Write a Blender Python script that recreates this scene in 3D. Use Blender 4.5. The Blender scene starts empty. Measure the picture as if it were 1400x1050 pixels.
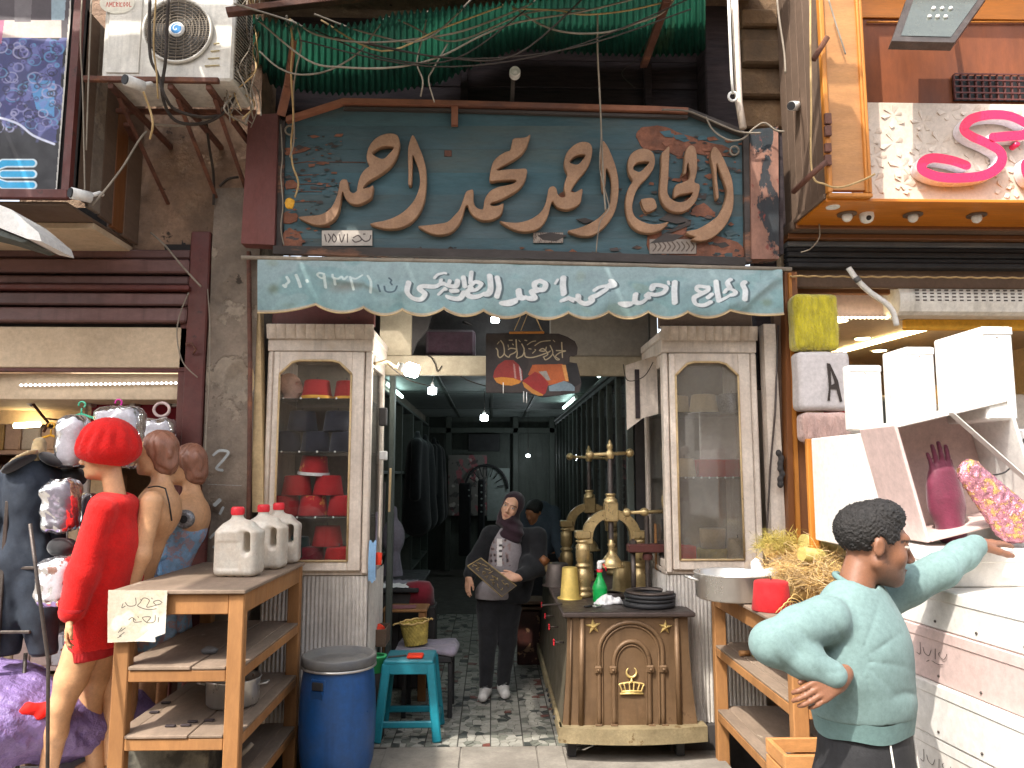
import bpy,bmesh,math,random
import numpy as np
from mathutils import Vector,Matrix,Euler,noise
try:
 import openvdb as vdb
except ImportError:
 import pyopenvdb as vdb
R=math.radians
PI=math.pi
random.seed(7)
rng=np.random.default_rng(7)
S=bpy.context.scene
COL=S.collection
# camera, sky, sun, exposure
CAM=Vector((0.0,-4.8,1.75))
PITCH,YAW,FPX=R(6.67),R(1.53),1052.0
cd=bpy.data.cameras.new('camera')
cd.sensor_width=36.0
cd.lens=36.0*FPX/1400.0
cd.clip_start,cd.clip_end=0.05,300.0
cam=bpy.data.objects.new('camera',cd)
COL.objects.link(cam)
cam.location=CAM
cam.rotation_euler=Euler((R(90)+PITCH,0,-YAW),'XYZ')
S.camera=cam
SUN_DIR=Vector((-0.50,-0.60,1.0)).normalized()
w=bpy.data.worlds.new('World')
S.world=w
w.use_nodes=True
wn=w.node_tree
bg=wn.nodes['Background']
sky=wn.nodes.new('ShaderNodeTexSky')
sky.sky_type='NISHITA'
sky.sun_disc=False
sky.sun_elevation=math.asin(SUN_DIR.z)
sky.sun_rotation=math.atan2(SUN_DIR.x,SUN_DIR.y)
sky.dust_density=4.0
sky.air_density=1.0
sky.ozone_density=1.0
hs_=wn.nodes.new('ShaderNodeHueSaturation')
hs_.inputs['Saturation'].default_value=0.45
wn.links.new(sky.outputs[0],hs_.inputs['Color'])
wn.links.new(hs_.outputs[0],bg.inputs[0])
bg.inputs[1].default_value=0.15
sl=bpy.data.lights.new('sun','SUN')
sl.energy=2.0
sl.angle=R(0.55)
sl.color=(1.0,0.94,0.85)
sun=bpy.data.objects.new('sun',sl)
COL.objects.link(sun)
sun.rotation_euler=(-SUN_DIR).to_track_quat('-Z','Y').to_euler()
sun.location=(0,0,12)
S.view_settings.view_transform='Standard'
S.view_settings.look='None'
S.view_settings.gamma=1.0
S.view_settings.use_curve_mapping=False
S.view_settings.exposure=1.75
S.render.engine='CYCLES'
S.cycles.use_denoising=True
S.cycles.max_bounces=7
S.cycles.diffuse_bounces=4
S.cycles.transparent_max_bounces=12
S.cycles.caustics_reflective=False
S.cycles.caustics_refractive=False
# helpers
_cm=(Matrix.Rotation(-YAW,3,'Z')@Matrix.Rotation(R(90)+PITCH,3,'X'))
def U(px,py,Y):
 """point of the plane at depth Y that the photograph's pixel (1400 wide) looks at"""
 d=_cm@Vector(((px-700)/FPX,(525-py)/FPX,-1.0))
 t=(Y-CAM.y)/d.y
 return CAM+d*t
def lin(c):
 return tuple(((x+0.055)/1.055)**2.4 if x>0.04045 else x/12.92 for x in c)
def hx(s):
 return lin(tuple(int(s[i:i+2],16)/255 for i in(0,2,4)))
def tag(o,label=None,cat=None,group=None,kind=None):
 if label:o['label']=label
 if cat:o['category']=cat
 if group:o['group']=group
 if kind:o['kind']=kind
 return o
def thing(name,label,cat,loc,group=None):
 o=bpy.data.objects.new(name,None)
 COL.objects.link(o)
 o.location=loc
 o.empty_display_size=0.1
 return tag(o,label,cat,group)
def wpos(o):
 p=Vector((0,0,0))
 while o is not None:
  p+=o.location
  o=o.parent
 return p
def link_mesh(name,me,parent=None,base=None):
 """me holds world coordinates; the object gets an origin of its own"""
 n=len(me.vertices)
 co=np.empty(n*3,dtype=np.float32)
 me.vertices.foreach_get('co',co)
 co=co.reshape(-1,3)
 if n==0:
  org=Vector((0,0,0))
 else:
  lo,hi=co.min(0),co.max(0)
  org=Vector(((lo[0]+hi[0])/2,(lo[1]+hi[1])/2,lo[2]))
 co=co-np.array(org,dtype=np.float32)
 me.vertices.foreach_set('co',co.ravel())
 me.update()
 o=bpy.data.objects.new(name,me)
 COL.objects.link(o)
 if parent is not None:
  o.parent=parent
  o.location=org-wpos(parent)
 else:
  o.location=org
 return o
def copy_tree(o,parent=None,loc=None,rot=None,label=None):
 c=o.copy()
 COL.objects.link(c)
 if parent is not None:
  c.parent=parent
 if loc is not None:
  c.location=loc
 if rot is not None:
  c.rotation_euler=rot
 if label:
  c['label']=label
 for ch in[x for x in COL.objects if x.parent is o]:
  copy_tree(ch,c)
 return c
class MB:
 """collects shapes in world coordinates and links them as ONE mesh"""
 def __init__(s,T=None):
  s.v,s.f,s.sm=[],[],[]
  s.T=T
 def add(s,vs,fs,smooth=False):
  n=len(s.v)
  if s.T is not None:
   vs=[s.T@Vector(p) for p in vs]
  s.v+=[tuple(p) for p in vs]
  s.f+=[tuple(i+n for i in f) for f in fs]
  s.sm+=[smooth]*len(fs)
  return s
 def box(s,x0,x1,y0,y1,z0,z1,b=0.004,M=None):
  """box with chamfered edges"""
  x0,x1=min(x0,x1),max(x0,x1);y0,y1=min(y0,y1),max(y0,y1);z0,z1=min(z0,z1),max(z0,z1)
  b=min(b,(x1-x0)*.3,(y1-y0)*.3,(z1-z0)*.3)
  if b<=1e-5:
   vs=[(x,y,z) for x in(x0,x1) for y in(y0,y1) for z in(z0,z1)]
   fs=[(0,1,3,2),(4,6,7,5),(0,4,5,1),(2,3,7,6),(0,2,6,4),(1,5,7,3)]
  else:
   vs,idx=[],{}
   X,Y,Z=(x0,x1),(y0,y1),(z0,z1)
   for i in(0,1):
    for j in(0,1):
     for k in(0,1):
      sx,sy,sz=(1-2*i)*b,(1-2*j)*b,(1-2*k)*b
      idx[i,j,k,0]=len(vs);vs.append((X[i],Y[j]+sy,Z[k]+sz))
      idx[i,j,k,1]=len(vs);vs.append((X[i]+sx,Y[j],Z[k]+sz))
      idx[i,j,k,2]=len(vs);vs.append((X[i]+sx,Y[j]+sy,Z[k]))
   fs=[]
   g=lambda i,j,k,a:idx[i,j,k,a]
   for i in(0,1):
    q=[g(i,0,0,0),g(i,1,0,0),g(i,1,1,0),g(i,0,1,0)];fs.append(q if i else q[::-1])
    q=[g(0,i,0,1),g(1,i,0,1),g(1,i,1,1),g(0,i,1,1)];fs.append(q[::-1] if i else q)
    q=[g(0,0,i,2),g(1,0,i,2),g(1,1,i,2),g(0,1,i,2)];fs.append(q if i else q[::-1])
   for i in(0,1):
    for j in(0,1):
     fs.append([g(i,j,0,0),g(i,j,0,1),g(i,j,1,1),g(i,j,1,0)])
     fs.append([g(i,0,j,0),g(i,0,j,2),g(i,1,j,2),g(i,1,j,0)])
     fs.append([g(0,i,j,1),g(0,i,j,2),g(1,i,j,2),g(1,i,j,1)])
     for k in(0,1):
      fs.append([g(i,j,k,0),g(i,j,k,1),g(i,j,k,2)])
  if M is not None:
   vs=[M@Vector(p) for p in vs]
  return s.add(vs,fs)
 def bar(s,a,b,w,h=None,up=(0,0,1),bev=0.003):
  a,b=Vector(a),Vector(b)
  h=h or w
  d=b-a
  L=d.length
  if L<1e-6:return s
  z=d/L
  x=Vector(up).cross(z)
  if x.length<1e-4:x=Vector((1,0,0)).cross(z)
  x.normalize()
  y=z.cross(x)
  M=Matrix(((x.x,y.x,z.x,a.x),(x.y,y.y,z.y,a.y),(x.z,y.z,z.z,a.z),(0,0,0,1)))
  return s.box(-w/2,w/2,-h/2,h/2,0,L,bev,M)
 def tube(s,pts,r,n=8,cap=True,rs=None,flat=None):
  pts=[Vector(p) for p in pts]
  m=len(pts)
  vs,fs=[],[]
  t=(pts[1]-pts[0]).normalized()
  u=t.orthogonal().normalized() if abs(t.z)>.95 else Vector((0,0,1)).cross(t).normalized()
  for i,p in enumerate(pts):
   if i==0:t=(pts[1]-pts[0])
   elif i==m-1:t=(pts[-1]-pts[-2])
   else:t=(pts[i+1]-pts[i-1])
   if t.length<1e-9:t=Vector((0,0,1))
   t.normalize()
   u=(u-t*u.dot(t))
   if u.length<1e-5:u=t.orthogonal()
   u.normalize()
   v=t.cross(u)
   rr=rs[i] if rs else r
   for k in range(n):
    a=2*PI*k/n
    vs.append(p+u*(math.cos(a)*rr)+v*(math.sin(a)*rr))
  for i in range(m-1):
   for k in range(n):
    k2=(k+1)%n
    fs.append((i*n+k,i*n+k2,(i+1)*n+k2,(i+1)*n+k))
  s.add(vs,fs,True)
  if cap:
   s.f.append(tuple(len(s.v)-len(vs)+k for k in range(n))[::-1]);s.sm.append(False)
   s.f.append(tuple(len(s.v)-n+k for k in range(n)));s.sm.append(False)
  return s
 def lathe(s,prof,c=(0,0,0),n=24,axis='z',M=None,a0=0,a1=2*PI,smooth=True,sx=1,sy=1):
  """prof: (radius, height)"""
  c=Vector(c)
  full=abs(a1-a0-2*PI)<1e-6
  k=n if full else n+1
  vs,fs=[],[]
  for r,h in prof:
   for i in range(k):
    a=a0+(a1-a0)*i/n
    p=Vector((r*math.cos(a)*sx,r*math.sin(a)*sy,h))
    if axis=='y':p=Vector((p.x,p.z,p.y))
    if axis=='x':p=Vector((p.z,p.x,p.y))
    if M is not None:p=M@p
    vs.append(p+c)
  for j in range(len(prof)-1):
   for i in range(n if full else n):
    i2=(i+1)%k
    if not full and i==n:continue
    q=(j*k+i,j*k+i2,(j+1)*k+i2,(j+1)*k+i)
    fs.append(q[::-1] if axis=='y' else q)
  return s.add(vs,fs,smooth)
 def disc(s,c,r,n=24,nrm='z',flip=False):
  vs=[]
  for i in range(n):
   a=2*PI*i/n
   p={'z':(r*math.cos(a),r*math.sin(a),0),'y':(r*math.cos(a),0,r*math.sin(a)),'x':(0,r*math.cos(a),r*math.sin(a))}[nrm]
   vs.append(Vector(c)+Vector(p))
  f=tuple(range(n))
  return s.add(vs,[f[::-1] if(nrm=='y')!=flip else f])
 def ball(s,c,r,n=12,sc=(1,1,1)):
  prof=[(max(1e-4,math.sin(PI*i/n)),-math.cos(PI*i/n)) for i in range(n+1)]
  c=Vector(c)
  vs,fs,k=[],[],n*2
  for pr,ph in prof:
   for i in range(k):
    a=2*PI*i/k
    vs.append(c+Vector((pr*math.cos(a)*r*sc[0],pr*math.sin(a)*r*sc[1],ph*r*sc[2])))
  for j in range(n):
   for i in range(k):
    fs.append((j*k+i,j*k+(i+1)%k,(j+1)*k+(i+1)%k,(j+1)*k+i))
  return s.add(vs,fs,True)
 def prism(s,poly,y0,y1):
  """poly of (x, z) extruded from y0 (front) to y1"""
  a=sum(poly[i][0]*poly[(i+1)%len(poly)][1]-poly[(i+1)%len(poly)][0]*poly[i][1] for i in range(len(poly)))
  if a<0:poly=poly[::-1]
  n=len(poly)
  vs=[(x,y0,z) for x,z in poly]+[(x,y1,z) for x,z in poly]
  fs=[tuple(range(n)),tuple(range(2*n-1,n-1,-1))]
  for i in range(n):
   j=(i+1)%n
   fs.append((j,i,n+i,n+j))
  return s.add(vs,fs)
 def grid(s,fn,nu,nv,smooth=True,flip=False):
  vs=[fn(i/nu,j/nv) for j in range(nv+1) for i in range(nu+1)]
  fs=[]
  for j in range(nv):
   for i in range(nu):
    a=j*(nu+1)+i
    q=(a,a+1,a+nu+2,a+nu+1)
    fs.append(q[::-1] if flip else q)
  return s.add(vs,fs,smooth)
 def mesh(s,name,mat):
  me=bpy.data.meshes.new(name)
  me.from_pydata([tuple(p) for p in s.v],[],s.f)
  me.polygons.foreach_set('use_smooth',s.sm)
  if mat is not None:me.materials.append(mat)
  me.update()
  return me
 def build(s,name,mat,parent=None):
  return link_mesh(name,s.mesh(name,mat),parent)
def catmull(pts,n=6,closed=False):
 P=[Vector(p) for p in pts]
 m=len(P)
 out=[]
 rngi=range(m) if closed else range(m-1)
 for i in rngi:
  if closed:
   a,b,c,d=P[(i-1)%m],P[i],P[(i+1)%m],P[(i+2)%m]
  else:
   a,b,c,d=P[max(i-1,0)],P[i],P[i+1],P[min(i+2,m-1)]
  for k in range(n):
   t=k/n
   out.append(0.5*((2*b)+(c-a)*t+(2*a-5*b+4*c-d)*t*t+(3*b-a-3*c+d)*t**3))
 if not closed:out.append(P[-1])
 return out
def sag(a,b,drop,n=14,wob=0.01):
 a,b=Vector(a),Vector(b)
 out=[]
 for i in range(n+1):
  t=i/n
  p=a.lerp(b,t)
  p.z-=drop*4*t*(1-t)
  p.x+=wob*math.sin(t*11+a.x*5);p.z+=wob*math.sin(t*7+a.z*9)
  out.append(p)
 return out
 # signed distance modelling (bodies, cloth, jugs)
class SDF:
 def __init__(s,lo,hi,h):
  s.lo,s.h=np.array(lo,float),h
  s.n=np.ceil((np.array(hi,float)-s.lo)/h).astype(int)+1
  s.ax=[(s.lo[i]+h*np.arange(s.n[i])).astype(np.float32) for i in range(3)]
  s.d=np.full(tuple(s.n),0.5,np.float32)
 def _win(s,lo,hi,m):
  i0=np.clip(np.floor((np.array(lo)-m-s.lo)/s.h).astype(int),0,s.n)
  i1=np.clip(np.ceil((np.array(hi)+m-s.lo)/s.h).astype(int)+1,0,s.n)
  sl_=tuple(slice(a,b) for a,b in zip(i0,i1))
  return sl_,np.meshgrid(*[s.ax[i][sl_[i]] for i in range(3)],indexing='ij',sparse=True)
 def _mix(s,sl_,d,k,sub):
  o=s.d[sl_]
  if sub:
   d=-d
   if k>0:
    hh=np.clip(0.5-0.5*(o-d)/k,0,1)
    s.d[sl_]=o*(1-hh)+d*hh+k*hh*(1-hh)
   else:s.d[sl_]=np.maximum(o,d)
  else:
   if k>0:
    hh=np.clip(0.5+0.5*(o-d)/k,0,1)
    s.d[sl_]=o*(1-hh)+d*hh-k*hh*(1-hh)
   else:s.d[sl_]=np.minimum(o,d)
 def cone(s,a,b,ra,rb=None,k=0.02,sub=False,sc=None):
  """capsule with two radii; sc=(direction, factor) flattens it along a direction"""
  rb=ra if rb is None else rb
  a,b=np.array(a,float),np.array(b,float)
  m=max(ra,rb)*(1.0 if sc is None or sc[1]>=1 else 1.0)*(1 if sc is None else max(1,sc[1]))+k+2*s.h
  sl_,(X,Y,Z)=s._win(np.minimum(a,b),np.maximum(a,b),m)
  v=b-a
  L=max(float(v@v),1e-12)
  px,py,pz=X-a[0],Y-a[1],Z-a[2]
  t=np.clip((px*v[0]+py*v[1]+pz*v[2])/L,0,1)
  qx,qy,qz=px-t*v[0],py-t*v[1],pz-t*v[2]
  if sc is not None:
   u=np.array(Vector(sc[0]).normalized())
   du=qx*u[0]+qy*u[1]+qz*u[2]
   f=1/sc[1]-1
   qx,qy,qz=qx+du*f*u[0],qy+du*f*u[1],qz+du*f*u[2]
  d=np.sqrt(qx*qx+qy*qy+qz*qz)-(ra+(rb-ra)*t)
  if sc is not None and sc[1]<1:d=d*sc[1]
  s._mix(sl_,d.astype(np.float32),k,sub)
  return s
 def ell(s,c,r,M=None,k=0.02,sub=False):
  """ellipsoid; M (3x3) turns it"""
  c=np.array(c,float)
  m=max(r)+k+2*s.h
  sl_,(X,Y,Z)=s._win(c,c,m)
  x,y,z=X-c[0],Y-c[1],Z-c[2]
  if M is not None:
   A=np.array(M.transposed() if hasattr(M,'transposed') else M.T,float)
   x,y,z=A[0,0]*x+A[0,1]*y+A[0,2]*z,A[1,0]*x+A[1,1]*y+A[1,2]*z,A[2,0]*x+A[2,1]*y+A[2,2]*z
  k0=np.sqrt((x/r[0])**2+(y/r[1])**2+(z/r[2])**2)
  k1=np.sqrt((x/r[0]**2)**2+(y/r[1]**2)**2+(z/r[2]**2)**2)+1e-9
  s._mix(sl_,(k0*(k0-1)/k1).astype(np.float32),k,sub)
  return s
 def box(s,c,hs,rad=0.01,M=None,k=0.0,sub=False):
  c=np.array(c,float)
  m=float(np.linalg.norm(hs))+k+2*s.h
  sl_,(X,Y,Z)=s._win(c,c,m)
  x,y,z=X-c[0],Y-c[1],Z-c[2]
  if M is not None:
   A=np.array(M.transposed(),float)
   x,y,z=A[0,0]*x+A[0,1]*y+A[0,2]*z,A[1,0]*x+A[1,1]*y+A[1,2]*z,A[2,0]*x+A[2,1]*y+A[2,2]*z
  qx,qy,qz=np.abs(x)-hs[0]+rad,np.abs(y)-hs[1]+rad,np.abs(z)-hs[2]+rad
  d=np.sqrt(np.maximum(qx,0)**2+np.maximum(qy,0)**2+np.maximum(qz,0)**2)+np.minimum(np.maximum(np.maximum(qx,qy),qz),0)-rad
  s._mix(sl_,d.astype(np.float32),k,sub)
  return s
 def path(s,pts,rs,k=0.02,sub=False,sc=None):
  for i in range(len(pts)-1):
   s.cone(pts[i],pts[i+1],rs[i],rs[i+1],k,sub,sc)
  return s
 def half(s,p,nrm,k=0.0):
  """keep the side the normal points away from"""
  nrm=np.array(Vector(nrm).normalized());p=np.array(p,float)
  X,Y,Z=np.meshgrid(*s.ax,indexing='ij',sparse=True)
  d=(X-p[0])*nrm[0]+(Y-p[1])*nrm[1]+(Z-p[2])*nrm[2]
  s.d=np.maximum(s.d,d.astype(np.float32))
  return s
 def disp(s,fn):
  X,Y,Z=np.meshgrid(*s.ax,indexing='ij',sparse=True)
  s.d=(s.d+fn(X,Y,Z)).astype(np.float32)
  return s
 def mesh(s,name,mat,adapt=0.0):
  g=vdb.FloatGrid(1.0)
  a=np.clip(s.d/s.h,-3,3).astype(np.float32)
  a[0],a[-1],a[:,0],a[:,-1],a[:,:,0],a[:,:,-1]=[3]*6 if False else(3,3,3,3,3,3)
  g.copyFromArray(a)
  g.background=3.0
  p,tri,q=g.convertToPolygons(0.0,adapt)
  p=p*s.h+s.lo
  me=bpy.data.meshes.new(name)
  nt,nq=len(tri),len(q)
  me.vertices.add(len(p));me.vertices.foreach_set('co',p.astype(np.float32).ravel())
  me.loops.add(nt*3+nq*4)
  li=np.concatenate([tri[:,::-1].ravel(),q[:,::-1].ravel()]) if nt else q[:,::-1].ravel()
  me.loops.foreach_set('vertex_index',li.astype(np.int32))
  me.polygons.add(nt+nq)
  st=np.concatenate([np.arange(nt)*3,nt*3+np.arange(nq)*4]).astype(np.int32)
  me.polygons.foreach_set('loop_start',st)
  me.update(calc_edges=True)
  me.validate()
  me.polygons.foreach_set('use_smooth',[True]*len(me.polygons))
  if mat is not None:me.materials.append(mat)
  return me
 def build(s,name,mat,parent=None,adapt=0.0):
  return link_mesh(name,s.mesh(name,mat,adapt),parent)
def vcol(o,fn,attr='print'):
 """colour print: fn(world xyz array) -> rgb array (linear), stored on the vertices"""
 me=o.data
 n=len(me.vertices)
 co=np.empty(n*3,np.float32);me.vertices.foreach_get('co',co)
 co=co.reshape(-1,3)+np.array(wpos(o),np.float32)
 c=np.ones((n,4),np.float32);c[:,:3]=fn(co)
 a=me.color_attributes.new(attr,'FLOAT_COLOR','POINT')
 a.data.foreach_set('color',c.ravel())
def smooth_noise(x,y,z,seed=0,sc=1.0):
 """cheap smooth pseudo noise from sines, for folds and dents"""
 r_=np.random.default_rng(seed)
 out=0
 for i in range(5):
  k=r_.normal(size=3)*sc
  out=out+np.sin(x*k[0]+y*k[1]+z*k[2]+r_.uniform(0,6.28))
 return out/5
 # print canvas in photograph pixels
class Canvas:
 def __init__(s,x0,y0,x1,y1,step,base):
  s.x0,s.y0,s.x1,s.y1,s.st=x0,y0,x1,y1,step
  s.nx,s.ny=int((x1-x0)/step)+1,int((y1-y0)/step)+1
  s.X,s.Y=np.meshgrid(x0+step*np.arange(s.nx),y0+step*np.arange(s.ny))
  s.c=np.ones((s.ny,s.nx,3))*np.array(base)
  s.t=np.zeros((s.ny,s.nx))
 def stroke(s,pts,wd,col,smooth=True,al=1.0,soft=None):
  if smooth and len(pts)>2:
   pts=[(p.x,p.y) for p in catmull([(a,b,0) for a,b in pts],5)]
  if len(pts)==1:pts=[pts[0],(pts[0][0]+.01,pts[0][1])]
  soft=soft or s.st
  d=np.full(s.X.shape,1e9)
  for(ax,ay),(bx,by) in zip(pts[:-1],pts[1:]):
   vx,vy=bx-ax,by-ay
   L=vx*vx+vy*vy+1e-12
   t=np.clip(((s.X-ax)*vx+(s.Y-ay)*vy)/L,0,1)
   d=np.minimum(d,np.hypot(s.X-ax-t*vx,s.Y-ay-t*vy))
  a=np.clip(0.5-(d-wd/2)/soft,0,1)[...,None]*al
  s.t=np.maximum(s.t,a[...,0])
  s.c=s.c*(1-a)+np.array(col)*a
  return s
 def poly(s,pts,col,al=1.0):
  ins=np.zeros(s.X.shape,bool)
  n=len(pts)
  for i in range(n):
   (x1,y1),(x2,y2)=pts[i],pts[(i+1)%n]
   if y1==y2:continue
   c=((s.Y<y1)!=(s.Y<y2))&(s.X<(x2-x1)*(s.Y-y1)/(y2-y1)+x1)
   ins^=c
  a=ins[...,None]*al
  s.t=np.maximum(s.t,a[...,0])
  s.c=s.c*(1-a)+np.array(col)*a
  return s
 def blot(s,seed,col,thr,sc,al=1.0):
  n=smooth_noise(s.X,s.Y,0,seed,sc)+.5*smooth_noise(s.X,s.Y,0,seed+50,sc*2.7)
  a=np.clip((n-thr)*6,0,1)[...,None]*al
  s.c=s.c*(1-a)+np.array(col)*a
  return s
 def build(s,name,mat,pos,parent=None,cut=False):
  """pos(px, py arrays) -> xyz arrays"""
  P=pos(s.X.ravel(),s.Y.ravel())
  n=s.nx*s.ny
  me=bpy.data.meshes.new(name)
  me.vertices.add(n);me.vertices.foreach_set('co',np.stack(P,1).astype(np.float32).ravel())
  i=np.arange(s.nx-1)[None,:]+s.nx*np.arange(s.ny-1)[:,None]
  q=np.stack([i,i+s.nx,i+s.nx+1,i+1],-1).reshape(-1,4).astype(np.int32)
  if cut:q=q[(s.t.ravel()[q]>.3).all(1)]
  me.loops.add(q.size);me.loops.foreach_set('vertex_index',q.ravel())
  me.polygons.add(len(q));me.polygons.foreach_set('loop_start',(np.arange(len(q))*4).astype(np.int32))
  me.update(calc_edges=True)
  me.polygons.foreach_set('use_smooth',[True]*len(q))
  c=np.ones((n,4),np.float32);c[:,:3]=s.c.reshape(-1,3)
  a=me.color_attributes.new('print','FLOAT_COLOR','POINT');a.data.foreach_set('color',c.ravel())
  me.materials.append(mat)
  return link_mesh(name,me,parent)
def Uv(px,py,Y):
 """vectorised U; Y scalar or array"""
 m=np.array(_cm)
 dx,dy,dz=(px-700)/FPX,(525-py)/FPX,-np.ones_like(px)
 d=[m[i,0]*dx+m[i,1]*dy+m[i,2]*dz for i in range(3)]
 t=(Y-CAM.y)/d[1]
 return CAM.x+d[0]*t,CAM.y+d[1]*t,CAM.z+d[2]*t
 # materials
MATS={}
def mat(name,col,rough=0.6,metal=0.0,var=0.25,scale=5.0,col2=None,thr=None,sharp=0.06,bump=0.25,bscale=60.0,bdist=0.004,stretch=(1,1,1),dirt=None,dirt_amt=0.5,dscale=2.0,trans=0.0,alpha=1.0,emit=None,estr=0.0,sheen=0.0,ior=1.45,attr=None,streak=0.0,col3=None,thr3=0.6,coat=0.0,sss=0.0,transl=0.0,dust=0.0,rvar=0.12,fine=0.16):
 m=bpy.data.materials.new(name)
 MATS[name]=m
 m.use_nodes=True
 nt=m.node_tree
 N,L=nt.nodes,nt.links
 b=N['Principled BSDF']
 tc=N.new('ShaderNodeTexCoord')
 oi=N.new('ShaderNodeObjectInfo')
 vm=N.new('ShaderNodeVectorMath');vm.operation='MULTIPLY_ADD'
 vm.inputs[1].default_value=(1,1,1)
 mul=N.new('ShaderNodeVectorMath');mul.operation='SCALE'
 cmb=N.new('ShaderNodeCombineXYZ')
 for k in range(3):L.new(oi.outputs['Random'],cmb.inputs[k])
 mul.inputs['Scale'].default_value=37.0
 L.new(cmb.outputs[0],mul.inputs[0])
 L.new(tc.outputs['Object'],vm.inputs[0]);L.new(mul.outputs[0],vm.inputs[2])
 mp=N.new('ShaderNodeMapping');mp.inputs['Scale'].default_value=stretch
 L.new(vm.outputs[0],mp.inputs['Vector'])
 def nz(sc,det=6,rg=0.6,vec=mp.outputs[0]):
  n=N.new('ShaderNodeTexNoise');n.inputs['Scale'].default_value=sc;n.inputs['Detail'].default_value=det
  n.inputs['Roughness'].default_value=rg
  L.new(vec,n.inputs['Vector'])
  return n.outputs['Fac']
 def ramp(fac,p0,p1):
  r_=N.new('ShaderNodeMapRange');r_.inputs['From Min'].default_value=p0;r_.inputs['From Max'].default_value=p1
  r_.clamp=True
  L.new(fac,r_.inputs['Value'])
  return r_.outputs[0]
 def mix(f,a,c):
  x=N.new('ShaderNodeMix');x.data_type='RGBA'
  if isinstance(f,(int,float)):x.inputs['Factor'].default_value=f
  else:L.new(f,x.inputs['Factor'])
  for sck,val in((x.inputs['A'],a),(x.inputs['B'],c)):
   if isinstance(val,tuple):sck.default_value=(*val[:3],1)
   else:L.new(val,sck)
  return x.outputs['Result']
 base=tuple(col)
 lo=tuple(max(0,c*(1-var)) for c in base)
 hi=tuple(min(1,c*(1+var)) for c in base)
 n1=nz(scale)
 if attr:
  at=N.new('ShaderNodeAttribute');at.attribute_name=attr
  c=mix(0.5,at.outputs['Color'],at.outputs['Color'])
  if var>0:
   hsv=N.new('ShaderNodeHueSaturation')
   L.new(c,hsv.inputs['Color'])
   mr=N.new('ShaderNodeMapRange');mr.inputs['From Min'].default_value=.3;mr.inputs['From Max'].default_value=.7
   mr.inputs['To Min'].default_value=1-var;mr.inputs['To Max'].default_value=1+var
   L.new(n1,mr.inputs['Value']);L.new(mr.outputs[0],hsv.inputs['Value'])
   c=hsv.outputs[0]
 else:
  c=mix(ramp(n1,0.32,0.68),lo,hi)
 mask=None
 if col2 is not None:
  n2=nz(scale*0.7 if thr is None else scale*0.55,8,0.62)
  t=0.55 if thr is None else thr
  mask=ramp(n2,t,t+sharp)
  c=mix(mask,c,tuple(col2))
 if col3 is not None:
  n3=nz(scale*1.3+1.7,9,0.65)
  c=mix(ramp(n3,thr3,thr3+0.04),c,tuple(col3))
 if fine>0 and var>0:
  mf=N.new('ShaderNodeMapRange');mf.inputs['From Min'].default_value=.28;mf.inputs['From Max'].default_value=.72
  mf.inputs['To Min'].default_value=1-fine*1.5;mf.inputs['To Max'].default_value=1+fine
  L.new(nz(scale*7+9,9,.78),mf.inputs['Value'])
  hv=N.new('ShaderNodeHueSaturation');L.new(c,hv.inputs['Color']);L.new(mf.outputs[0],hv.inputs['Value'])
  c=hv.outputs[0]
 if streak>0:
  mp2=N.new('ShaderNodeMapping');mp2.inputs['Scale'].default_value=(18,18,1.2)
  L.new(vm.outputs[0],mp2.inputs['Vector'])
  ns=nz(1.0,5,0.6,mp2.outputs[0])
  c=mix(ramp(ns,0.5,0.75+(1-streak)*.3),c,tuple(x*0.35 for x in base))
 if dirt is not None:
  nd=nz(dscale,9,0.7)
  dd=ramp(nd,0.5-dirt_amt*.3,0.72)
  mm=N.new('ShaderNodeMath');mm.operation='MULTIPLY';mm.inputs[1].default_value=min(1,dirt_amt*1.4)
  L.new(dd,mm.inputs[0])
  c=mix(mm.outputs[0],c,tuple(dirt))
 if dust>0:
  ge=N.new('ShaderNodeNewGeometry');sp=N.new('ShaderNodeSeparateXYZ')
  L.new(ge.outputs['Normal'],sp.inputs[0])
  up=ramp(sp.outputs['Z'],0.25,0.95)
  nn=ramp(nz(9,8,.7),.25,.75)
  mm=N.new('ShaderNodeMath');mm.operation='MULTIPLY';L.new(up,mm.inputs[0]);L.new(nn,mm.inputs[1])
  m2_=N.new('ShaderNodeMath');m2_.operation='MULTIPLY';m2_.inputs[1].default_value=dust;L.new(mm.outputs[0],m2_.inputs[0])
  c=mix(m2_.outputs[0],c,(0.30,0.26,0.21))
 L.new(c,b.inputs['Base Color'])
 rr=N.new('ShaderNodeMapRange');rr.inputs['From Min'].default_value=0.3;rr.inputs['From Max'].default_value=0.7
 rr.inputs['To Min'].default_value=max(0.03,rough-rvar);rr.inputs['To Max'].default_value=min(1,rough+rvar)
 L.new(nz(scale*2.3+1),rr.inputs['Value'])
 L.new(rr.outputs[0],b.inputs['Roughness'])
 b.inputs['Metallic'].default_value=metal
 b.inputs['IOR'].default_value=ior
 if trans:b.inputs['Transmission Weight'].default_value=trans
 if alpha<1:b.inputs['Alpha'].default_value=alpha
 if coat:b.inputs['Coat Weight'].default_value=coat;b.inputs['Coat Roughness'].default_value=.15
 if sss:
  b.inputs['Subsurface Weight'].default_value=sss;b.inputs['Subsurface Radius'].default_value=(.012,.005,.003);b.inputs['Subsurface Scale'].default_value=1.0
 if sheen:b.inputs['Sheen Weight'].default_value=sheen;b.inputs['Sheen Roughness'].default_value=.5
 if emit is not None:
  b.inputs['Emission Color'].default_value=(*emit,1);b.inputs['Emission Strength'].default_value=estr
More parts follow.
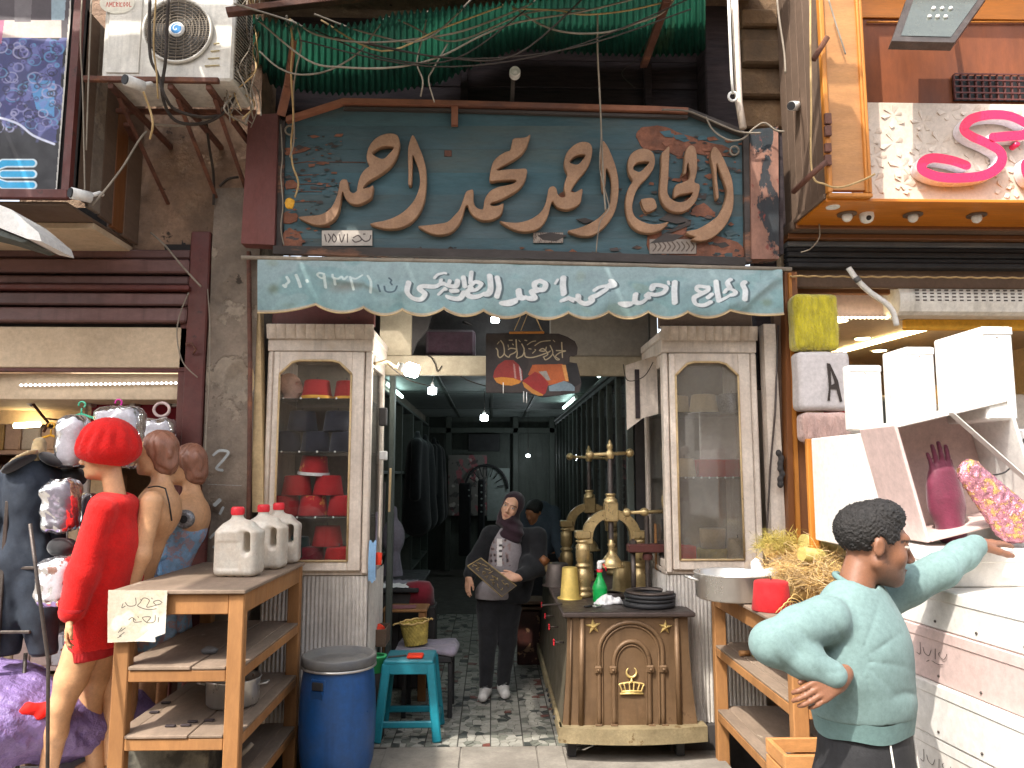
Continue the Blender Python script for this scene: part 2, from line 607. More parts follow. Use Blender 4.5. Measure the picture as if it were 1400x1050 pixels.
 if bump>0:
  bp=N.new('ShaderNodeBump');bp.inputs['Strength'].default_value=bump;bp.inputs['Distance'].default_value=bdist
  h=nz(bscale,6,0.65)
  if mask is not None:
   ad=N.new('ShaderNodeMath');ad.operation='MULTIPLY_ADD';ad.inputs[1].default_value=-0.9
   L.new(mask,ad.inputs[0]);L.new(h,ad.inputs[2]);h=ad.outputs[0]
  L.new(h,bp.inputs['Height'])
  L.new(bp.outputs[0],b.inputs['Normal'])
 if transl>0:
  tr=N.new('ShaderNodeBsdfTranslucent');ms=N.new('ShaderNodeMixShader');ms.inputs[0].default_value=transl
  L.new(c,tr.inputs[0])
  L.new(b.outputs[0],ms.inputs[1]);L.new(tr.outputs[0],ms.inputs[2])
  L.new(ms.outputs[0],N['Material Output'].inputs[0])
 return m
def glass(name,tint=(1,1,1),film=(.5,.47,.42),amt=0.1,refl=1.0,rough=0.02):
 """thin old pane: clear, mirror-like at grazing angles, filmed with dust"""
 m=bpy.data.materials.new(name);m.use_nodes=True
 nt=m.node_tree;N,L=nt.nodes,nt.links
 for n in list(N):N.remove(n)
 out=N.new('ShaderNodeOutputMaterial')
 t=N.new('ShaderNodeBsdfTransparent');t.inputs[0].default_value=(*tint,1)
 g=N.new('ShaderNodeBsdfGlossy');g.inputs['Roughness'].default_value=rough
 d=N.new('ShaderNodeBsdfDiffuse');d.inputs[0].default_value=(*film,1)
 fr=N.new('ShaderNodeFresnel');fr.inputs[0].default_value=1.5
 mr=N.new('ShaderNodeMath');mr.operation='MULTIPLY_ADD';mr.inputs[1].default_value=refl;mr.inputs[2].default_value=0.02
 L.new(fr.outputs[0],mr.inputs[0])
 m1=N.new('ShaderNodeMixShader');L.new(mr.outputs[0],m1.inputs[0]);L.new(t.outputs[0],m1.inputs[1]);L.new(g.outputs[0],m1.inputs[2])
 tc=N.new('ShaderNodeTexCoord');nz=N.new('ShaderNodeTexNoise');nz.inputs['Scale'].default_value=3.0;nz.inputs['Detail'].default_value=9
 nz.inputs['Roughness'].default_value=.7
 L.new(tc.outputs['Object'],nz.inputs['Vector'])
 r_=N.new('ShaderNodeMapRange');r_.inputs['From Min'].default_value=.3;r_.inputs['From Max'].default_value=.75
 r_.inputs['To Min'].default_value=amt*.5;r_.inputs['To Max'].default_value=amt*1.8
 L.new(nz.outputs[0],r_.inputs[0])
 m2=N.new('ShaderNodeMixShader');L.new(r_.outputs[0],m2.inputs[0]);L.new(m1.outputs[0],m2.inputs[1]);L.new(d.outputs[0],m2.inputs[2])
 L.new(m2.outputs[0],out.inputs[0])
 MATS[name]=m
 return m
GR=(0.035,0.028,0.022)
M={}
M['street']=mat('street_stone',hx('8a8278'),.85,scale=3,dirt=(.10,.085,.07),dirt_amt=.6,bump=.5,bscale=35,bdist=.006)
M['apron']=mat('apron_concrete',hx('8c867c'),.8,scale=6,dirt=(.12,.10,.085),dirt_amt=.5,bump=.4,bscale=50)
M['grout']=mat('floor_grout',hx('4d4a45'),.9,scale=8,bump=.3)
M['plaster']=mat('old_brown_plaster',hx('947862'),.95,var=.3,scale=4,col2=hx('b09479'),thr=.56,sharp=.1,col3=hx('3c2f28'),thr3=.62,dirt=GR,dirt_amt=.45,dscale=3,bump=.9,bscale=14,bdist=.02)
M['pier']=mat('grey_pier_plaster',hx('8e7f70'),.95,var=.2,scale=5,col2=hx('a39482'),thr=.55,sharp=.03,col3=hx('453a30'),thr3=.63,dirt=(.06,.05,.04),dirt_amt=.5,dscale=2.2,bump=.8,bscale=22,bdist=.012)
M['stone']=mat('old_stone',hx('7d6245'),.9,var=.3,scale=5,dirt=GR,dirt_amt=.6,bump=.9,bscale=18,bdist=.015)
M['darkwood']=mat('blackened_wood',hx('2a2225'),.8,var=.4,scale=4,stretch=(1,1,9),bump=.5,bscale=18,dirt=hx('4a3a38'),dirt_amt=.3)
M['teal']=mat('peeling_teal_paint',hx('42626a'),.72,var=.3,scale=3.2,col2=hx('5a6058'),thr=.5,sharp=.25,dirt=hx('4a3d34'),dirt_amt=.42,dscale=1.6,stretch=(.35,1,1.6),bump=.5,bscale=20,bdist=.006)
M['undercoat']=mat('orange_undercoat',hx('8f5c46'),.85,var=.35,scale=14,dirt=hx('4a3830'),dirt_amt=.5,dscale=9,bump=.5,bscale=40)
M['wing']=mat('flaking_red_wing',hx('7b4a44'),.8,var=.25,scale=4,col2=hx('2b3a3c'),thr=.6,sharp=.02,dirt=hx('3a2824'),dirt_amt=.5,stretch=(1,1,.5),bump=.6,bscale=25,bdist=.005)
M['wing2']=mat('flaking_pink_wing',hx('99705f'),.8,var=.25,scale=7,col2=hx('27343a'),thr=.55,sharp=.02,col3=hx('8a4038'),thr3=.6,dirt=hx('3a2824'),dirt_amt=.45,stretch=(1,1,.6),bump=.6,bscale=25,bdist=.005)
M['signtrim']=mat('worn_sign_trim',hx('4a4340'),.8,var=.35,scale=5,col2=hx('9a6a50'),thr=.6,sharp=.05,stretch=(.3,1,1),dirt=GR,dirt_amt=.5,bump=.6,bscale=20)
M['rail']=mat('salmon_rail',hx('94614a'),.75,var=.3,scale=4,col2=hx('6b4a40'),thr=.52,sharp=.15,stretch=(.5,1,1),bump=.4,bscale=30)
M['letter']=mat('carved_letter_wood',hx('a17d60'),.7,var=.14,scale=9,dirt=hx('5d4030'),dirt_amt=.3,dscale=5,bump=.25,bscale=40)
M['cream']=mat('old_cream_paint',hx('d8cabb'),.55,var=.08,scale=5,col2=hx('c2b09c'),thr=.6,sharp=.1,col3=hx('7d6248'),thr3=.70,dirt=hx('8a7460'),dirt_amt=.26,dscale=3.5,streak=.2,bump=.5,bscale=30,bdist=.004)
M['cream2']=mat('yellowed_cream_paint',hx('c9ae82'),.6,var=.12,scale=6,col3=hx('6b4a2a'),thr3=.66,dirt=hx('6a4c2c'),dirt_amt=.4,dscale=4,bump=.5,bscale=30)
M['ribbed']=mat('grey_ribbed_panel',hx('cdc7bf'),.55,var=.1,scale=4,dirt=hx('857a6e'),dirt_amt=.4,dscale=2.2,streak=.45,bump=.3,bscale=50)
M['maroon']=mat('maroon_metal',hx('5c2b26'),.55,var=.2,scale=5,col3=hx('3a1f1a'),thr3=.62,dirt=hx('6a5045'),dirt_amt=.25,bump=.3,bscale=35)
M['maroon2']=mat('faded_maroon_slat',hx('7b5a56'),.5,var=.2,scale=3,stretch=(.4,1,1),dirt=hx('35201c'),dirt_amt=.5,streak=.4,bump=.3,bscale=30)
M['beige']=mat('beige_panel',hx('cdb698'),.7,var=.08,scale=3,dirt=hx('8a7050'),dirt_amt=.2,bump=.15)
M['rust']=mat('rusty_steel',hx('6a4436'),.75,var=.35,scale=9,col2=hx('8a5a40'),thr=.55,sharp=.1,dirt=hx('30201a'),dirt_amt=.4,bump=.5,bscale=60)
M['acwhite']=mat('ac_cream_metal',hx('ece8de'),.45,var=.05,scale=3,dirt=hx('8a795c'),dirt_amt=.28,dscale=3,streak=.15,bump=.1)
M['acyellow']=mat('ac_yellowed',hx('cfc096'),.6,var=.1,scale=4,dirt=hx('7a6540'),dirt_amt=.45)
M['black']=mat('dull_black',(.02,.02,.022),.6,var=.3,bump=.2)
M['dark']=mat('dark_matte',(.035,.03,.028),.8,var=.4,bump=.3)
M['wire']=mat('dusty_cable',hx('9b9080'),.8,var=.2,dirt=hx('564a40'),dirt_amt=.5)
M['wire_dark']=mat('dark_cable',hx('3a322c'),.8,var=.3)
M['wire_tan']=mat('tan_rope',hx('b79a6c'),.9,var=.25)
M['white']=mat('white_plastic',hx('e8e6e0'),.4,var=.04,dirt=hx('a09080'),dirt_amt=.15,bump=.05)
M['oak']=mat('golden_wood',hx('b8752c'),.5,var=.18,scale=3,stretch=(1,1,.15),col3=hx('7a4418'),thr3=.68,bump=.2,bscale=30,bdist=.002)
M['oak_soffit']=mat('orange_soffit_wood',hx('c0721c'),.42,var=.15,scale=3,stretch=(.15,1,1),bump=.15,bscale=30,bdist=.002)
M['ply']=mat('tan_wood_sheet',hx('b3804e'),.55,var=.15,scale=3,stretch=(1,1,4),bump=.2,bscale=30,dirt=hx('7a5230'),dirt_amt=.3)
M['redwood']=mat('red_brown_wall_wood',hx('7a4222'),.6,var=.25,scale=3,stretch=(1,1,.3),dirt=hx('4a2414'),dirt_amt=.35,dscale=4,bump=.25,bscale=25)
M['oldboard']=mat('weathered_board',hx('6d5848'),.85,var=.25,scale=4,stretch=(1,.4,1),dirt=hx('30241c'),dirt_amt=.4,bump=.5,bscale=25)
M['doorwood']=mat('brown_door_frame',hx('7d4d28'),.5,var=.2,scale=4,stretch=(1,1,.15),dirt=hx('3d2414'),dirt_amt=.4,bump=.35,bscale=30)
M['bench']=mat('bench_wood',hx('9b6e42'),.65,var=.22,scale=5,stretch=(1,1,.25),col3=hx('d9c4a0'),thr3=.72,dirt=hx('6b4220'),dirt_amt=.35,bump=.3,bscale=40)
M['benchtop']=mat('dusty_bench_top',hx('877565'),.85,var=.18,scale=5,stretch=(1,.4,1),col3=hx('a89a88'),thr3=.64,dirt=hx('554636'),dirt_amt=.4,dscale=3,bump=.4,bscale=35)
M['bronze']=mat('bronze_sheet',hx('6f573f'),.5,metal=.3,var=.2,scale=3,col3=hx('4a3726'),thr3=.66,dirt=hx('5c4630'),dirt_amt=.45,dscale=2.5,streak=.35,bump=.3,bscale=25,bdist=.004)
M['bronze_side']=mat('greened_bronze',hx('6a6252'),.55,metal=.3,var=.25,scale=3,dirt=hx('3a3428'),dirt_amt=.5,bump=.35,bscale=25)
M['brass']=mat('polished_brass',hx('cdb482'),.34,metal=.6,var=.12,scale=14,dirt=hx('6b4f2c'),dirt_amt=.3,dscale=8,bump=.15,bscale=60)
M['brassdull']=mat('dull_brass',hx('a38d62'),.42,metal=.5,var=.2,scale=10,dirt=hx('54401f'),dirt_amt=.45,dscale=6,bump=.25,bscale=50)
M['gold']=mat('gold_relief',hx('dcc07c'),.35,metal=.5,var=.1,bump=.1)
M['iron']=mat('grey_iron',hx('56504c'),.5,metal=.6,var=.3,scale=12,dirt=hx('4a3026'),dirt_amt=.35,bump=.3,bscale=70)
M['redox']=mat('red_oxide_iron',hx('62342f'),.6,metal=.2,var=.2,scale=8,dirt=hx('30201c'),dirt_amt=.4,bump=.3)
M['alu']=mat('dented_aluminium',hx('c4c2be'),.34,metal=.75,var=.06,scale=6,dirt=hx('8a857c'),dirt_amt=.18,bump=.12,bscale=6,bdist=.006,stretch=(1,1,.4),fine=.05)
M['felt']=mat('red_felt',(.40,.008,.012),.92,var=.12,scale=9,sheen=.04,bump=.2,bscale=220,bdist=.001,dirt=hx('8a0f18'),dirt_amt=.25)
M['feltgold']=mat('red_felt_gold_print',(.42,.008,.012),.85,var=.1,scale=24,col2=hx('d8853a'),thr=.6,sharp=.03,sheen=.2,bump=.2,bscale=200,bdist=.001)
M['feltblack']=mat('black_felt',(.016,.018,.03),.92,var=.3,scale=9,sheen=.25,bump=.2,bscale=220,bdist=.001)
M['feltgreen']=mat('dark_green_felt',(.012,.05,.045),.92,var=.2,scale=9,sheen=.3,bump=.2,bscale=220,bdist=.001)
M['feltmaroon']=mat('maroon_felt',hx('7a1024'),.9,var=.2,sheen=.3)
M['felttan']=mat('beige_felt',hx('b39c74'),.9,var=.12,scale=9,sheen=.3,bump=.2,bscale=200,bdist=.001)
M['goldband']=mat('gold_band',hx('d9a030'),.5,metal=.3,var=.2)
M['silverprint']=mat('silver_sequin_cloth',hx('8a8a8c'),.35,metal=.5,var=.5,scale=90,bump=.6,bscale=150,bdist=.002)
M['blue']=mat('blue_plastic',hx('1c4c85'),.38,var=.12,scale=3,dirt=hx('2a3a50'),dirt_amt=.35,dscale=4,streak=.12,bump=.12,bscale=30,bdist=.002)
M['lidgrey']=mat('grey_plastic_lid',hx('55585c'),.5,var=.1,dirt=hx('8a8378'),dirt_amt=.3,dust=.4)
M['tealplastic']=mat('teal_plastic',hx('177f90'),.4,var=.1,scale=4,dirt=hx('2f5358'),dirt_amt=.3,dust=.2,bump=.1)
M['greenplastic']=mat('green_plastic',hx('12a04c'),.3,var=.05,bump=.05)
M['palegreen']=mat('pale_green_tape',hx('3fae6a'),.5,var=.1)
M['orange']=mat('orange_felt',hx('d93a1e'),.8,var=.1)
M['redplastic']=mat('red_plastic',hx('d8303a'),.4,var=.05,bump=.05)
M['jug']=mat('milky_jug_plastic',hx('dcd7cb'),.35,var=.07,scale=8,dirt=hx('b99c80'),dirt_amt=.32,dscale=7,sss=0,transl=.22,bump=.1)
M['cloth_grey']=mat('mauve_grey_cloth',hx('7b7480'),.95,var=.2,scale=7,sheen=.2,bump=.4,bscale=120,bdist=.002)
M['cloth_white']=mat('white_cloth',hx('e4e2e0'),.9,var=.04,bump=.3,bscale=60)
M['cloth_blue']=mat('light_blue_cloth',hx('7fa3c4'),.9,var=.1,bump=.3)
M['basket']=mat('palm_basket',hx('b8a052'),.85,var=.3,scale=22,dirt=hx('6a7a30'),dirt_amt=.3,bump=.5,bscale=90)
M['straw']=mat('dry_straw',hx('c9a86a'),.85,var=.35,scale=11,bump=.3,bscale=90)
M['reed']=mat('green_gold_reed',hx('b0a05c'),.6,var=.2,scale=9,stretch=(.2,1,1),bump=.2)
M['paper']=mat('paper_print',(1,1,1),.85,var=.06,attr='print',scale=6,bump=.25,bscale=20,bdist=.003)
M['banner']=mat('banner_print',(1,1,1),.8,var=.07,attr='print',scale=3,bump=.25,bscale=80,bdist=.002,transl=.12)
M['poster']=mat('poster_print',(1,1,1),.45,var=.05,attr='print',scale=3,bump=.1)
M['painted']=mat('painted_board',(1,1,1),.6,var=.15,attr='print',scale=10,bump=.3,bscale=50)
M['boxprint']=mat('white_card_print',(1,1,1),.6,var=.03,attr='print',scale=4,bump=.12,bscale=20)
M['card']=mat('white_card',hx('d6d3ce'),.6,var=.03,scale=3,dirt=hx('c8b8a0'),dirt_amt=.2,bump=.12,bscale=20)
M['cardpink']=mat('pinkish_card',hx('c6aea8'),.6,var=.05,scale=3,bump=.1)
M['skin_man']=mat('tan_skin',hx('a8724f'),.55,var=.1,scale=14,dirt=hx('7a4a32'),dirt_amt=.2,dscale=9,sss=.12,bump=.2,bscale=160,bdist=.001)
M['skin_woman']=mat('light_skin',hx('d3a084'),.5,var=.06,scale=14,sss=.12,bump=.1,bscale=160,bdist=.001)
M['skin_doll']=mat('mannequin_tan',hx('d0a077'),.42,var=.05,scale=5,dirt=hx('a87a52'),dirt_amt=.25,dscale=3,bump=.08)
M['skin_pale']=mat('mannequin_pale',hx('d0a995'),.45,var=.05,bump=.05)
M['hairdoll']=mat('moulded_brown_hair',hx('8a5f4c'),.35,var=.2,scale=30,stretch=(1,1,.3),bump=.6,bscale=45,bdist=.006)
M['hair']=mat('short_black_hair',(.012,.010,.009),.6,var=.5,scale=60,bump=1.0,bscale=150,bdist=.006)
M['brow']=mat('dark_hair_detail',(.012,.009,.008),.7,var=.2)
M['eye']=mat('eye_white',hx('d8d0c8'),.25,var=.02,bump=0)
M['lip']=mat('lips',hx('a8604e'),.45,var=.05,bump=0)
M['lipman']=mat('lips_brown',hx('8a5142'),.5,var=.05,bump=0)
M['sweat']=mat('mint_sweatshirt',hx('6d8583'),.92,var=.07,scale=8,sheen=.05,bump=.25,bscale=260,bdist=.0012)
M['sweatrib']=mat('mint_rib_knit',hx('627d7b'),.92,var=.06,scale=8,sheen=.05,bump=.3,bscale=200,bdist=.0012)
M['trouser']=mat('black_track_trousers',(.018,.018,.02),.75,var=.2,bump=.3,bscale=100)
M['pipe']=mat('pale_piping',hx('b8b4ac'),.6)
M['coat']=mat('black_wool_coat',(.007,.007,.009),.95,var=.3,scale=12,sheen=.15,bump=.4,bscale=120)
M['scarf']=mat('dark_plum_scarf',(.022,.006,.012),.9,var=.3,scale=14,sheen=.2,bump=.4,bscale=100)
M['shirt']=mat('grey_print_shirt',(1,1,1),.9,var=.06,attr='print',bump=.2)
M['shoe']=mat('white_trainer',hx('cfcbc6'),.5,var=.06,dirt=hx('8a8078'),dirt_amt=.2)
M['fluff']=mat('red_fluffy_knit',(.62,.006,.004),.95,var=.12,scale=16,sheen=.08,bump=.9,bscale=170,bdist=.004)
M['fluffband']=mat('red_rib_band',(.36,.004,.006),.95,var=.1,scale=16,sheen=.05,bump=.4,bscale=150)
M['denim']=mat('charcoal_denim',hx('2a313c'),.9,var=.2,scale=8,bump=.35,bscale=180,bdist=.002)
M['collar']=mat('black_velvet',(.012,.012,.014),.9,var=.3,sheen=.3)
M['lace']=mat('blue_lace_dress',hx('8fb2d2'),.75,var=.15,scale=40,col2=hx('b5a0a8'),thr=.5,sharp=.05,bump=.5,bscale=90,bdist=.003)
M['satin']=mat('light_blue_satin',hx('8ab8e0'),.35,var=.06,bump=.1)
M['lilac']=mat('purple_plastic_sheet',hx('8a74a8'),.38,var=.16,scale=3,transl=.12,bump=.9,bscale=7,bdist=.05)
M['redcloth']=mat('red_cloth',hx('d81c14'),.9,var=.1)
M['bagclear']=mat('clear_plastic_bag',hx('c9ccd6'),.18,var=.2,scale=22,trans=.0,alpha=.55,bump=.9,bscale=35,bdist=.01,col2=hx('eef0f4'),thr=.58,sharp=.05)
M['packdark']=mat('dark_clothes_pack',hx('57505e'),.6,var=.4,scale=8,col2=hx('8d7f92'),thr=.56,sharp=.04,bump=.4,bscale=20)
M['packlight']=mat('printed_shirt_pack',hx('c6c2c8'),.4,var=.1,scale=10,col2=hx('7b4f3a'),thr=.62,sharp=.02,bump=.3,bscale=20)
M['pinkp']=mat('pink_plastic',hx('e03aa0'),.35,var=.03,bump=0)
M['mintp']=mat('mint_plastic',hx('58c8a0'),.35,var=.03,bump=0)
M['yellowfur']=mat('yellow_fur',hx('b9ab1e'),.95,var=.35,scale=30,stretch=(1,1,.3),sheen=.5,bump=.9,bscale=90,bdist=.01)
M['pinkfur']=mat('pale_pink_fur',hx('c9a79c'),.95,var=.2,scale=30,stretch=(1,1,.3),sheen=.5,bump=.9,bscale=90,bdist=.01)
M['greycloth']=mat('pale_grey_bag',(1,1,1),.8,var=.1,attr='print',bump=.3)
M['neon']=mat('pink_acrylic',hx('e3174f'),.3,var=.03,bump=0,coat=.3)
M['neonside']=mat('white_acrylic_side',hx('e4dce2'),.3,var=.03,bump=0)
M['panelwhite']=mat('carved_white_panel',hx('cfc0b0'),.6,var=.06,scale=5,bump=.1,dirt=hx('a88f7c'),dirt_amt=.25)
M['lampglass']=mat('lamp_front_glass',hx('4f544d'),.2,var=.1,scale=8,bump=0,coat=.5)
M['glass']=glass('old_pane',amt=.015,film=(.42,.38,.34),refl=.35)
M['glassdusty']=glass('dusty_pane',amt=.13,film=(.50,.46,.40),refl=.9)
M['mirror']=mat('old_mirror',(.5,.5,.5),.08,metal=1,var=.05,bump=0)
M['greenframe']=mat('grey_green_frame',hx('585f58'),.6,var=.25,scale=4,dirt=hx('2a2f2c'),dirt_amt=.6,streak=.4,bump=.3)
M['innerwall']=mat('inner_wall_paint',hx('8f877b'),.8,var=.1,scale=3,dirt=hx('5a5048'),dirt_amt=.4)
M['loft']=mat('loft_beam_cream',hx('b3a68e'),.75,var=.1,scale=3,dirt=hx('5a4c3a'),dirt_amt=.35)
M['ceiling']=mat('shop_ceiling',hx('87908d'),.7,var=.1,scale=2,dirt=hx('4a504c'),dirt_amt=.4)
M['bulb']=mat('lit_bulb',(1,1,1),.4,var=0,bump=0,emit=(.85,.95,1),estr=9)
M['bulbhot']=mat('lit_bulb_strong',(1,1,1),.4,var=0,bump=0,emit=(1,.98,.92),estr=30)
M['tubelight']=mat('lit_tube',(1,1,1),.4,var=0,bump=0,emit=(.72,1,.95),estr=3.5)
M['led']=mat('lit_led_cool',(1,1,1),.4,var=0,bump=0,emit=(.95,.97,1),estr=1.6)
M['ledwarm']=mat('lit_led_warm',(1,1,1),.4,var=0,bump=0,emit=(1,.78,.4),estr=9)
M['shard_a']=mat('marble_chip_pale',hx('9a988f'),.5,var=.15,scale=12,dirt=hx('6f6a60'),dirt_amt=.4,bump=.15)
M['shard_b']=mat('marble_chip_green',hx('78796f'),.5,var=.2,scale=12,dirt=hx('4a4c46'),dirt_amt=.4,bump=.15)
M['shard_c']=mat('marble_chip_dark',hx('3f423f'),.5,var=.2,scale=12,bump=.15)
M['shard_d']=mat('marble_chip_red',hx('6d4038'),.5,var=.2,scale=12,bump=.15)
M['green_sheet']=mat('green_corrugated_plastic',hx('1c4a38'),.5,var=.45,scale=3,stretch=(1,.3,1),col2=hx('4b5a38'),thr=.6,sharp=.15,dirt=hx('1c2a26'),dirt_amt=.5,dscale=2.5,transl=.45,bump=.2)
M['tarp']=mat('shade_tarpaulin',hx('8a7a60'),.9,var=.2,bump=.2)
M['facade_far']=mat('opposite_wall_plaster',hx('cbb699'),.9,var=.15,scale=1,dirt=hx('6a5a48'),dirt_amt=.4)
M['cream_bronze']=mat('worn_yellow_metal_skirt',hx('8f8163'),.6,metal=.1,var=.2,scale=9,col3=hx('6a5638'),thr3=.6,dirt=hx('4f4028'),dirt_amt=.45,bump=.4,bscale=40)
M['benchtop_dark']=mat('dark_counter_top',hx('5a4d48'),.6,metal=.2,var=.2,scale=6,dirt=hx('35302c'),dirt_amt=.4,bump=.35,bscale=40)
M['mouldy']=mat('yellow_orange_brass',hx('c4a85a'),.45,metal=.4,var=.15,scale=4,col2=hx('b8702c'),thr=.55,sharp=.2,bump=.15)
M['inlay']=mat('inlaid_wood',hx('3a1c16'),.5,var=.3,scale=20,col2=hx('8a6a50'),thr=.56,sharp=.03,bump=.3)
M['speckled']=mat('stained_tin',hx('6a675c'),.6,metal=.2,var=.3,scale=10,col2=hx('3c3a34'),thr=.5,sharp=.1,streak=.6,bump=.3)
# GROUND AND FLOOR
def zY(py,Y,px=700):return U(px,py,Y).z
def xY(px,Y,py=650):return U(px,py,Y).x
FZ=0.12
mb=MB()
mb.grid(lambda u,v:(-60+120*u,-60+90*v,0.0),4,4)
tag(mb.build('ground',M['street']),'worn stone street in front of the shops',kind='structure')
gr=bpy.data.objects['ground']
mb0=None
random.seed(3)
for j in range(5):
 x=-2.6+(j%2)*.2
 while x<2.2:
  wd=random.uniform(.38,.62)
  m_=MB().box(x+.006,x+wd-.006,-2.35+j*.38+.006,-2.35+(j+1)*.38-.006,.001,.022+random.uniform(0,.006),.006)
  m_.build('paving_stone',M['street'],gr)
  x+=wd
ap=MB()
ap.box(-1.06,1.36,-0.44,0.06,-0.02,FZ-0.004,.012)
aprono=tag(ap.build('pavement',M['apron']),'grey concrete step at the shop threshold',kind='structure')
for i,(a,b) in enumerate(((-.62,-.18),(-.17,.27),(.28,.43))):
 MB().box(a,b,-.42,.045,FZ-.003,FZ+.004,.003).build('slab',M['apron'],aprono)
fl=MB()
fl.box(-1.3,1.3,0.06,8.9,-0.02,FZ-0.004,0)
floor=tag(fl.build('floor',M['grout']),'shop floor of broken marble pieces set in cement tiles',kind='structure')
def clip(poly,p,n):
 out=[]
 for i in range(len(poly)):
  a,b=poly[i],poly[(i+1)%len(poly)]
  da=(a[0]-p[0])*n[0]+(a[1]-p[1])*n[1]
  db=(b[0]-p[0])*n[0]+(b[1]-p[1])*n[1]
  if da<=0:out.append(a)
  if da*db<0:
   t=da/(da-db)
   out.append((a[0]+(b[0]-a[0])*t,a[1]+(b[1]-a[1])*t))
 return out
def shards(tx0,ty0,ts,n,seed):
 """broken marble pieces filling one tile"""
 r_=random.Random(seed)
 pts=[]
 k=int(math.sqrt(n))
 for i in range(k):
  for j in range(k):
   pts.append((tx0+ts*(i+.5+r_.uniform(-.42,.42))/k,ty0+ts*(j+.5+r_.uniform(-.42,.42))/k))
 res=[]
 for i,p in enumerate(pts):
  poly=[(tx0+.004,ty0+.004),(tx0+ts-.004,ty0+.004),(tx0+ts-.004,ty0+ts-.004),(tx0+.004,ty0+ts-.004)]
  for j,q in enumerate(pts):
   if i==j:continue
   d=(q[0]-p[0],q[1]-p[1]);L=math.hypot(*d)
   if L>ts*.8:continue
   u=(d[0]/L,d[1]/L)
   g=.0022
   m_=(p[0]+u[0]*(L/2-g),p[1]+u[1]*(L/2-g))
   poly=clip(poly,m_,u)
   if len(poly)<3:break
  if len(poly)>=3:res.append(poly)
 return res
ts=0.2
cnt=0
rest={k:MB() for k in 'abcd'}
for ty in range(0,22):
 for tx in range(-5,5):
  x0,y0=tx*ts,0.065+ty*ts
  if x0>.42 and y0<1.9 and x0+ts>.42:pass
  for p in shards(x0,y0,ts,16 if ty<9 else 9,tx*97+ty*13):
   c=random.random()
   key='a' if c<.62 else 'b' if c<.86 else 'c' if c<.96 else 'd'
   z1=FZ+random.uniform(-.0005,.002)
   n=len(p)
   vs=[(x,y,FZ-.004) for x,y in p]+[(x*.985+.015*sum(q[0] for q in p)/n,y*.985+.015*sum(q[1] for q in p)/n,z1) for x,y in p]
   fs=[tuple(range(n,2*n))]+[(i,(i+1)%n,n+(i+1)%n,n+i) for i in range(n)]
   cx=sum(q[0] for q in p)/n
   if cnt<290 and ty<3 and-.62<cx<.46:
    MB().add(vs,fs).build('stone',M['shard_'+key],floor);cnt+=1
   else:
    rest[key].add(vs,fs)
for k in 'abcd':
 tag(rest[k].build('marble_chips',M['shard_'+k],floor),kind='stuff')
op=thing('opposite_building','tall plain plaster building across the street behind the viewer','building',(0,-10,0))
MB().box(-14,14,-12,-9.5,0,5.6,.05).build('wall',M['facade_far'],op)
for i in range(9):
 for j in range(1):
  MB().box(-12.4+i*3,-11.3+i*3,-9.52,-9.44,1.0+j*3.2,2.9+j*3.2,.02).build('window',M['dark'],op)
  # WALLS OF THE FACADE
PX0,PX1=xY(279,-.02),xY(346,-.02)
wl=MB()
def roughwall(x0,x1,z0,z1,y,seed,amp=.012,nx=30,nz_=90):
 def f(u,v):
  x,z=x0+(x1-x0)*u,z0+(z1-z0)*v
  n=noise.fractal(Vector((x*3+seed,z*2.2,seed)),1,2,5)
  ch=max(0,noise.noise(Vector((x*4+seed,z*3,3.1)))-.25)*.12
  return(x,y+n*amp+ch,z)
 return f
wl.grid(roughwall(PX0,PX1,0,3.55,-.06,1.7),30,150)
wl.box(PX0+.004,PX1-.004,-.02,.5,0,3.55,.01)
V0=lambda a,b,y:tuple(U(a,b,y))
pier=tag(wl.build('pier',M['pier']),'grey brown crumbling plaster pier left of the fez shop','wall')
cv=Canvas(282,605,335,760,.5,hx('6d6054'))
for pts,wd in((((292,622),(300,616),(312,618),(306,628),(296,640),(304,643)),4),(((294,690),(300,684)),6),(((305,694),(301,702)),4),(((288,735),(296,728),(300,738),(292,748)),4),(((284,662),(330,664)),1)):
 cv.stroke(pts,wd,hx('a9b0b0'),al=.8)
pm=cv.build('paint_mark',M['painted'],lambda x,y:Uv(x,y,np.full_like(x,-.088)),pier,cut=True)
MB().prism([(U(a,b,-.02).x,U(a,b,-.02).z) for a,b in((345,392),(357,392),(362,700),(347,700))],-.05,.03).build('cream_board',M['cream2'],pier)
MB().tube([V0(340,344,-.1),V0(342,500,-.1),V0(341,640,-.1),V0(338,800,-.1)],.014,10).build('rusty_pipe',M['rust'],pier)
wb=MB().grid(roughwall(xY(150,0,250),xY(352,0,250),2.75,5.6,.0,4.2,.03),60,90)
wb.box(xY(150,0,250),xY(352,0,250),.06,.4,3.1,5.6,.01)
tag(wb.build('brown_wall',M['plaster']),'peeling brown plaster wall under the air conditioner','wall')
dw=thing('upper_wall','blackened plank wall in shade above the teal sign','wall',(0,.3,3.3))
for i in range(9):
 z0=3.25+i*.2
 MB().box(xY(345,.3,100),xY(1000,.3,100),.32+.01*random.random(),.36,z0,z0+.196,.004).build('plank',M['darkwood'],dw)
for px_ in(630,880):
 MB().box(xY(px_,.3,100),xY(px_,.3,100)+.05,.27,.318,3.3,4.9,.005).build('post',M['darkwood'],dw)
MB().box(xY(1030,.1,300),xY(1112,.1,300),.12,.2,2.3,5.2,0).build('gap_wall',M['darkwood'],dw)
MB().box(xY(40,.45,100),xY(352,.45,100),.45,.5,2.9,6.0,0).build('rear_wall',M['plaster'],dw)
sb=thing('stone_corbel','weathered tan stone moulding behind the white pipe at upper right','masonry',(U(1030,150,.1).x,.1,3.6))
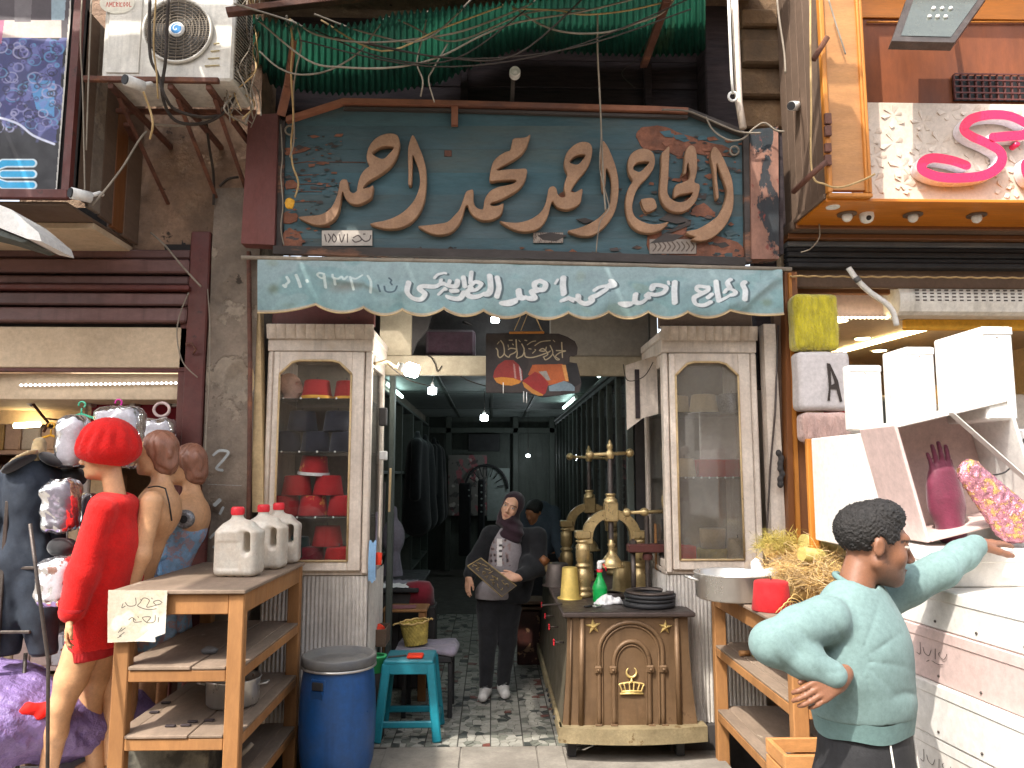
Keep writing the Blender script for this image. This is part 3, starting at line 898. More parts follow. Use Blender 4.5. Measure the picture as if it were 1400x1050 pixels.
for i,(a,b,d_) in enumerate(((-30,20,0),(20,42,.07),(42,60,.03),(60,92,.06),(92,130,0),(130,170,-.05))):
 MB().box(U(1008,80,.12).x,U(1100,80,.12).x,.1-d_-.05,.5,U(1040,b,.05).z,U(1040,a,.05).z,.012).build('stone',M['stone'],sb)
MB().box(U(960,100,.2).x,U(1010,100,.2).x,.12,.34,3.2,5.2,.01).build('side_wall',M['darkwood'],sb)
# TEAL SIGN
SY=-.22
sign=thing('shop_sign','long teal wooden sign with big carved Arabic lettering above the fez shop','sign',(U(700,350,SY).x,SY,U(700,350,SY).z))
top_line=[(392,168),(470,143),(620,146),(900,154),(940,156),(1016,186)]
def topy(px):
 for(a,b),(c,d) in zip(top_line[:-1],top_line[1:]):
  if a<=px<=c:return b+(d-b)*(px-a)/(c-a)
 return top_line[0][1] if px<392 else top_line[-1][1]
rows=[143,172,204,236,266,296,326,356]
bl=[(387,348),(1016,361)]
for j in range(len(rows)-1):
 ya,yb=rows[j],rows[j+1]
 top,bot=[],[]
 for px in range(388,1017,4):
  lowest=346+(px-388)*.018
  t=max(ya,topy(px));b_=min(yb,lowest) if j==len(rows)-2 else yb
  if b_-t>1.5:
   top.append(U(px,t,SY));bot.append(U(px,b_-.15,SY))
 poly=[(p.x,p.z) for p in top]+[(p.x,p.z) for p in reversed(bot)]
 dy=random.uniform(0,.004)
 MB().prism(poly,SY+dy,SY+.04+dy).build('plank',M['teal'],sign)
def strip(pts,w_,y0,y1,name,m_,parent,vert=False):
 P=[U(x,y,(y0+y1)/2) for x,y in pts]
 up=[(p.x,p.z+w_) for p in P]+[(p.x,p.z) for p in reversed(P)]
 return MB().prism(up,y0,y1).build(name,m_,parent)
strip([(392,168),(470,143),(620,146),(900,154),(940,156)],.032,SY-.05,SY-.005,'top_rail',M['rail'],sign)
strip([(940,156),(1016,186)],.032,SY-.05,SY-.005,'top_rail',M['signtrim'],sign)
strip([(470,151),(620,154),(900,162),(940,163)],.018,SY-.028,SY+.01,'moulding',M['signtrim'],sign)
strip([(374,348),(700,354),(1018,364)],.05,SY-.045,SY-.004,'bottom_rail',M['signtrim'],sign)
strip([(384,342),(700,348),(1018,357)],.016,SY-.025,SY-.005,'moulding',M['signtrim'],sign)
strip([(617,172),(626,172)],.12,SY-.035,SY-.006,'bracket',M['rail'],sign)
def quadpanel(pts,y0,y1):
 return MB().prism([(U(x,y,(y0+y1)/2).x,U(x,y,(y0+y1)/2).z) for x,y in pts],y0,y1)
quadpanel([(343,162),(383,160),(378,338),(333,336)],SY-.05,SY+.05).build('end_panel',M['wing'],sign)
quadpanel([(383,166),(391,168),(387,346),(379,344)],SY-.02,SY+.03).build('end_strip',M['signtrim'],sign)
quadpanel([(1022,182),(1060,178),(1061,357),(1024,357)],SY-.05,SY+.05).build('end_panel',M['wing2'],sign)
quadpanel([(1014,186),(1023,186),(1026,360),(1017,361)],SY-.03,SY+.03).build('end_strip',M['signtrim'],sign)
quadpanel([(1061,190),(1066,190),(1068,350),(1062,350)],SY-.03,SY+.05).build('end_strip',M['darkwood'],sign)
for k_,(bx_,by_) in enumerate(((396,178),(1004,206))):
 MB().tube([(lambda a:U(bx_+6*math.cos(a),by_+6*math.sin(a),SY-.03))(2*PI*i/16) for i in range(17)],.006,8).build('ring',M['wire'],sign)
def outline(name,outer,holes,f,m_,parent,Y0,depth,bev=.004,nsm=5):
 """carved shape from an outline: outer and holes in picture pixels"""
 cu=bpy.data.curves.new(name,'CURVE')
 cu.dimensions='2D';cu.fill_mode='BOTH'
 cu.extrude=depth/2-bev;cu.bevel_depth=bev;cu.bevel_resolution=1;cu.offset=-bev
 for ring in[outer]+list(holes):
  pts=catmull([(*f(p),0) for p in ring],nsm,True)
  W=[U(p.x,p.y,Y0) for p in pts]
  sp=cu.splines.new('POLY');sp.points.add(len(W)-1)
  for i,q in enumerate(W):sp.points[i].co=(q.x,q.z,0,1)
  sp.use_cyclic_u=True
 o=bpy.data.objects.new(name,cu);COL.objects.link(o)
 dg=bpy.context.evaluated_depsgraph_get()
 me=bpy.data.meshes.new_from_object(o.evaluated_get(dg))
 bpy.data.objects.remove(o);bpy.data.curves.remove(cu)
 me.name=name
 T=Matrix(((1,0,0,0),(0,0,-1,Y0),(0,1,0,0),(0,0,0,1)))
 me.transform(T)
 me.materials.clear();me.materials.append(m_)
 return link_mesh(name,me,parent)
LY=SY-.028
fA=lambda p:(400+p[0]/6.56,170+p[1]/6.56)
fB=lambda p:(560+p[0]/6.56,170+p[1]/6.56)
fC=lambda p:(680+p[0]/6.56,180+p[1]/6.56)
fD=lambda p:(840+p[0]/7.0,190+p[1]/7.0)
LET=[(fA,[(60,845),(130,885),(200,912),(270,915),(340,893),(390,850),(420,790),(435,720),(445,650),(457,618),(470,655),(490,690),(530,722),(590,730),(650,710),(708,672),(722,630),(728,562),(690,575),(640,585),(660,550),(700,515),(760,480),(830,435),(890,380),(935,310),(960,230),(965,170),(945,115),(900,95),(840,98),(770,125),(710,180),(680,240),(668,300),(675,350),(692,385),(650,420),(615,470),(595,530),(585,580),(578,612),(545,626),(515,600),(505,545),(490,508),(455,505),(430,530),(420,590),(400,660),(370,730),(330,780),(270,815),(200,828),(130,832)],[[(722,268),(770,228),(830,210),(900,215),(905,235),(870,275),(830,315),(790,318),(745,295)]]),(fA,[(1080,110),(1110,150),(1140,220),(1175,310),(1198,400),(1205,500),(1200,600),(1185,700),(1150,790),(1090,870),(1020,920),(940,945),(840,948),(760,930),(700,905),(740,890),(820,875),(900,850),(990,800),(1060,735),(1110,660),(1140,570),(1145,500),(1130,410),(1105,340),(1082,292),(1078,380),(1075,480),(1070,550),(1050,560),(1040,540),(1042,440),(1038,330),(1040,230),(1055,160)],[]),(fB,[(80,925),(140,965),(200,992),(270,1002),(350,990),(410,950),(455,890),(485,810),(500,755),(520,738),(540,790),(580,835),(640,868),(710,872),(780,850),(825,810),(842,722),(790,740),(730,738),(735,715),(800,695),(870,660),(940,620),(1000,570),(1040,500),(1048,415),(960,412),(880,415),(785,425),(810,400),(880,360),(950,320),(1010,270),(1050,210),(1070,150),(1080,105),(1035,130),(935,140),(915,185),(900,245),(860,260),(800,295),(755,340),(735,390),(722,450),(722,520),(800,515),(900,510),(955,515),(930,540),(860,560),(790,575),(730,605),(690,650),(670,700),(660,765),(630,770),(595,750),(575,700),(572,605),(540,600),(505,620),(480,690),(450,770),(400,830),(340,885),(240,905),(150,915)],[]),(fC,[(20,812),(80,855),(150,890),(230,908),(310,900),(380,870),(430,810),(460,740),(475,670),(495,638),(520,675),(560,700),(620,710),(690,690),(740,650),(752,600),(758,525),(700,552),(660,548),(680,500),(730,430),(790,360),(830,280),(848,190),(835,130),(790,105),(730,110),(670,145),(620,200),(598,260),(598,330),(625,395),(605,450),(595,520),(605,588),(570,600),(540,570),(525,520),(495,500),(460,520),(445,580),(430,650),(395,720),(340,770),(270,805),(180,825),(90,822)],[[(645,280),(690,235),(740,218),(785,225),(760,265),(720,305),(670,300)]]),(fC,[(940,100),(975,130),(1010,200),(1045,290),(1070,380),(1082,480),(1078,600),(1055,710),(1010,800),(940,880),(850,940),(760,948),(690,930),(630,900),(700,880),(790,850),(880,800),(950,740),(1000,670),(1015,580),(1018,480),(1005,400),(972,345),(968,450),(955,540),(938,545),(928,450),(925,330),(918,200)],[]),(fD,[(510,805),(470,860),(400,900),(310,912),(220,890),(150,830),(112,740),(100,640),(110,540),(140,460),(170,415),(135,350),(122,280),(130,200),(170,140),(240,108),(310,112),(365,150),(382,220),(365,300),(310,380),(240,450),(195,530),(175,600),(165,680),(190,750),(250,795),(340,825),(430,822)],[[(175,295),(200,250),(260,230),(325,235),(290,280),(240,325),(200,318)]]),(fD,[(255,600),(260,595),(360,590),(392,668),(385,672),(300,700)],[]),(fD,[(515,85),(520,140),(515,250),(508,400),(500,500),(515,560),(560,600),(620,616),(680,600),(725,560),(738,525),(680,535),(620,545),(562,570),(575,460),(640,430),(700,400),(715,350),(708,290),(695,245),(685,300),(675,345),(652,345),(660,260),(668,160),(690,95),(730,75),(765,100),(780,180),(785,290),(772,370),(760,425),(805,450),(802,520),(775,600),(720,670),(650,710),(570,712),(500,680),(445,610),(425,520),(432,400),(440,280),(442,160),(475,120)],[]),(fD,[(940,90),(985,115),(1030,190),(1080,300),(1115,400),(1130,520),(1128,650),(1105,740),(1060,830),(990,910),(900,970),(800,988),(730,970),(765,950),(700,925),(690,895),(790,870),(890,815),(980,745),(1030,660),(1058,570),(1064,500),(1040,420),(1000,320),(970,252),(975,400),(990,565),(965,575),(950,450),(935,300),(912,180)],[]),]
for f,o_,h_ in LET:
 outline('carved_letter',o_,h_,f,M['letter'],sign,LY,.05,.005)
for pts in([(870,182),(892,172),(915,176),(935,184),(960,192),(995,202),(1000,214),(960,212),(938,205),(930,214),(905,205),(880,204)],[(876,176),(893,174),(893,190),(876,190)],[(945,290),(962,278),(978,297)],[(885,318),(900,312),(960,320),(1008,332),(1008,356),(900,352)],[(392,205),(412,200),(424,203),(408,210),(392,212)],[(390,250),(402,246),(406,256),(392,258)],[(388,292),(404,290),(406,302),(388,306)],[(388,318),(400,314),(410,320),(412,338),(388,340)],[(930,240),(938,232),(946,244),(936,252)],[(926,310),(938,306),(936,320),(924,322)],[(760,272),(780,268),(784,262),(770,262)]):
 P=catmull([(x,y,0) for x,y in pts],4,True)
 P=[(p.x+random.uniform(-1,1),p.y+random.uniform(-1,1)) for p in P]
 pk_=globals().get('pk_',0)+1
 quadpanel(P,SY-.003-.0004*pk_,SY+.002).build('bare_patch',M['undercoat'],sign)
for a in([(398,224),(420,221),(500,222)],[(402,240),(446,238)],[(404,252),(480,250)],[(400,262),(440,262)],[(404,276),(440,275)]):
 P=[U(x,y,SY-.002) for x,y in a]
 MB().tube(P,.0022,5).build('crack',M['undercoat'],sign)
for pts in([(888,333),(910,318),(935,322),(920,330)],[(735,322),(752,318),(775,322),(760,330),(742,328)],[(787,300),(800,298),(812,302),(800,306)],[(900,300),(918,290),(945,302),(925,306)],[(910,318),(945,300),(944,308),(918,318)]):
 m_=quadpanel(pts,SY-.014,SY-.008);m_.build('paint_flake',M['signtrim'],sign)
fk={'teal':MB(),'undercoat':MB(),'signtrim':MB()}
rf_=random.Random(77)
for i in range(420):
 if i%3==0:px_,py__=rf_.uniform(390,1012),347+(rf_.random()**2)*-14+.018*300
 elif i%3==1:px_,py__=rf_.gauss(945,45),rf_.uniform(180,350)
 else:px_,py__=rf_.uniform(392,470),rf_.uniform(185,345)
 if not(391<px_<1012) or py__<topy(px_)+8:continue
 c=U(px_,py__,SY-.004)
 a,r_=rf_.uniform(0,6.3),rf_.uniform(.004,.02)*(1.4 if i%3==1 else 1)
 pts=[c+Vector((r_*rf_.uniform(.6,1.3)*math.cos(a+q*1.57)*1.7,-rf_.uniform(0,.006),r_*rf_.uniform(.4,1)*math.sin(a+q*1.57))) for q in range(4)]
 fk[rf_.choice(('teal','undercoat','signtrim'))].add(pts,[(0,1,2),(0,2,3)])
for k_,m_ in fk.items():tag(m_.build('paint_flakes',M[k_],sign),kind='stuff')
for(x0,y0,x1,y1,sd) in((440,315,509,336,1),(888,327,952,347,5),(729,318,770,332,9)):
 cv=Canvas(x0,y0,x1,y1,.35,hx('b5aba0') if sd==1 else hx('8d8074'))
 r_=random.Random(sd)
 x=x0+4
 if sd==1:
  ink=hx('4a3d3a')
  for st in([(444,321),(446,330)],[(449,320),(452,325),(449,331)],[(456,320),(460,326),(457,331),(454,326),(456,320)],[(464,321),(467,331),(471,321)],[(475,320),(475,331)],[(483,325),(490,322),(494,328),(486,331),(482,328)],[(494,326),(499,330),(505,328),(507,322)],[(497,320),(499,320)]):
   cv.stroke(st,1.7,ink)
 elif sd==5:
  for i in range(9):
   cv.stroke([(x0+5+i*6.5,y0+4),(x0+9+i*6.5,y0+10),(x0+5+i*6.5,y0+16)],1.8,hx('57483c'))
 else:
  cv.blot(4,hx('5a4a40'),.1,1.2,.9)
 cv.build('name_plate',M['painted'],lambda x,y:Uv(x,y,np.full_like(x,SY-.0125)),sign)
 quadpanel([(x0,y0),(x1,y0),(x1,y1),(x0,y1)],SY-.011,SY-.001).build('plate_back',M['signtrim'],sign)
MB().box(U(612,210,SY).x-.02,U(612,210,SY).x+.025,SY-.006,SY+.001,U(612,210,SY).z-.02,U(612,210,SY).z+.02,.002).build('rust_spot',M['rust'],sign)
# GREEN CANVAS BANNER
BY=-.34
cv=Canvas(352,350,1071,444,.62,hx('97abad'))
cv.blot(11,hx('75989a'),.15,.035,.5).blot(12,hx('90a0a3'),.2,.03,.6).blot(15,hx('8f9b8a'),.5,.05,.5)
grd=np.clip((cv.Y-352)/90,0,1)[...,None]
cv.c=cv.c*(1-.35*grd)+np.array(hx('649a9e'))*.35*grd
st_=np.clip(1-np.hypot((cv.X-470)/40,(cv.Y-398)/14),0,1)[...,None]
cv.c=cv.c*(1-.6*st_)+np.array(hx('7f7568'))*.6*st_
for(a,b) in((1048,417),(374,402)):
 st_=np.clip(1.4-1.4*np.hypot((cv.X-a)/11,(cv.Y-b)/12),0,1)[...,None]
 cv.c=cv.c*(1-.6*st_)+np.array(hx('6d7a60'))*.6*st_
g1=lambda P:[(350+x/6.667,350+y/6.667) for x,y in P]
g2=lambda P:[(540+x/6.364,355+y/6.364) for x,y in P]
g3=lambda P:[(740+x/7.78,355+y/7.78) for x,y in P]
g4=lambda P:[(890+x/7.37,360+y/7.37) for x,y in P]
W_=[]
def ws(g,P,wd,sc):W_.append((g(P),wd/sc))
for P,wd in(([(945,130),(925,170),(950,260),(945,395)],52),([(800,105),(770,150),(795,230)],48),([(745,285),(770,250),(850,290),(820,350),(690,395)],44),([(655,115),(665,240),(685,390)],50),([(560,190),(480,185),(462,240),(520,270)],42),([(575,190),(570,235),(490,300),(435,360),(450,440),(530,440),(600,395)],46),([(575,330),(610,290)],46),([(240,130),(235,250),(240,405)],56),([(175,120),(180,150)],26),([(20,235),(40,185),(120,185),(150,215),(110,280),(10,330)],40)):
 ws(g4,P,wd,7.37)
for P,wd in(([(1170,310),(1190,240),(1260,220),(1330,245),(1300,320),(1200,380)],46),([(1190,375),(1120,400),(1140,440),(1070,490),(1000,460),(1000,380),(1005,355)],54),([(975,470),(900,470),(835,490),(890,510),(950,490)],40),([(750,195),(770,230),(715,275)],72),([(700,265),(620,265),(565,300)],40),([(690,320),(600,370),(530,400),(540,440),(470,480),(400,450),(395,385)],58),([(380,445),(290,450),(215,465),(330,478)],40),([(235,145),(230,250),(240,375)],62),([(175,165),(150,215)],26)):
 ws(g3,P,wd,7.78)
for P,wd in(([(1265,150),(1215,185),(1225,240),(1290,240),(1310,180),(1265,150)],46),([(1235,255),(1190,290),(1215,340),(1150,375),(1090,350),(1075,270)],50),([(1060,365),(990,380),(925,400),(1000,408),(1050,390)],38),([(890,125),(905,230),(885,335)],44),([(825,115),(830,280),(780,350),(680,355),(625,310),(660,255)],48),([(650,235),(700,185),(750,225),(710,275),(650,275)],38),([(665,75),(655,190)],36),([(595,130),(608,230)],40),([(600,300),(560,370),(460,390)],46),([(540,285),(490,305)],40),([(545,175),(530,235),(460,250),(400,235),(350,252),(250,235),(212,265),(260,320),(225,380),(150,375),(105,320),(120,210)],44),([(465,240),(478,185)],30),([(395,235),(400,185)],30),([(345,150),(375,115),(440,105)],26),([(440,300),(385,350)],34)):
 ws(g2,P,wd,6.364)
for pts,wd in W_:
 cv.stroke([(x+3.1,y+1.6) for x,y in pts],wd+.6,hx('56666c'))
for pts,wd in W_:
 cv.stroke(pts,wd+.5,hx('d6d9d9'))
cv.poly(g2([(1250,175),(1285,180),(1275,200),(1240,192)]),hx('7f9a9a'))
cv.poly(g4([(470,210),(545,215),(505,245)]),hx('7f9a9a'))
cv.poly(g3([(1205,275),(1290,280),(1235,318)]),hx('7f9a9a'))
for P,wd in(([(250,310),(270,330),(275,300),(300,270),(280,215)],26),([(365,195),(385,260),(405,345)],28),([(462,270),(468,290)],28),([(620,180),(580,175),(560,210),(600,240),(625,210)],22),([(620,200),(635,345)],26),([(698,178),(705,215),(750,220),(780,195),(800,225),(830,195)],22),([(712,215),(722,290)],24),([(858,200),(875,280),(890,355)],22),([(875,215),(910,225),(940,210),(968,190)],20),([(1020,190),(1048,260),(1042,385)],24)):
 pts=g1(P)
 cv.stroke(pts,wd/6.667,hx('cfdcd8'),al=.8)
for P,wd in(([(1170,290),(1180,340),(1220,358),(1265,350),(1285,300)],18),([(1212,195),(1235,225),(1225,245),(1240,275)],16),([(1112,280),(1130,350)],18)):
 cv.stroke(g1(P),wd/6.667,hx('4c5f6a'))
scal=[(352,428),(432,417),(497,421),(550,424),(607,422),(661,425),(719,428),(777,428),(832,427),(886,427),(940,427),(998,425),(1071,430)]
def ban_bottom(px):
 k=0
 for i in range(len(scal)-1):
  m0=scal[i][0]<=px
  k=np.where(m0,i,k)
 sx_=np.array([a for a,b in scal]);sy_=np.array([b for a,b in scal])
 k=np.clip(k,0,len(scal)-2)
 t=np.clip((px-sx_[k])/(sx_[k+1]-sx_[k]),0,1)
 dp=np.where((k==0),4.0,np.where(k==len(scal)-2,4,9.5))
 return sy_[k]+(sy_[k+1]-sy_[k])*t+dp*np.sin(PI*t)**.8,t,k
def ban(px,py):
 v=(py-350)/94.0
 top=353+(px-352)*.0215
 bt,t,k=ban_bottom(px)
 yy=top+(bt-top)*v
 x=px+np.where(px>1040,1,0)*(v*2-1)
 Y=BY-.02*np.sin(PI*v)+v**2*.018*np.sin(2*PI*t)+v**3*.02*smooth_noise(px,py,0,5,.05)
 fold=np.exp(-((px-1035)*.8+(py-395)*.9)**2/120)+.7*np.exp(-((px-1050)*.9+(py-380)*.6)**2/40)
 Y=Y-.02*fold*np.clip((px-980)/60,0,1)
 Y=Y-.02*np.exp(-((py-385)-(px-470)*.28)**2/60)*np.exp(-((px-480)/50)**2)
 Y=Y+.006*smooth_noise(px,py*1.5,0,21,.06)
 return Uv(x,yy,Y)
_bt,_t,_k=ban_bottom(cv.X)
edge=np.clip((cv.Y-(444-5.5))/.8,0,1)[...,None]
cv.c=cv.c*(1-edge)+np.array(hx('b7ab98'))*edge
bn=tag(cv.build('cloth_banner',M['banner'],ban),'faded green cloth banner with white painted Arabic lettering below the sign','banner')
MB().tube([U(330,352,BY-.0),U(700,358.5,BY),U(1082,368,BY)],.012,10).build('rod',M['wire'],bn)
tr=MB()
px=np.arange(352,1071,1.2)
bt,t,k=ban_bottom(px)
for off_,rr in((-.5,.0045),):
 X_,Y_,Z_=ban(px,np.full_like(px,443.5))
 tr.tube([(X_[i],Y_[i]-.004,Z_[i]) for i in range(len(px))],rr,6)
tr.build('trim',M['cream2'],bn)
# SHOWCASES
def showcase(x0,x1,label,left):
 t=thing('showcase',label,'showcase',((x0+x1)/2,0.2,FZ))
 zt,zc0,zd0,zd1,zb=zY(430,0),zY(458,0),zY(482,0),zY(779,0),zY(990,0)
 w_=x1-x0
 yb=.62
 MB().box(x0+.01,x1-.01,.05,yb,FZ,zd1-.02,.004).build('base',M['cream'],t)
 for(a,b) in((x0+.005,x0+.03),(x1-.03,x1-.005)):
  isopen=(b>(x0+x1)/2)==left
  if isopen:
   MB().box(a,b,.0,.07,zd1,zd0,.004).box(a,b,yb-.06,yb,zd1,zd0,.004).box(a,b,.07,yb-.06,zd1,zd1+.05,.004).box(a,b,.07,yb-.06,zd0-.08,zd0,.004).build('side_frame',M['cream'],t)
   MB().box(a+.008,a+.013,.07,yb-.06,zd1+.05,zd0-.08,0).build('side_pane',M['glass'],t)
  else:
   MB().box(a,b,.0,yb,zd1,zd0,.004).build('side_panel',M['cream'],t)
 MB().box(x0+.03,x1-.03,yb-.02,yb,zd1,zd0,0).build('back_panel',M['innerwall'],t)
 MB().box(x0,x1,.0,yb,zd1-.03,zd1-.002,.003).build('bottom_shelf',M['cream'],t)
 MB().box(x0-.005,x1+.005,-.02,yb,zd0,zc0-.02,.006).build('top_board',M['cream'],t)
 MB().box(x0-.01,x1+.01,-.022,yb,zc0-.02,zc0+.03,.006).build('crown_board',M['cream'],t)
 n=11
 for i in range(n):
  a=x0-.01+(w_+.02)*i/n
  wd=(w_+.02)/n
  mb_=MB()
  mb_.grid(lambda u,v:(a+wd*u,-.03-.016*math.sin(PI*u)**.6*(.4+.6*v)-.02*v,zc0-.035+.085*v),6,4,True)
  mb_.box(a,a+wd-.002,-.05,-.02,zc0+.045,zc0+.055,.001)
  mb_.build('crown_flute',M['cream'],t)
 for a in((x0,x0+.035),(x1-.04,x1)):
  MB().box(a[0],a[1],-.025,.04,zd1-.02,zd0-.002,.008).build('post',M['cream'],t)
 d0,d1=x0+.04,x1-.045
 sw=.052
 door=MB().box(d0,d0+sw*.75,-.035,-.002,zd1,zd0-.005,.005).build('door',M['cream'],t)
 MB().box(d1-sw*1.5,d1,-.035,-.002,zd1,zd0-.005,.005).build('stile',M['cream'],door)
 MB().box(d0+sw*.75,d1-sw*1.5,-.034,-.003,zd1,zd1+.06,.004).build('bottom_rail',M['cream'],door)
 gx0,gx1=d0+sw*.75,d1-sw*1.5
 zt_=zd0-.006
 dp=.055
 arch=[(gx0,zt_),(gx1,zt_),(gx1,zt_-dp-.085)]
 cu_=[(gx1-.03,zt_-dp-.055),(gx1-.075,zt_-dp-.012),(gx1-.12,zt_-dp),(gx0+.12,zt_-dp),(gx0+.075,zt_-dp-.012),(gx0+.03,zt_-dp-.055)]
 arch+=cu_+[(gx0,zt_-dp-.085)]
 MB().prism(arch,-.034,-.003).build('top_rail',M['cream'],door)
 ed=[Vector((gx1,-.037,zt_-dp-.085))]+[Vector((a,-.037,b)) for a,b in cu_]+[Vector((gx0,-.037,zt_-dp-.085))]
 MB().tube(ed,.008,8).tube([ed[0],(gx1,-.037,zd1+.06)],.007,8).tube([ed[-1],(gx0,-.037,zd1+.06)],.007,8).tube([(gx0,-.037,zd1+.06),(gx1,-.037,zd1+.06)],.007,8).build('bead',M['cream2'],door)
 MB().box(gx0-.01,gx1+.01,-.018,-.014,zd1+.04,zt_-.03,0).build('pane',M['glass'] if left else M['glassdusty'],door)
 for py in((548,618,704) if left else(565,652)):
  z=zY(py,.2)
  MB().box(x0+.03,x1-.03,.03,yb-.03,z-.009,z-.003,.001).build('shelf',M['glass'] if False else M['ribshelf'],t)
  if left or py>600:
   for q in range(5 if left else 9):
    MB().ball((x0+.09+q*(.11 if left else .05),.022,z-.004),.007,4).build('shelf_pin',M['white'],t)
 def rib(u,v):
  x=x0+.0+w_*u
  return(x,.01-.012*abs(math.sin(u*PI*26))**.7+.004*noise.noise(Vector((x*6,v*5,1))),zb+(zd1-.035-zb)*v)
 MB().grid(rib,260,8).build('ribbed_panel',M['ribbed'],t)
 def ribs(u,v):
  y=.0+yb*u
  xx=x1 if left else x0
  return(xx+(.005 if left else-.005)*(1+abs(math.sin(u*PI*24))),y,zb+(zd1-.035-zb)*v)
 MB().grid(ribs,240,2,True,not left).build('ribbed_side',M['ribbed'],t)
 MB().box(x0-.01,x1+.01,-.03,yb,FZ-.12 if False else 0,zb-.002,.006).build('plinth',M['dark'],t)
 MB().box(x0,x1+(.0 if left else 0),.03,.09,zc0+.06,zt+.15,.004).build('header',M['maroon'] if left else M['oldboard'],t)
 return t,zd1,zd0
M['ribshelf']=glass('shelf_glass',amt=.08,film=(.45,.5,.48),refl=1.0)
LX0,LX1=xY(362,0),xY(506,0)
RX0,RX1=xY(908,0),xY(1038,0)
caseL,ZD1,ZD0=showcase(LX0,LX1,'cream painted glass showcase full of red and black fezzes, left of the shop door',True)
caseR,_,_=showcase(RX0,RX1,'cream painted dusty glass showcase with pale hats, right of the shop door',False)
def fez(px,py,Y,m_,label,group,rb=.1,rt=.076,h=.125,band=None,tilt=(0,0),stem=True,z=None,up=False):
 """py is the pixel row of its underside (or of z when given)"""
 p=U(px,py,Y)
 if z is not None:p.z=z
 t=thing('fez',label,'fez',p,group)
 T=Matrix.Translation(p)@Euler((R(tilt[0]),R(tilt[1]),random.uniform(0,6))).to_matrix().to_4x4()
 if up:T=T@Matrix.Translation((0,0,h))@Matrix.Rotation(PI,4,'X')
 b=MB(T).lathe([(rb-.006,.004),(rb-.002,0),(rb,.003),(rb*.55+rt*.45,h*.45),(rt+.004,h-.01),(rt,h-.002),(rt-.006,h),(rt*.5,h+.001),(.001,h+.001)],n=32)
 b.lathe([(rb-.004,.002),(rt-.006,h-.006),(.001,h-.006)],n=20)
 b.build('crown',m_,t)
 if band is not None:MB(T).lathe([(rb+.002,.002),(rb+.003,.01),(rb+.0005,.022)],n=32).build('band',band,t)
 if stem:MB(T).tube([(0,0,h),(.002,0,h+.012),(.004,.001,h+.022)],.0025,5).build('stem',M['feltblack'],t)
 return t
g_='fezzes in the left showcase'
zs={k:zY(k,.2) for k in(548,618,704)}
fez(433,548,.16,M['felt'],'red fez with a yellow band on the top shelf beside the mannequin head',g_,band=M['goldband'],z=zs[548])
fez(474,548,.2,M['felt'],'red fez with yellow band partly behind the frame, top shelf right end',g_,band=M['goldband'],z=zs[548],rb=.085,rt=.065)
for(px,lv,lb) in((392,0,'black fez at the lower left of the black pile'),(432,0,'black fez in the lower middle of the black pile'),(471,0,'black fez at the lower right of the black pile'),(413,1,'black fez upper left on the black pile'),(462,1,'black fez upper right on the black pile')):
 fez(px,600,.2,M['feltblack'],lb+' on the second shelf',g_,rb=.098,rt=.078,h=.13,z=zs[618]+.132*lv)
for(px,lv,m_,lb) in((390,0,'felt','plain red fez at the left foot of the red pyramid'),(428,0,'feltgold','red fez with gold print in the middle foot of the red pyramid'),(468,0,'felt','plain red fez at the right foot of the red pyramid'),(405,1,'felt','plain red fez in the second tier of the pyramid, left'),(448,1,'felt','plain red fez in the second tier of the pyramid, right'),(427,2,'feltgold','red fez with gold print and pale band crowning the pyramid')):
 fez(px,700,.2,M[m_],lb,g_,rb=.098,rt=.076,h=.125,z=zs[704]+.127*lv,band=M['cloth_white'] if lv==2 else None,tilt=(0,5 if lv==2 else 0))
zb_=ZD1+.0
fez(404,770,.22,M['feltgreen'],'dark green fez on the floor of the left showcase',g_,z=zb_+.06)
fez(447,770,.22,M['felt'],'red fez sitting on other hats at the bottom of the left showcase',g_,rb=.098,z=zb_+.128)
fez(463,775,.16,M['felt'],'red fez lowest on the right, behind the crumpled white cloth',g_,z=zb_)
fez(424,775,.22,M['feltmaroon'],'maroon fez at the bottom of the left showcase',g_,z=zb_)
fez(389,775,.28,M['feltblack'],'black fez under the dark green one',g_,rt=.085,h=.06,z=zb_,stem=False)
p=U(398,546,.18);p.z=zs[548]
hd=SDF((p.x-.12,p.y-.14,p.z-.01),(p.x+.12,p.y+.14,p.z+.2),.004)
cx,cy,cz=p.x,p.y,p.z
hd.ell((cx-.015,cy,cz+.1),(.07,.06,.075)).ell((cx+.02,cy,cz+.07),(.05,.05,.07),k=.02).cone((cx+.065,cy-.012,cz+.085),(cx+.078,cy-.012,cz+.062),.007,.01,k=.01)
hd.cone((cx,cy,cz+.03),(cx-.005,cy,cz),.04,.05,k=.02).ell((cx+.06,cy-.02,cz+.045),(.014,.014,.006),k=.008).ell((cx+.05,cy-.035,cz+.1),(.015,.015,.01),k=.01,sub=True)
tag(hd.build('bald_display_bust',M['skin_pale']),'bald pale mannequin head on the top shelf of the left showcase','display head')
p=U(455,772,.1)
cl=MB().grid(lambda u,v:(p.x-.09+.2*u,.05+.1*v,zb_+.01+.035*abs(noise.noise(Vector((u*5,v*3,2))))+.02*u),24,12)
tag(cl.build('folded_scarf',M['lace']),'crumpled white printed scarf at the bottom of the left showcase','scarf')
g_='goods in the right showcase'
zr={k:zY(k,.2) for k in(565,652)}
fez(962,560,.25,M['felttan'],'beige fez on the top shelf of the right showcase',g_,z=zr[565],h=.13)
fez(928,560,.3,M['felttan'],'beige fez at the left end of the upper shelf',g_,z=zr[565],rb=.07,rt=.06)
fez(1000,560,.3,M['silverprint'],'silver sequinned fez on the upper shelf, right',g_,z=zr[565],rb=.085,rt=.08,h=.14)
fez(936,650,.2,M['felttan'],'tan fez on the middle shelf above the red hats',g_,z=zr[652],rb=.075,rt=.06,h=.12)
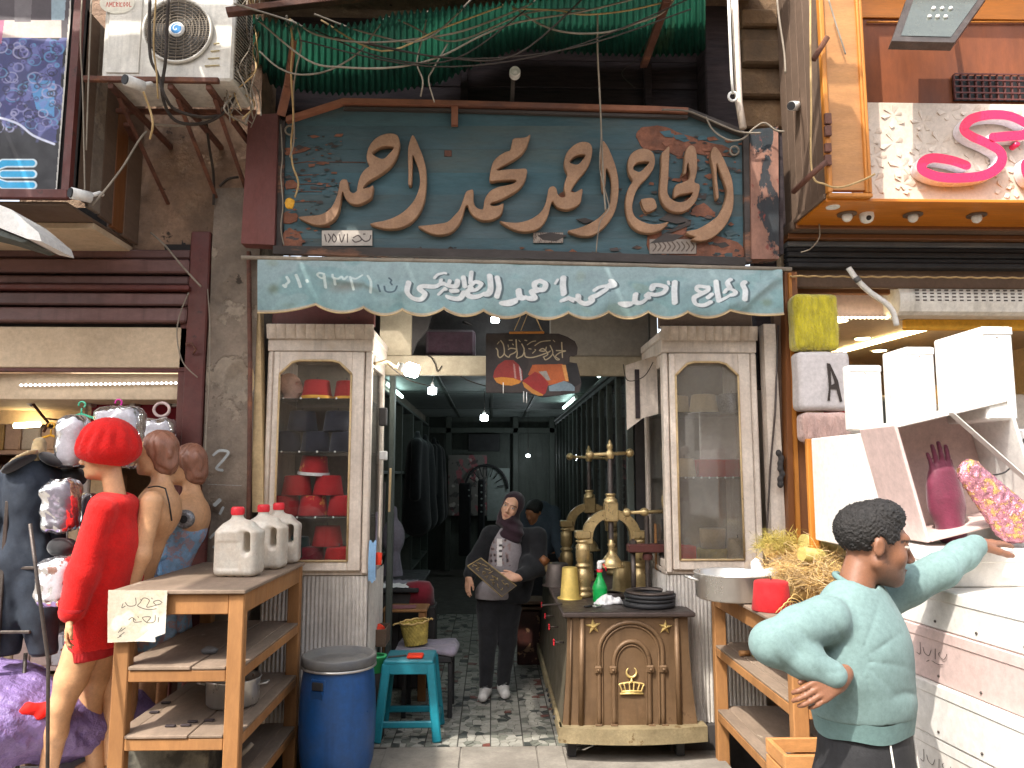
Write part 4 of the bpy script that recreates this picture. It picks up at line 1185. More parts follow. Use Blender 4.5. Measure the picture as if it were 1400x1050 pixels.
def bx(name,px0,px1,pyt,z0,Y,m_,label,cat,d=.2,grp=None):
 a,b=U(px0,pyt,Y),U(px1,pyt,Y)
 o=MB().box(a.x,b.x,Y,Y+d,z0,a.z,.004).build(name,m_)
 return tag(o,label,cat,grp)
bx('paper_sheet',955,1018,540,zr[565]-.35,.34,M['card'],'large pale paper sheet leaning behind the hats in the right showcase','paper',.01)
bx('red_box',955,1022,628,zr[652],.22,M['felt'],'long flat red box on the middle shelf of the right showcase','box',.12)
bx('red_box',932,952,747,ZD1,.1,M['redcloth'],'small red box at the bottom left of the right showcase','box',.12)
p=U(975,760,.28);z0=ZD1
o=MB().lathe([(.001,0),(.1,0),(.102,.09),(.1,.1),(.085,.1)],(p.x,p.y,z0),28).build('round_box',M['basket'])
tag(o,'round tan box at the bottom of the right showcase','box')
o=MB().lathe([(.001,0),(.075,0),(.085,.12),(.082,.125),(.06,.1)],(p.x,p.y,z0+.102),28).build('glass_jar',M['felttan'])
tag(o,'pale drum of rolled cloth standing on the round tan box','container')
fez(1010,775,.22,M['felttan'],'brownish hat leaning at the bottom right of the right showcase',g_,z=ZD1,rb=.085,rt=.06,h=.17)
# LEFT SHOP
def V(px,py,Y):return tuple(U(px,py,Y))
ls=thing('left_shop','clothes shop on the left with maroon shutter slats and cream panel','shop',(-2.9,0,0))
lx0,lx1=-4.6,xY(262,-.02,400)
def zz(py,Y=-.05,px=130):return U(px,py,Y).z
for(a,b,dy) in((341,354,.0),(356,375,.03),(378,391,.015),(401,419,.02),(422,442,.03)):
 MB().box(lx0,lx1,-.06-dy,0,zz(b)+.004,zz(a),.01).build('shutter_slat',M['maroon2'],ls)
MB().box(lx0,lx1+.02,-.12,-.02,zz(399),zz(392.5),.006).build('rail',M['maroon'],ls)
MB().box(lx0,lx1,.0,.04,zz(450),zz(330),0).build('shutter_back',M['dark'],ls)
MB().box(lx0,lx1,-.05,.0,zz(503),zz(447),.006).build('beige_panel',M['beige'],ls)
MB().box(lx0,lx1,-.055,-.0,zz(508),zz(503.5),.003).build('panel_lip',M['maroon'],ls)
MB().box(lx0,lx1,.02,.06,zz(545),zz(509),.004).build('inner_fascia',M['beige'],ls)
MB().box(xY(262,-.02,400),xY(289,-.02,400),-.08,.02,zz(690,-.05,270),zz(318,-.05,270),.008).build('door_frame',M['maroon'],ls)
MB().box(xY(245,-.02,520),xY(262.5,-.02,400),-.05,.06,0.05,zz(398,-.05,250),.008).build('door_frame',M['maroon'],ls)
MB().box(xY(264,-.02,700),xY(289,-.02,700),-.078,.02,0.05,zz(690.5,-.05,270),.008).build('door_frame',M['maroon'],ls)
hb=MB().tube([V(254,470,-.09),V(262,469,-.12),V(268,478,-.12),V(264,484,-.09)],.006,6)
hb.build('hasp',M['rust'],ls)
MB().box(lx0,xY(262,0,330),.02,.3,zz(341),zz(300)+.1,0).build('lintel',M['dark'],ls)
MB().box(-4.6,-1.62,3.1,3.16,0,3.2,0).build('back_wall',M['beige'],ls)
MB().box(-4.6,-1.62,.06,3.1,zz(545)+.0,zz(545)+.04,0).build('shop_ceiling',M['beige'],ls)
MB().box(-1.66,-1.62,.06,3.1,0,3.0,0).build('side_wall',M['maroon'],ls)
MB().box(-4.66,-4.6,-.06,3.1,0,3.4,0).build('side_wall',M['beige'],ls)
MB().box(U(118,560,.3).x,U(245,560,.3).x,.36,.4,zz(600,.3,180),zz(535,.3,180),.004).build('red_board',M['redplastic2'] if 'redplastic2' in M else M['feltmaroon'],ls)
MB().box(-4.6,U(118,560,.6).x,.9,.94,zz(580,.9,60),zz(530,.9,60),.004).build('cream_bulkhead',M['beige'],ls)
MB().box(U(0,545,.86).x,U(22,545,.86).x,.87,.895,U(10,560,.86).z,U(10,535,.86).z,.004).build('vent',M['dark'],ls)
ledo=thing('led_strip','string of cool white led lights under the beige panel of the left shop','led strip',U(135,524,.0))
MB().bar(V(26,527,-.0),V(245,524,-.0),.012,.008).build('strip',M['white'],ledo)
l0=None
for i in range(34):
 p=U(29+i*6.4,526.6-i*.09,-.012)
 if l0 is None:
  l0=MB().ball(p,.0085,4).build('diode',M['led'],ledo)
 else:
  c=l0.copy();COL.objects.link(c);c.location=p-wpos(ledo)-Vector((0,0,.0085))
rl=thing('wall_rail','chrome clothes rail with clips on the red board of the left shop','rail',U(185,545,.3))
MB().tube([V(120,543,.3),V(242,545,.3)],.006,8).build('bar',M['alu'],rl)
for px in(124,184,232,241):
 MB().box(U(px,540,.3).x-.015,U(px,540,.3).x+.02,.27,.35,U(px,556,.3).z,U(px,541,.3).z,.003).build('clip',M['alu'],rl)
MB().tube([V(118,535,.25),V(118,640,.25)],.008,8).build('upright',M['alu'],rl)
sp=thing('spot_lamp','small white spotlight on a bent arm in the left shop','lamp',U(45,560,.3))
MB().tube([V(33,544,.3),V(45,552,.3)],.022,10).build('head',M['white'],sp)
MB().tube([V(45,552,.3),V(56,566,.32),V(66,578,.36),V(60,590,.4)],.009,8).tube([V(60,572,.3),V(80,574,.36)],.006,8).build('arm',M['rust'],sp)
tb_=MB().tube([V(20,582,.8),V(54,580,.8)],.02,8).build('tube_lamp',M['ledwarm'])
tag(tb_,'lit yellow tube lamp at the far left inside the clothes shop','lamp')
sh=thing('goods_rack','rack of pale packaged goods at the far left edge behind the black dress','rack',(-3.6,1.2,0))
for i,z in enumerate((.3,.7,1.1,1.5,1.9)):
 MB().box(-4.5,-2.9,1.2,1.7,z,z+.03,.003).build('board',M['cardpink'],sh)
 x=-4.4
 while x<-3.0:
  w_=random.uniform(.08,.18)
  MB().box(x,x+w_-.01,1.22,1.6,z+.03,z+random.uniform(.2,.34),.01).build('pack',random.choice([M['cardpink'],M['packlight'],M['beige'],M['cream2']]),sh)
  x+=w_
  # boxed sign bay at upper left with the poster
lb=thing('sign_bay','brown framed bay at upper left carrying the poster','sign box',(-2.9,-.5,3.2))
X1=U(105,200,-.78).x
zb0=U(90,268,-.78).z
MB().box(-4.6,X1,-.78,-.74,zb0,5.4,.004).build('front_board',M['dark'],lb)
MB().prism([(X1-.045,zb0-.02),(X1-.005,zb0-.02),(X1-.005,5.4),(X1-.045,5.4)],-.82,-.78).build('frame_bar',M['maroon'],lb)
MB().box(-4.6,X1-.005,-.83,-.79,zb0-.03,zb0+.02,.005).build('frame_bar',M['maroon'],lb)
for i,(a,b,m_) in enumerate(((-.77,-.62,'oldboard'),(-.615,-.5,'pier'),(-.495,-.36,'oldboard'),(-.355,-.22,'doorwood'),(-.215,-.02,'oldboard'))):
 MB().box(X1-.02-.008*(i%2),X1,a,b,zb0+.01-.012*i,4.3,.004).build('side_board',M[m_],lb)
MB().box(-4.6,X1-.03,-.78,-.02,zb0-.05,zb0-.031,.004).build('underside',M['oldboard'],lb)
MB().box(-4.6,X1-.03,-.5,-.02,zb0-.09,zb0-.052,.004).build('soffit_strip',M['beige'],lb)
for a,b in(((120,190,-.5),(172,215,-.1)),((175,170,-.45),(190,200,-.05))):
 MB().bar(V(*a),V(*b),.05,.02).build('brace',M['rust'],lb)
cv=Canvas(-75,-20,97,262,.8,hx('17151f'))
def rp(seed,n,x0,x1,y0,y1,cols,rmin,rmax):
 r_=random.Random(seed)
 for i in range(n):
  x,y,r0=r_.uniform(x0,x1),r_.uniform(y0,y1),r_.uniform(rmin,rmax)
  c=r_.choice(cols)
  cv.stroke([(x+r0*math.cos(a*.9),y+r0*.8*math.sin(a*.9)) for a in range(8)],r_.uniform(1,2.4),c,al=.75)
cv.poly([(-75,45),(88,55),(76,195),(60,192),(25,170),(-20,160),(-75,170)],hx('3b3f74'))
cv.poly([(40,110),(75,110),(74,160),(50,150)],hx('4f8fc8'))
cv.blot(8,hx('7f86c8'),.15,.12,.5)
cv.c=np.where(((cv.Y>195)[...,None]),np.array(hx('14121a')),cv.c)
cv.c=np.where(((cv.Y<52)[...,None]),np.array(hx('4a4248')),cv.c)
rp(3,150,-70,80,56,180,[hx('8f8fc0'),hx('a9a9cc'),hx('4a3f78'),hx('5a94c0'),hx('1c1a38')],1.5,11)
rp(9,120,-70,80,56,178,[hx('2a2850'),hx('18162c'),hx('6a6aa8')],1,5)
cv.poly([(-75,28),(84,28),(84,52),(-75,52)],hx('c9b8b0')).poly([(20,-20),(45,-20),(42,30),(20,30)],hx('6a6468')).poly([(70,0),(90,0),(88,28),(70,28)],hx('8fa4b0')).poly([(-20,28),(6,28),(2,60),(-20,60)],hx('b06a88'))
cv.stroke([(-75,160),(-20,158),(22,168),(45,185),(74,197)],3,hx('d8dcf0'))
for yy in(223,238,253):cv.stroke([(4,yy),(45,yy)],11.5,hx('d8e8f0'),smooth=False)
cv.stroke([(8,223),(-4,228),(-8,238),(-4,248),(8,253)],11.5,hx('d8e8f0'))
for yy in(223,238,253):cv.stroke([(4,yy),(44,yy)],8.2,hx('14a4d8'),smooth=False)
cv.stroke([(8,223),(-4,228),(-7,238),(-4,248),(8,253)],8.2,hx('14a4d8'))
e_=(cv.X>97-(cv.Y+20)*.075)[...,None]|(cv.Y>259)[...,None]
cv.c=np.where(e_,np.array(hx('c8c4bc')),cv.c)
def pospost(x,y):
 x2=np.minimum(x,100-(y+20)*.08)
 return Uv(x2,y,-.80-.01*smooth_noise(x,y,0,3,.02))
po=tag(cv.build('poster',M['poster'],pospost),'dark poster with purple and blue floral cloth and blue letters at upper left','poster')
wl_=thing('street_lamp_head','white plastic lamp hood poking in at the left edge above the shutter','lamp',U(10,330,-.9))
MB().prism([(U(a,b,-.9).x,U(a,b,-.9).z) for a,b in((-60,262),(0,284),(40,300),(76,330),(80,342),(60,338),(0,314),(-60,300))],-1.05,-.75).build('hood',M['white'],wl_)
MB().prism([(U(a,b,-.9).x,U(a,b,-.9).z) for a,b in((-60,302),(0,316),(58,339),(50,341),(0,326),(-60,312))],-1.02,-.78).build('lens',M['greenframe'],wl_)
MB().bar(V(-60,280,-.72),V(-60,250,-.7),.05).build('bracket',M['rust'],wl_)
# air conditioner
ACY0,ACY1=-.80,-.46
ax0,ax1=U(139,60,ACY0).x,U(318,60,ACY0).x
az0=U(230,107,ACY0).z
ac=thing('air_conditioner','cream outdoor air conditioner on an iron bracket at upper left','air conditioner',((ax0+ax1)/2,ACY1,az0))
az1=az0+.56
fc=U(243,42,ACY0)
MB().box(ax0,ax1,ACY0+.012,ACY1,az0,az1,.012).build('casing',M['acwhite'],ac)
MB().box(ax0+.03,fc.x-.2,ACY0+.004,ACY0+.014,az0+.03,az1-.03,.004).build('front_panel',M['acwhite'],ac)
rg_=.178
fr=MB()
for k in range(9):
 r_=rg_*(k+1.2)/10.2
 fr.tube([(fc.x+r_*math.cos(a),ACY0-.012,fc.z+r_*math.sin(a)) for a in[2*PI*i/40 for i in range(41)]],.0022,5,cap=False)
nw=34
for k in range(nw):
 z=-rg_+2*rg_*(k+.5)/nw
 h_=math.sqrt(max(0,rg_**2-z*z))
 fr.bar((fc.x-h_,ACY0-.008,fc.z+z),(fc.x+h_,ACY0-.008,fc.z+z),.0022,.0022,bev=0)
for k in range(9):
 x=-rg_+2*rg_*(k+.5)/9
 h_=math.sqrt(max(0,rg_**2-x*x))
 fr.bar((fc.x+x,ACY0-.01,fc.z-h_),(fc.x+x,ACY0-.01,fc.z+h_),.003,.003,bev=0)
fr.build('grille',M['wire'],ac)
MB().lathe([(rg_+.012,0),(rg_+.01,-.014),(rg_,-.012),(rg_-.006,0)],(fc.x,ACY0,fc.z),40,'y').build('grille_ring',M['acwhite'],ac)
MB().disc((fc.x,ACY0-.0,fc.z),rg_,40,'y').build('fan_recess',M['black'],ac)
for k in range(3):
 a0=.5+k*2*PI/3
 bl_=MB().grid(lambda u,v:(fc.x+(.04+.12*u)*math.cos(a0+v*1.1+u*.3),ACY0-.004+.0*v,fc.z+(.04+.12*u)*math.sin(a0+v*1.1+u*.3)),6,8)
 bl_.build('fan_blade',M['lidgrey'],ac)
hub=MB().lathe([(.001,-.022),(.034,-.022),(.042,-.016),(.042,-.006)],(fc.x,ACY0,fc.z),28,'y',smooth=False).build('hub',M['white'],ac)
cvh=Canvas(-1,-1,1,1,.05,hx('e8e8e8'))
cvh.c=np.where((np.hypot(cvh.X,cvh.Y)<.78)[...,None],np.array(hx('1f7fc0')),cvh.c)
cvh.stroke([(.1*k*math.cos(k*.8),.1*k*math.sin(k*.8)) for k in range(8)],.13,hx('d8e8f4'))
cvh.t=(np.hypot(cvh.X,cvh.Y)<1.0)*1.0
cvh.build('badge',M['poster'],lambda x,y:(fc.x+x*.037,np.full_like(x,ACY0-.0235),fc.z-y*.037),ac,cut=True)
cvb=Canvas(136,-6,186,22,.3,hx('ddd7c6'))
for i,s_ in enumerate(([(144,9),(146,3),(148,9)],[(150,9),(150,3),(152,7),(154,3),(154,9)],[(159,3),(156,3),(156,9),(159,9)],[(161,9),(161,3),(164,5),(161,6),(164,9)],[(166,3),(166,9)],[(171,4),(168,4),(168,9),(171,9)],[(173,6),(174,9),(176,6),(174,3),(173,6)],[(178,6),(179,9),(181,6),(179,3),(178,6)],[(183,3),(183,9),(186,9)])):
 cvb.stroke([(145+(a-144)*.82,b) for a,b in s_],1.0,hx('b8402c'),smooth=False)
cvb.t=((np.hypot((cvb.X-160)/24,(cvb.Y-4)/15))<1)*1.0
cvb.build('badge',M['poster'],lambda x,y:Uv(x,y,np.full_like(x,ACY0+.0015)),ac,cut=True)
for k in range(4):
 MB().tube([V(292-k*4,60+k*10,ACY0+.004),V(300,60+k*10-1,ACY0+.004)],.004,5).build('vent_slot',M['acyellow'],ac)
for k in range(26):
 z=az0+.03+.5*k/26
 MB().bar((ax1+.004,ACY0+.04,z),(ax1+.004,ACY1-.03,z+.05),.006,.003,bev=0).build('fin',M['iron'],ac)
bk=thing('ac_bracket','rusty iron bracket carrying the air conditioner','bracket',((ax0+ax1)/2,-.3,az0-.05))
MB().bar((ax0-.08,ACY0-.01,az0-.016),(ax1-.06,ACY0-.01,az0-.016),.028,.028).build('front_bar',M['rust'],bk)
MB().bar((ax0-.08,ACY1+.02,az0-.016),(ax1+.03,ACY1+.02,az0-.016),.028,.028).build('rear_bar',M['rust'],bk)
for x in(ax0+.06,ax0+.38,ax1-.12):
 MB().bar((x,ACY0,az0-.045),(x,.02,az0-.045),.03,.03).build('cross_bar',M['rust'],bk)
 MB().bar((x,ACY0+.1,az0-.065),(x,.0,az0-.42),.022,.016).build('strut',M['rust'],bk)
def seccam(name,a,d_,sc,label,m_=None):
 a=Vector(a);d_=Vector(d_).normalized()
 t=thing('security_camera',label,'camera',a)
 MB().tube([a,a+d_*.11*sc],.032*sc,14).build('body',M['white'],t)
 MB().tube([a+d_*.108*sc,a+d_*.118*sc],.028*sc,14).build('lens',M['black'],t)
 MB().tube([a+Vector((0,0,.01)),a+Vector((.02,.06,.05))*sc,a+Vector((.02,.09,.05))*sc],.012*sc,8).build('mount',M['white'],t)
 return t
seccam('c',V(195,118,-.92),(-.5,-.9,-.1),.9,'small white bullet camera under the air conditioner')
seccam('c',V(124,270,-.86),(-.6,-.8,-.05),.9,'small white bullet camera at the lower corner of the poster bay')
seccam('c',V(1092,145,-.3),(-.7,-.6,-.3),.9,'small white bullet camera on the plank side of the right sign box')
def cable(pts,r_,m_,label,cat='cable',grp=None,n=6,name='cable'):
 o=MB().tube(catmull([V(*p) for p in pts],n),r_,6).build(name,M[m_])
 return tag(o,label,cat,grp)
CG='loose cables over the shop fronts'
cable([(196,125,-.95),(205,150,-.9),(209,170,-.9),(205,190,-.85)],.006,'wire_tan','short frayed tan cable hanging below the camera under the air conditioner',grp=CG)
cable([(127,280,-.85),(150,252,-.8),(170,225,-.75),(190,192,-.7),(200,180,-.65)],.006,'wire','white cable from the lower left camera up to the brick bracket',grp=CG)
cable([(112,0,-.86),(110,60,-.86),(113,120,-.86),(115,205,-.86),(116,262,-.86)],.004,'wire','thin vertical cord down the right edge of the poster bay',grp=CG)
cable([(125,0,-.87),(122,80,-.87),(118,205,-.87)],.004,'wire','second thin cord beside the poster bay edge',grp=CG)
cable([(205,0,-.88),(204,40,-.88),(206,80,-.88),(215,100,-.88),(225,130,-.88),(240,150,-.8),(275,160,-.7),(300,158,-.6)],.009,'wire_dark','dark knotted chain falling over the left of the fan grille',grp=CG,name='chain')
cable([(230,0,-.89),(228,45,-.89),(226,85,-.89),(222,130,-.85),(240,165,-.75),(280,168,-.65),(310,150,-.6),(325,120,-.6)],.009,'wire_dark','dark knotted chain falling over the fan hub',grp=CG,name='chain')
cable([(213,0,-.9),(210,60,-.9),(214,100,-.9),(216,135,-.85)],.005,'wire_tan','tan cord running down the fan grille',grp=CG)
cable([(211,170,-.5),(240,172,-.5),(270,170,-.5),(285,160,-.45)],.007,'wire','pale cable lying along the top of the brown wall',grp=CG)
cable([(282,165,-.3),(286,200,-.2),(292,240,-.1),(292,280,-.08)],.008,'wire_dark','dark cable hanging down the brown plaster wall',grp=CG)
cable([(300,255,-.12),(312,245,-.12),(326,242,-.12)],.008,'wire_dark','short dark cable stub on the brown plaster wall',grp=CG)
cable([(206,318,-.1),(225,335,-.15),(250,365,-.15),(275,392,-.15)],.006,'wire','thin cable slanting across the shutter slats',grp=CG)
cable([(258,400,-.14),(246,430,-.14),(242,460,-.14),(250,495,-.14),(270,516,-.12)],.004,'wire','thin cable looping down beside the maroon door frame',grp=CG)
cable([(284,395,-.12),(287,450,-.12),(286,520,-.12),(282,590,-.12),(280,640,-.12)],.004,'wire','thin cable running down the edge of the plaster pier',grp=CG)
random.seed(11)
for i in range(14):
 x=318+random.uniform(0,35)
 pts=[(x+random.uniform(-8,14),-5+random.uniform(-5,5),-.6-random.random()*.2)]
 y=0
 while y<150:
  y+=random.uniform(22,40)
  pts.append((x+random.uniform(-20,22)-y*.05,y,-.65+random.uniform(-.1,.15)))
 cable(pts,random.uniform(.003,.0055),random.choice(['wire','wire','wire_dark','wire_tan']),'one of the tangled wires hanging between the air conditioner and the sign',grp='tangled wires right of the air conditioner')
 # things crossing the top
beam=tag(MB().bar(V(310,17,-.9),V(575,-14,-.75),.05,.035).build('rusty_beam',M['rust']),'rusty flat iron beam crossing the top left of the sign','beam')
ng=90
gs=MB()
def gsheet(u,v):
 px=345+(965-345)*u
 fy=22+14*math.sin(min(1,u*3.2)*PI)-60*max(0,u-.25)
 by=112+13*math.sin(min(1,u*2.2)*PI)-40*min(1,max(0,(u-.42)/.16))+4*math.sin(u*9)
 a,b=U(px,fy,-1.0),U(px,by,.22)
 p=a.lerp(b,v)
 p.z+=.014*math.sin(u*2*PI*72)+.10*math.sin(PI*v)*(1-.4*u)
 return p
gs.grid(gsheet,576,14)
tag(gs.build('corrugated_sheet',M['green_sheet']),'sagging green corrugated plastic awning sheet above the sign','awning')
MB().bar(V(700,140,-.2),V(702,96,-.3),.026,.026).build('conduit',M['signtrim'],None)
lt=bpy.data.objects['conduit'];tag(lt,'short post carrying a round porcelain fitting above the sign','post')
rf=thing('round_fitting','round white porcelain fitting on the short post above the sign','fitting',V(704,99,-.34))
c0=U(704,99,-.36)
MB().lathe([(.001,-.02),(.012,-.022),(.016,-.012),(.022,-.012),(.03,-.02),(.034,-.01),(.034,.03)],c0,20,'y').build('socket',M['white'],rf)
MB().bar(V(880,90,.0),V(912,0,-.9),.045,.03).build('brace',M['rust'],None)
tag(bpy.data.objects['brace.002'] if 'brace.002' in bpy.data.objects else bpy.data.objects['brace'],'slanting rusty iron brace above the sign','beam')
st=MB().bar(V(384,158,-.4),V(396,108,-.5),.05,.02).bar(V(392,118,-.5),V(404,40,-.55),.035,.02)
tag(st.build('wood_stick',M['rail']),'splintered orange wooden stick above the left end of the sign','stick')
pp=thing('drain_pipe','dirty white pipe with a hooked end at the upper right of the sign','pipe',V(1010,175,-.35))
MB().tube([V(x,y,-.35) for x,y in((1004,-5),(1006,40),(1008,90),(1010,140),(1016,176))],.022,12).build('pipe',M['cream'],pp)
MB().tube([V(x,y,-.4) for x,y in((996,-5),(998,50),(1000,100),(1002,128))],.009,8).tube([V(1002+6*math.sin(a),132-6*math.cos(a),-.4) for a in[i*.45 for i in range(14)]],.008,8).build('hook',M['white'],pp)
def rope(pts,r_,m_,label):return cable(pts,r_,m_,label,grp=CG)
rope([(320,5,-1.0),(400,30,-.95),(435,48,-.9),(500,58,-.9),(580,52,-.85),(640,40,-.85),(720,8,-.85),(740,-5,-.85)],.0055,'wire','tan cable sagging across the green awning from the left rope knot')
rope([(350,25,-.9),(420,82,-.85),(470,92,-.85),(540,92,-.85),(600,78,-.85),(660,48,-.85),(710,30,-.85),(800,15,-.85),(880,-5,-.85)],.0055,'wire','grey cable sagging lowest across the dark wall')
rope([(355,70,-.8),(380,92,-.8),(410,102,-.8),(450,96,-.8),(490,72,-.8),(515,40,-.8),(530,24,-.8),(560,34,-.8),(600,54,-.8),(640,52,-.8),(720,18,-.8),(800,12,-.8)],.005,'wire','grey cable rising to a hump over the green awning')
rope([(700,8,-.8),(740,34,-.8),(780,45,-.8),(830,44,-.8),(870,32,-.8),(905,18,-.8),(925,-5,-.8)],.0055,'wire','pale cable sagging at the top right of the awning')
rope([(700,12,-.84),(760,14,-.84),(800,20,-.84),(860,14,-.84),(920,0,-.84)],.005,'wire_tan','tan cable running level along the top of the frame')
rope([(585,15,-.8),(578,50,-.8),(570,85,-.8),(578,110,-.8),(575,132,-.75)],.0045,'wire','short cable end dangling over the dark wall at its middle left')
rope([(612,60,-.8),(592,95,-.8),(586,110,-.8),(594,140,-.75)],.0045,'wire','cable end curling over the dark wall beside the other dangling end')
rope([(817,20,-.7),(817,70,-.6),(820,130,-.45),(823,200,-.36),(825,250,-.34),(828,288,-.34)],.0055,'wire','pale cable hanging down in front of the second carved alif')
rope([(819,120,-.5),(822,180,-.4),(820,230,-.36),(830,270,-.34),(832,286,-.34),(820,305,-.34),(815,345,-.36)],.0035,'wire','thin loose strand wound round the pale hanging cable')
rope([(396,25,-.85),(400,60,-.8),(398,100,-.7),(401,160,-.5),(398,195,-.36),(400,225,-.34),(408,250,-.34),(403,270,-.34)],.006,'wire_tan','tan rope hanging down the left end of the sign')
rope([(404,30,-.85),(412,60,-.8),(405,95,-.75),(401,130,-.6),(402,190,-.4),(396,215,-.36)],.0045,'wire','knotted pale strand beside the tan rope at the left of the sign')
rope([(384,170,-.3),(386,215,-.3),(384,240,-.3),(387,280,-.3),(384,310,-.3),(388,335,-.3)],.004,'wire','thin wire running down the left end strip of the sign')
rope([(905,150,-.3),(940,152,-.3),(975,166,-.3),(1010,180,-.35),(1040,182,-.35)],.006,'wire','grey cable lying along the sloping right shoulder of the sign')
rope([(965,160,-.3),(975,178,-.32),(995,191,-.34),(1015,190,-.34),(1030,176,-.34),(1045,168,-.34),(1060,178,-.34),(1072,180,-.34)],.006,'wire','grey cable looping below the right shoulder of the sign')
rope([(1062,-5,-.6),(1066,30,-.6),(1072,70,-.6),(1074,100,-.6)],.006,'wire','short frayed cable hanging in front of the stone corbel')
rope([(868,120,-.3),(850,100,.0),(870,80,.0),(895,40,-.4)],.003,'wire_dark','dark cord beside the slanting brace')
kn=SDF(tuple(U(398,30,-.87)-Vector((.05,.05,.05))),tuple(U(398,30,-.87)+Vector((.05,.05,.05))),.003)
c0=U(398,30,-.87)
for i in range(8):
 a=Vector((random.uniform(-.03,.03),random.uniform(-.015,.015),random.uniform(-.02,.02)))
 kn.cone(c0+a,c0-a.cross(Vector((.3,.5,.8)))*1.2,.006,.006,k=.002)
tag(kn.build('rope_knot',M['wire']),'knot of pale rope above the left end of the sign','knot')
o=SDF(tuple(U(396,278,-.34)-Vector((.05,.04,.05))),tuple(U(396,278,-.34)+Vector((.05,.04,.05))),.004)
c0=U(396,278,-.33)
o.ell(c0,(.03,.012,.035)).disp(lambda x,y,z:.006*smooth_noise(x,y,z,3,120))
tag(o.build('yellow_rag',M['goldband']),'little yellow rag knotted to the rope at the left of the sign','rag')
for i in range(6):
 x0,x1_=random.uniform(330,520),random.uniform(620,960)
 ya,yb=random.uniform(-10,60),random.uniform(-15,30)
 rope([(x0,ya,-.9),((x0*2+x1_)/3,max(ya,yb)+random.uniform(15,60),-.86),((x0+x1_*2)/3,max(ya,yb)+random.uniform(10,45),-.86),(x1_,yb,-.9)],random.uniform(.003,.005),random.choice(['wire','wire_dark','wire_tan']),'one of the thin cables looping across the green awning')
bal=thing('upper_sunshade','unseen balcony slab of the storey above the green awning','sunshade',(-.5,.2,4.95))  # added out of view to keep sun off the rear of the sheet
MB().box(-2.2,1.75,-.45,1.0,4.95,5.1,.02).build('slab',M['plaster'],bal)
tp=thing('shade_canopy','unseen tarpaulin strips added over the street to shade the shop front','canopy',(-2,-2,5.2))  # unseen shade caster put overhead; strip lengths cut to place the sunlit patches
for i in range(14):
 x0=-7.0+i*.6
 x1_=x0+.6
 yf=-2.8 if x1_<-3.95 else-3.1 if x1_<-3.35 else-3.62 if x1_<-2.6 else-2.75
 if x0>1.1:break
 if x0<-6.9+0:pass
 MB().grid(lambda u,v:(x0+.597*u,-1.45+(yf+1.45)*v,5.2+.03*math.sin(x0*7+u*5)-.1*math.sin(PI*v)),4,10).build('shade_strip',M['tarp'],tp)
for y in(-1.4,-2.8):
 MB().bar((-7,y,5.28),(1.5,y,5.28),.05).build('pole',M['rust'],tp)
 # RIGHT SHOP
rs=thing('right_shop','wood framed shop on the right with roller shutter','shop',(2.6,0,0))
rx0=xY(1068,-.02,340)
def zr_(py,Y=-.05,px=1200):return U(px,py,Y).z
MB().prism([(U(a,b,-.04).x,U(a,b,-.04).z) for a,b in((1068,375),(1084,375),(1108,800),(1074,800))],-.1,.05).build('door_frame',M['doorwood'],rs)
MB().prism([(U(a,b,-.08).x,U(a,b,-.08).z) for a,b in((1075,375),(1079,375),(1094,800),(1088,800))],-.118,-.102).build('moulding',M['oak'],rs)
MB().prism([(U(a,b,-.0).x,U(a,b,-.0).z) for a,b in((1040,445),(1056,445),(1074,800),(1054,800))],-.05,.04).build('post',M['cream'],rs)
MB().prism([(U(a,b,-.0).x,U(a,b,-.0).z) for a,b in((1056.5,430),(1067,430),(1078,800),(1074.5,800))],-.02,.04).build('post',M['oldboard'],rs)
MB().box(xY(1060,0,900),xY(1120,0,900),-.1,.05,0,U(1090,801,-.04).z,.005).build('post_base',M['doorwood'],rs)
MB().tube([V(1064,445,-.07),V(1060,560,-.07),V(1053,640,-.07),V(1049,720,-.07),V(1047,760,-.07)],.006,6).build('rod',M['iron'],rs)
o=SDF(tuple(U(1068,640,-.12)-Vector((.06,.04,.16))),tuple(U(1068,640,-.12)+Vector((.06,.06,.16))),.005)
c0=U(1068,640,-.1)
for i in range(7):o.ell(c0+Vector((random.uniform(-.015,.015),0,-.1+.032*i)),(.018,.02,.022),k=.01)
o.build('rag',M['dark'],rs)
ex=4.6
MB().box(rx0,ex,-.2,.0,zr_(322,-.1),zr_(309,-.1),.01).build('moulding_board',M['oldboard'],rs)
MB().box(rx0,ex,-.14,.0,zr_(329,-.1),zr_(322.5,-.1),.004).build('moulding_board',M['doorwood'],rs)
for i in range(5):
 a=330+i*7.2
 MB().box(rx0+.01,ex,-.1+(i%2)*.02,-.02,zr_(a+6.8,-.1),zr_(a,-.1),.006).build('shutter_slat',M['lidgrey'] if i==0 else M['black'],rs)
MB().box(rx0+.02,ex,-.02,.02,zr_(392),zr_(366),.006).build('shutter_box',M['oldboard'],rs)
MB().box(rx0+.06,ex,.1,.14,zr_(402,.1),zr_(388,.1),.006).build('lintel',M['doorwood'],rs)
tw=MB().tube([V(1080+i*4,377.5+.6*math.sin(i*1.3)+i*.03,-.13) for i in range(140)],.006,5).build('twisted_cord',M['wire_tan'],rs)
MB().box(xY(1135,.2),ex,.2,.24,U(1200,436,.2).z,U(1200,400,.2).z,.004).build('white_bulkhead',M['cardpink'],rs)
MB().box(rx0+.1,ex,.24,3.4,zr_(430,.3)+.0,zr_(430,.3)+.04,0).build('shop_ceiling',M['beige'],rs)
MB().box(rx0+.0,ex,3.4,3.46,0,3.2,0).build('back_wall',M['beige'],rs)
MB().box(rx0+.02,rx0+.06,.05,3.4,0,3.2,0).build('side_wall',M['beige'],rs)
MB().box(ex,ex+.05,-.1,3.4,0,3.3,0).build('side_wall',M['beige'],rs)
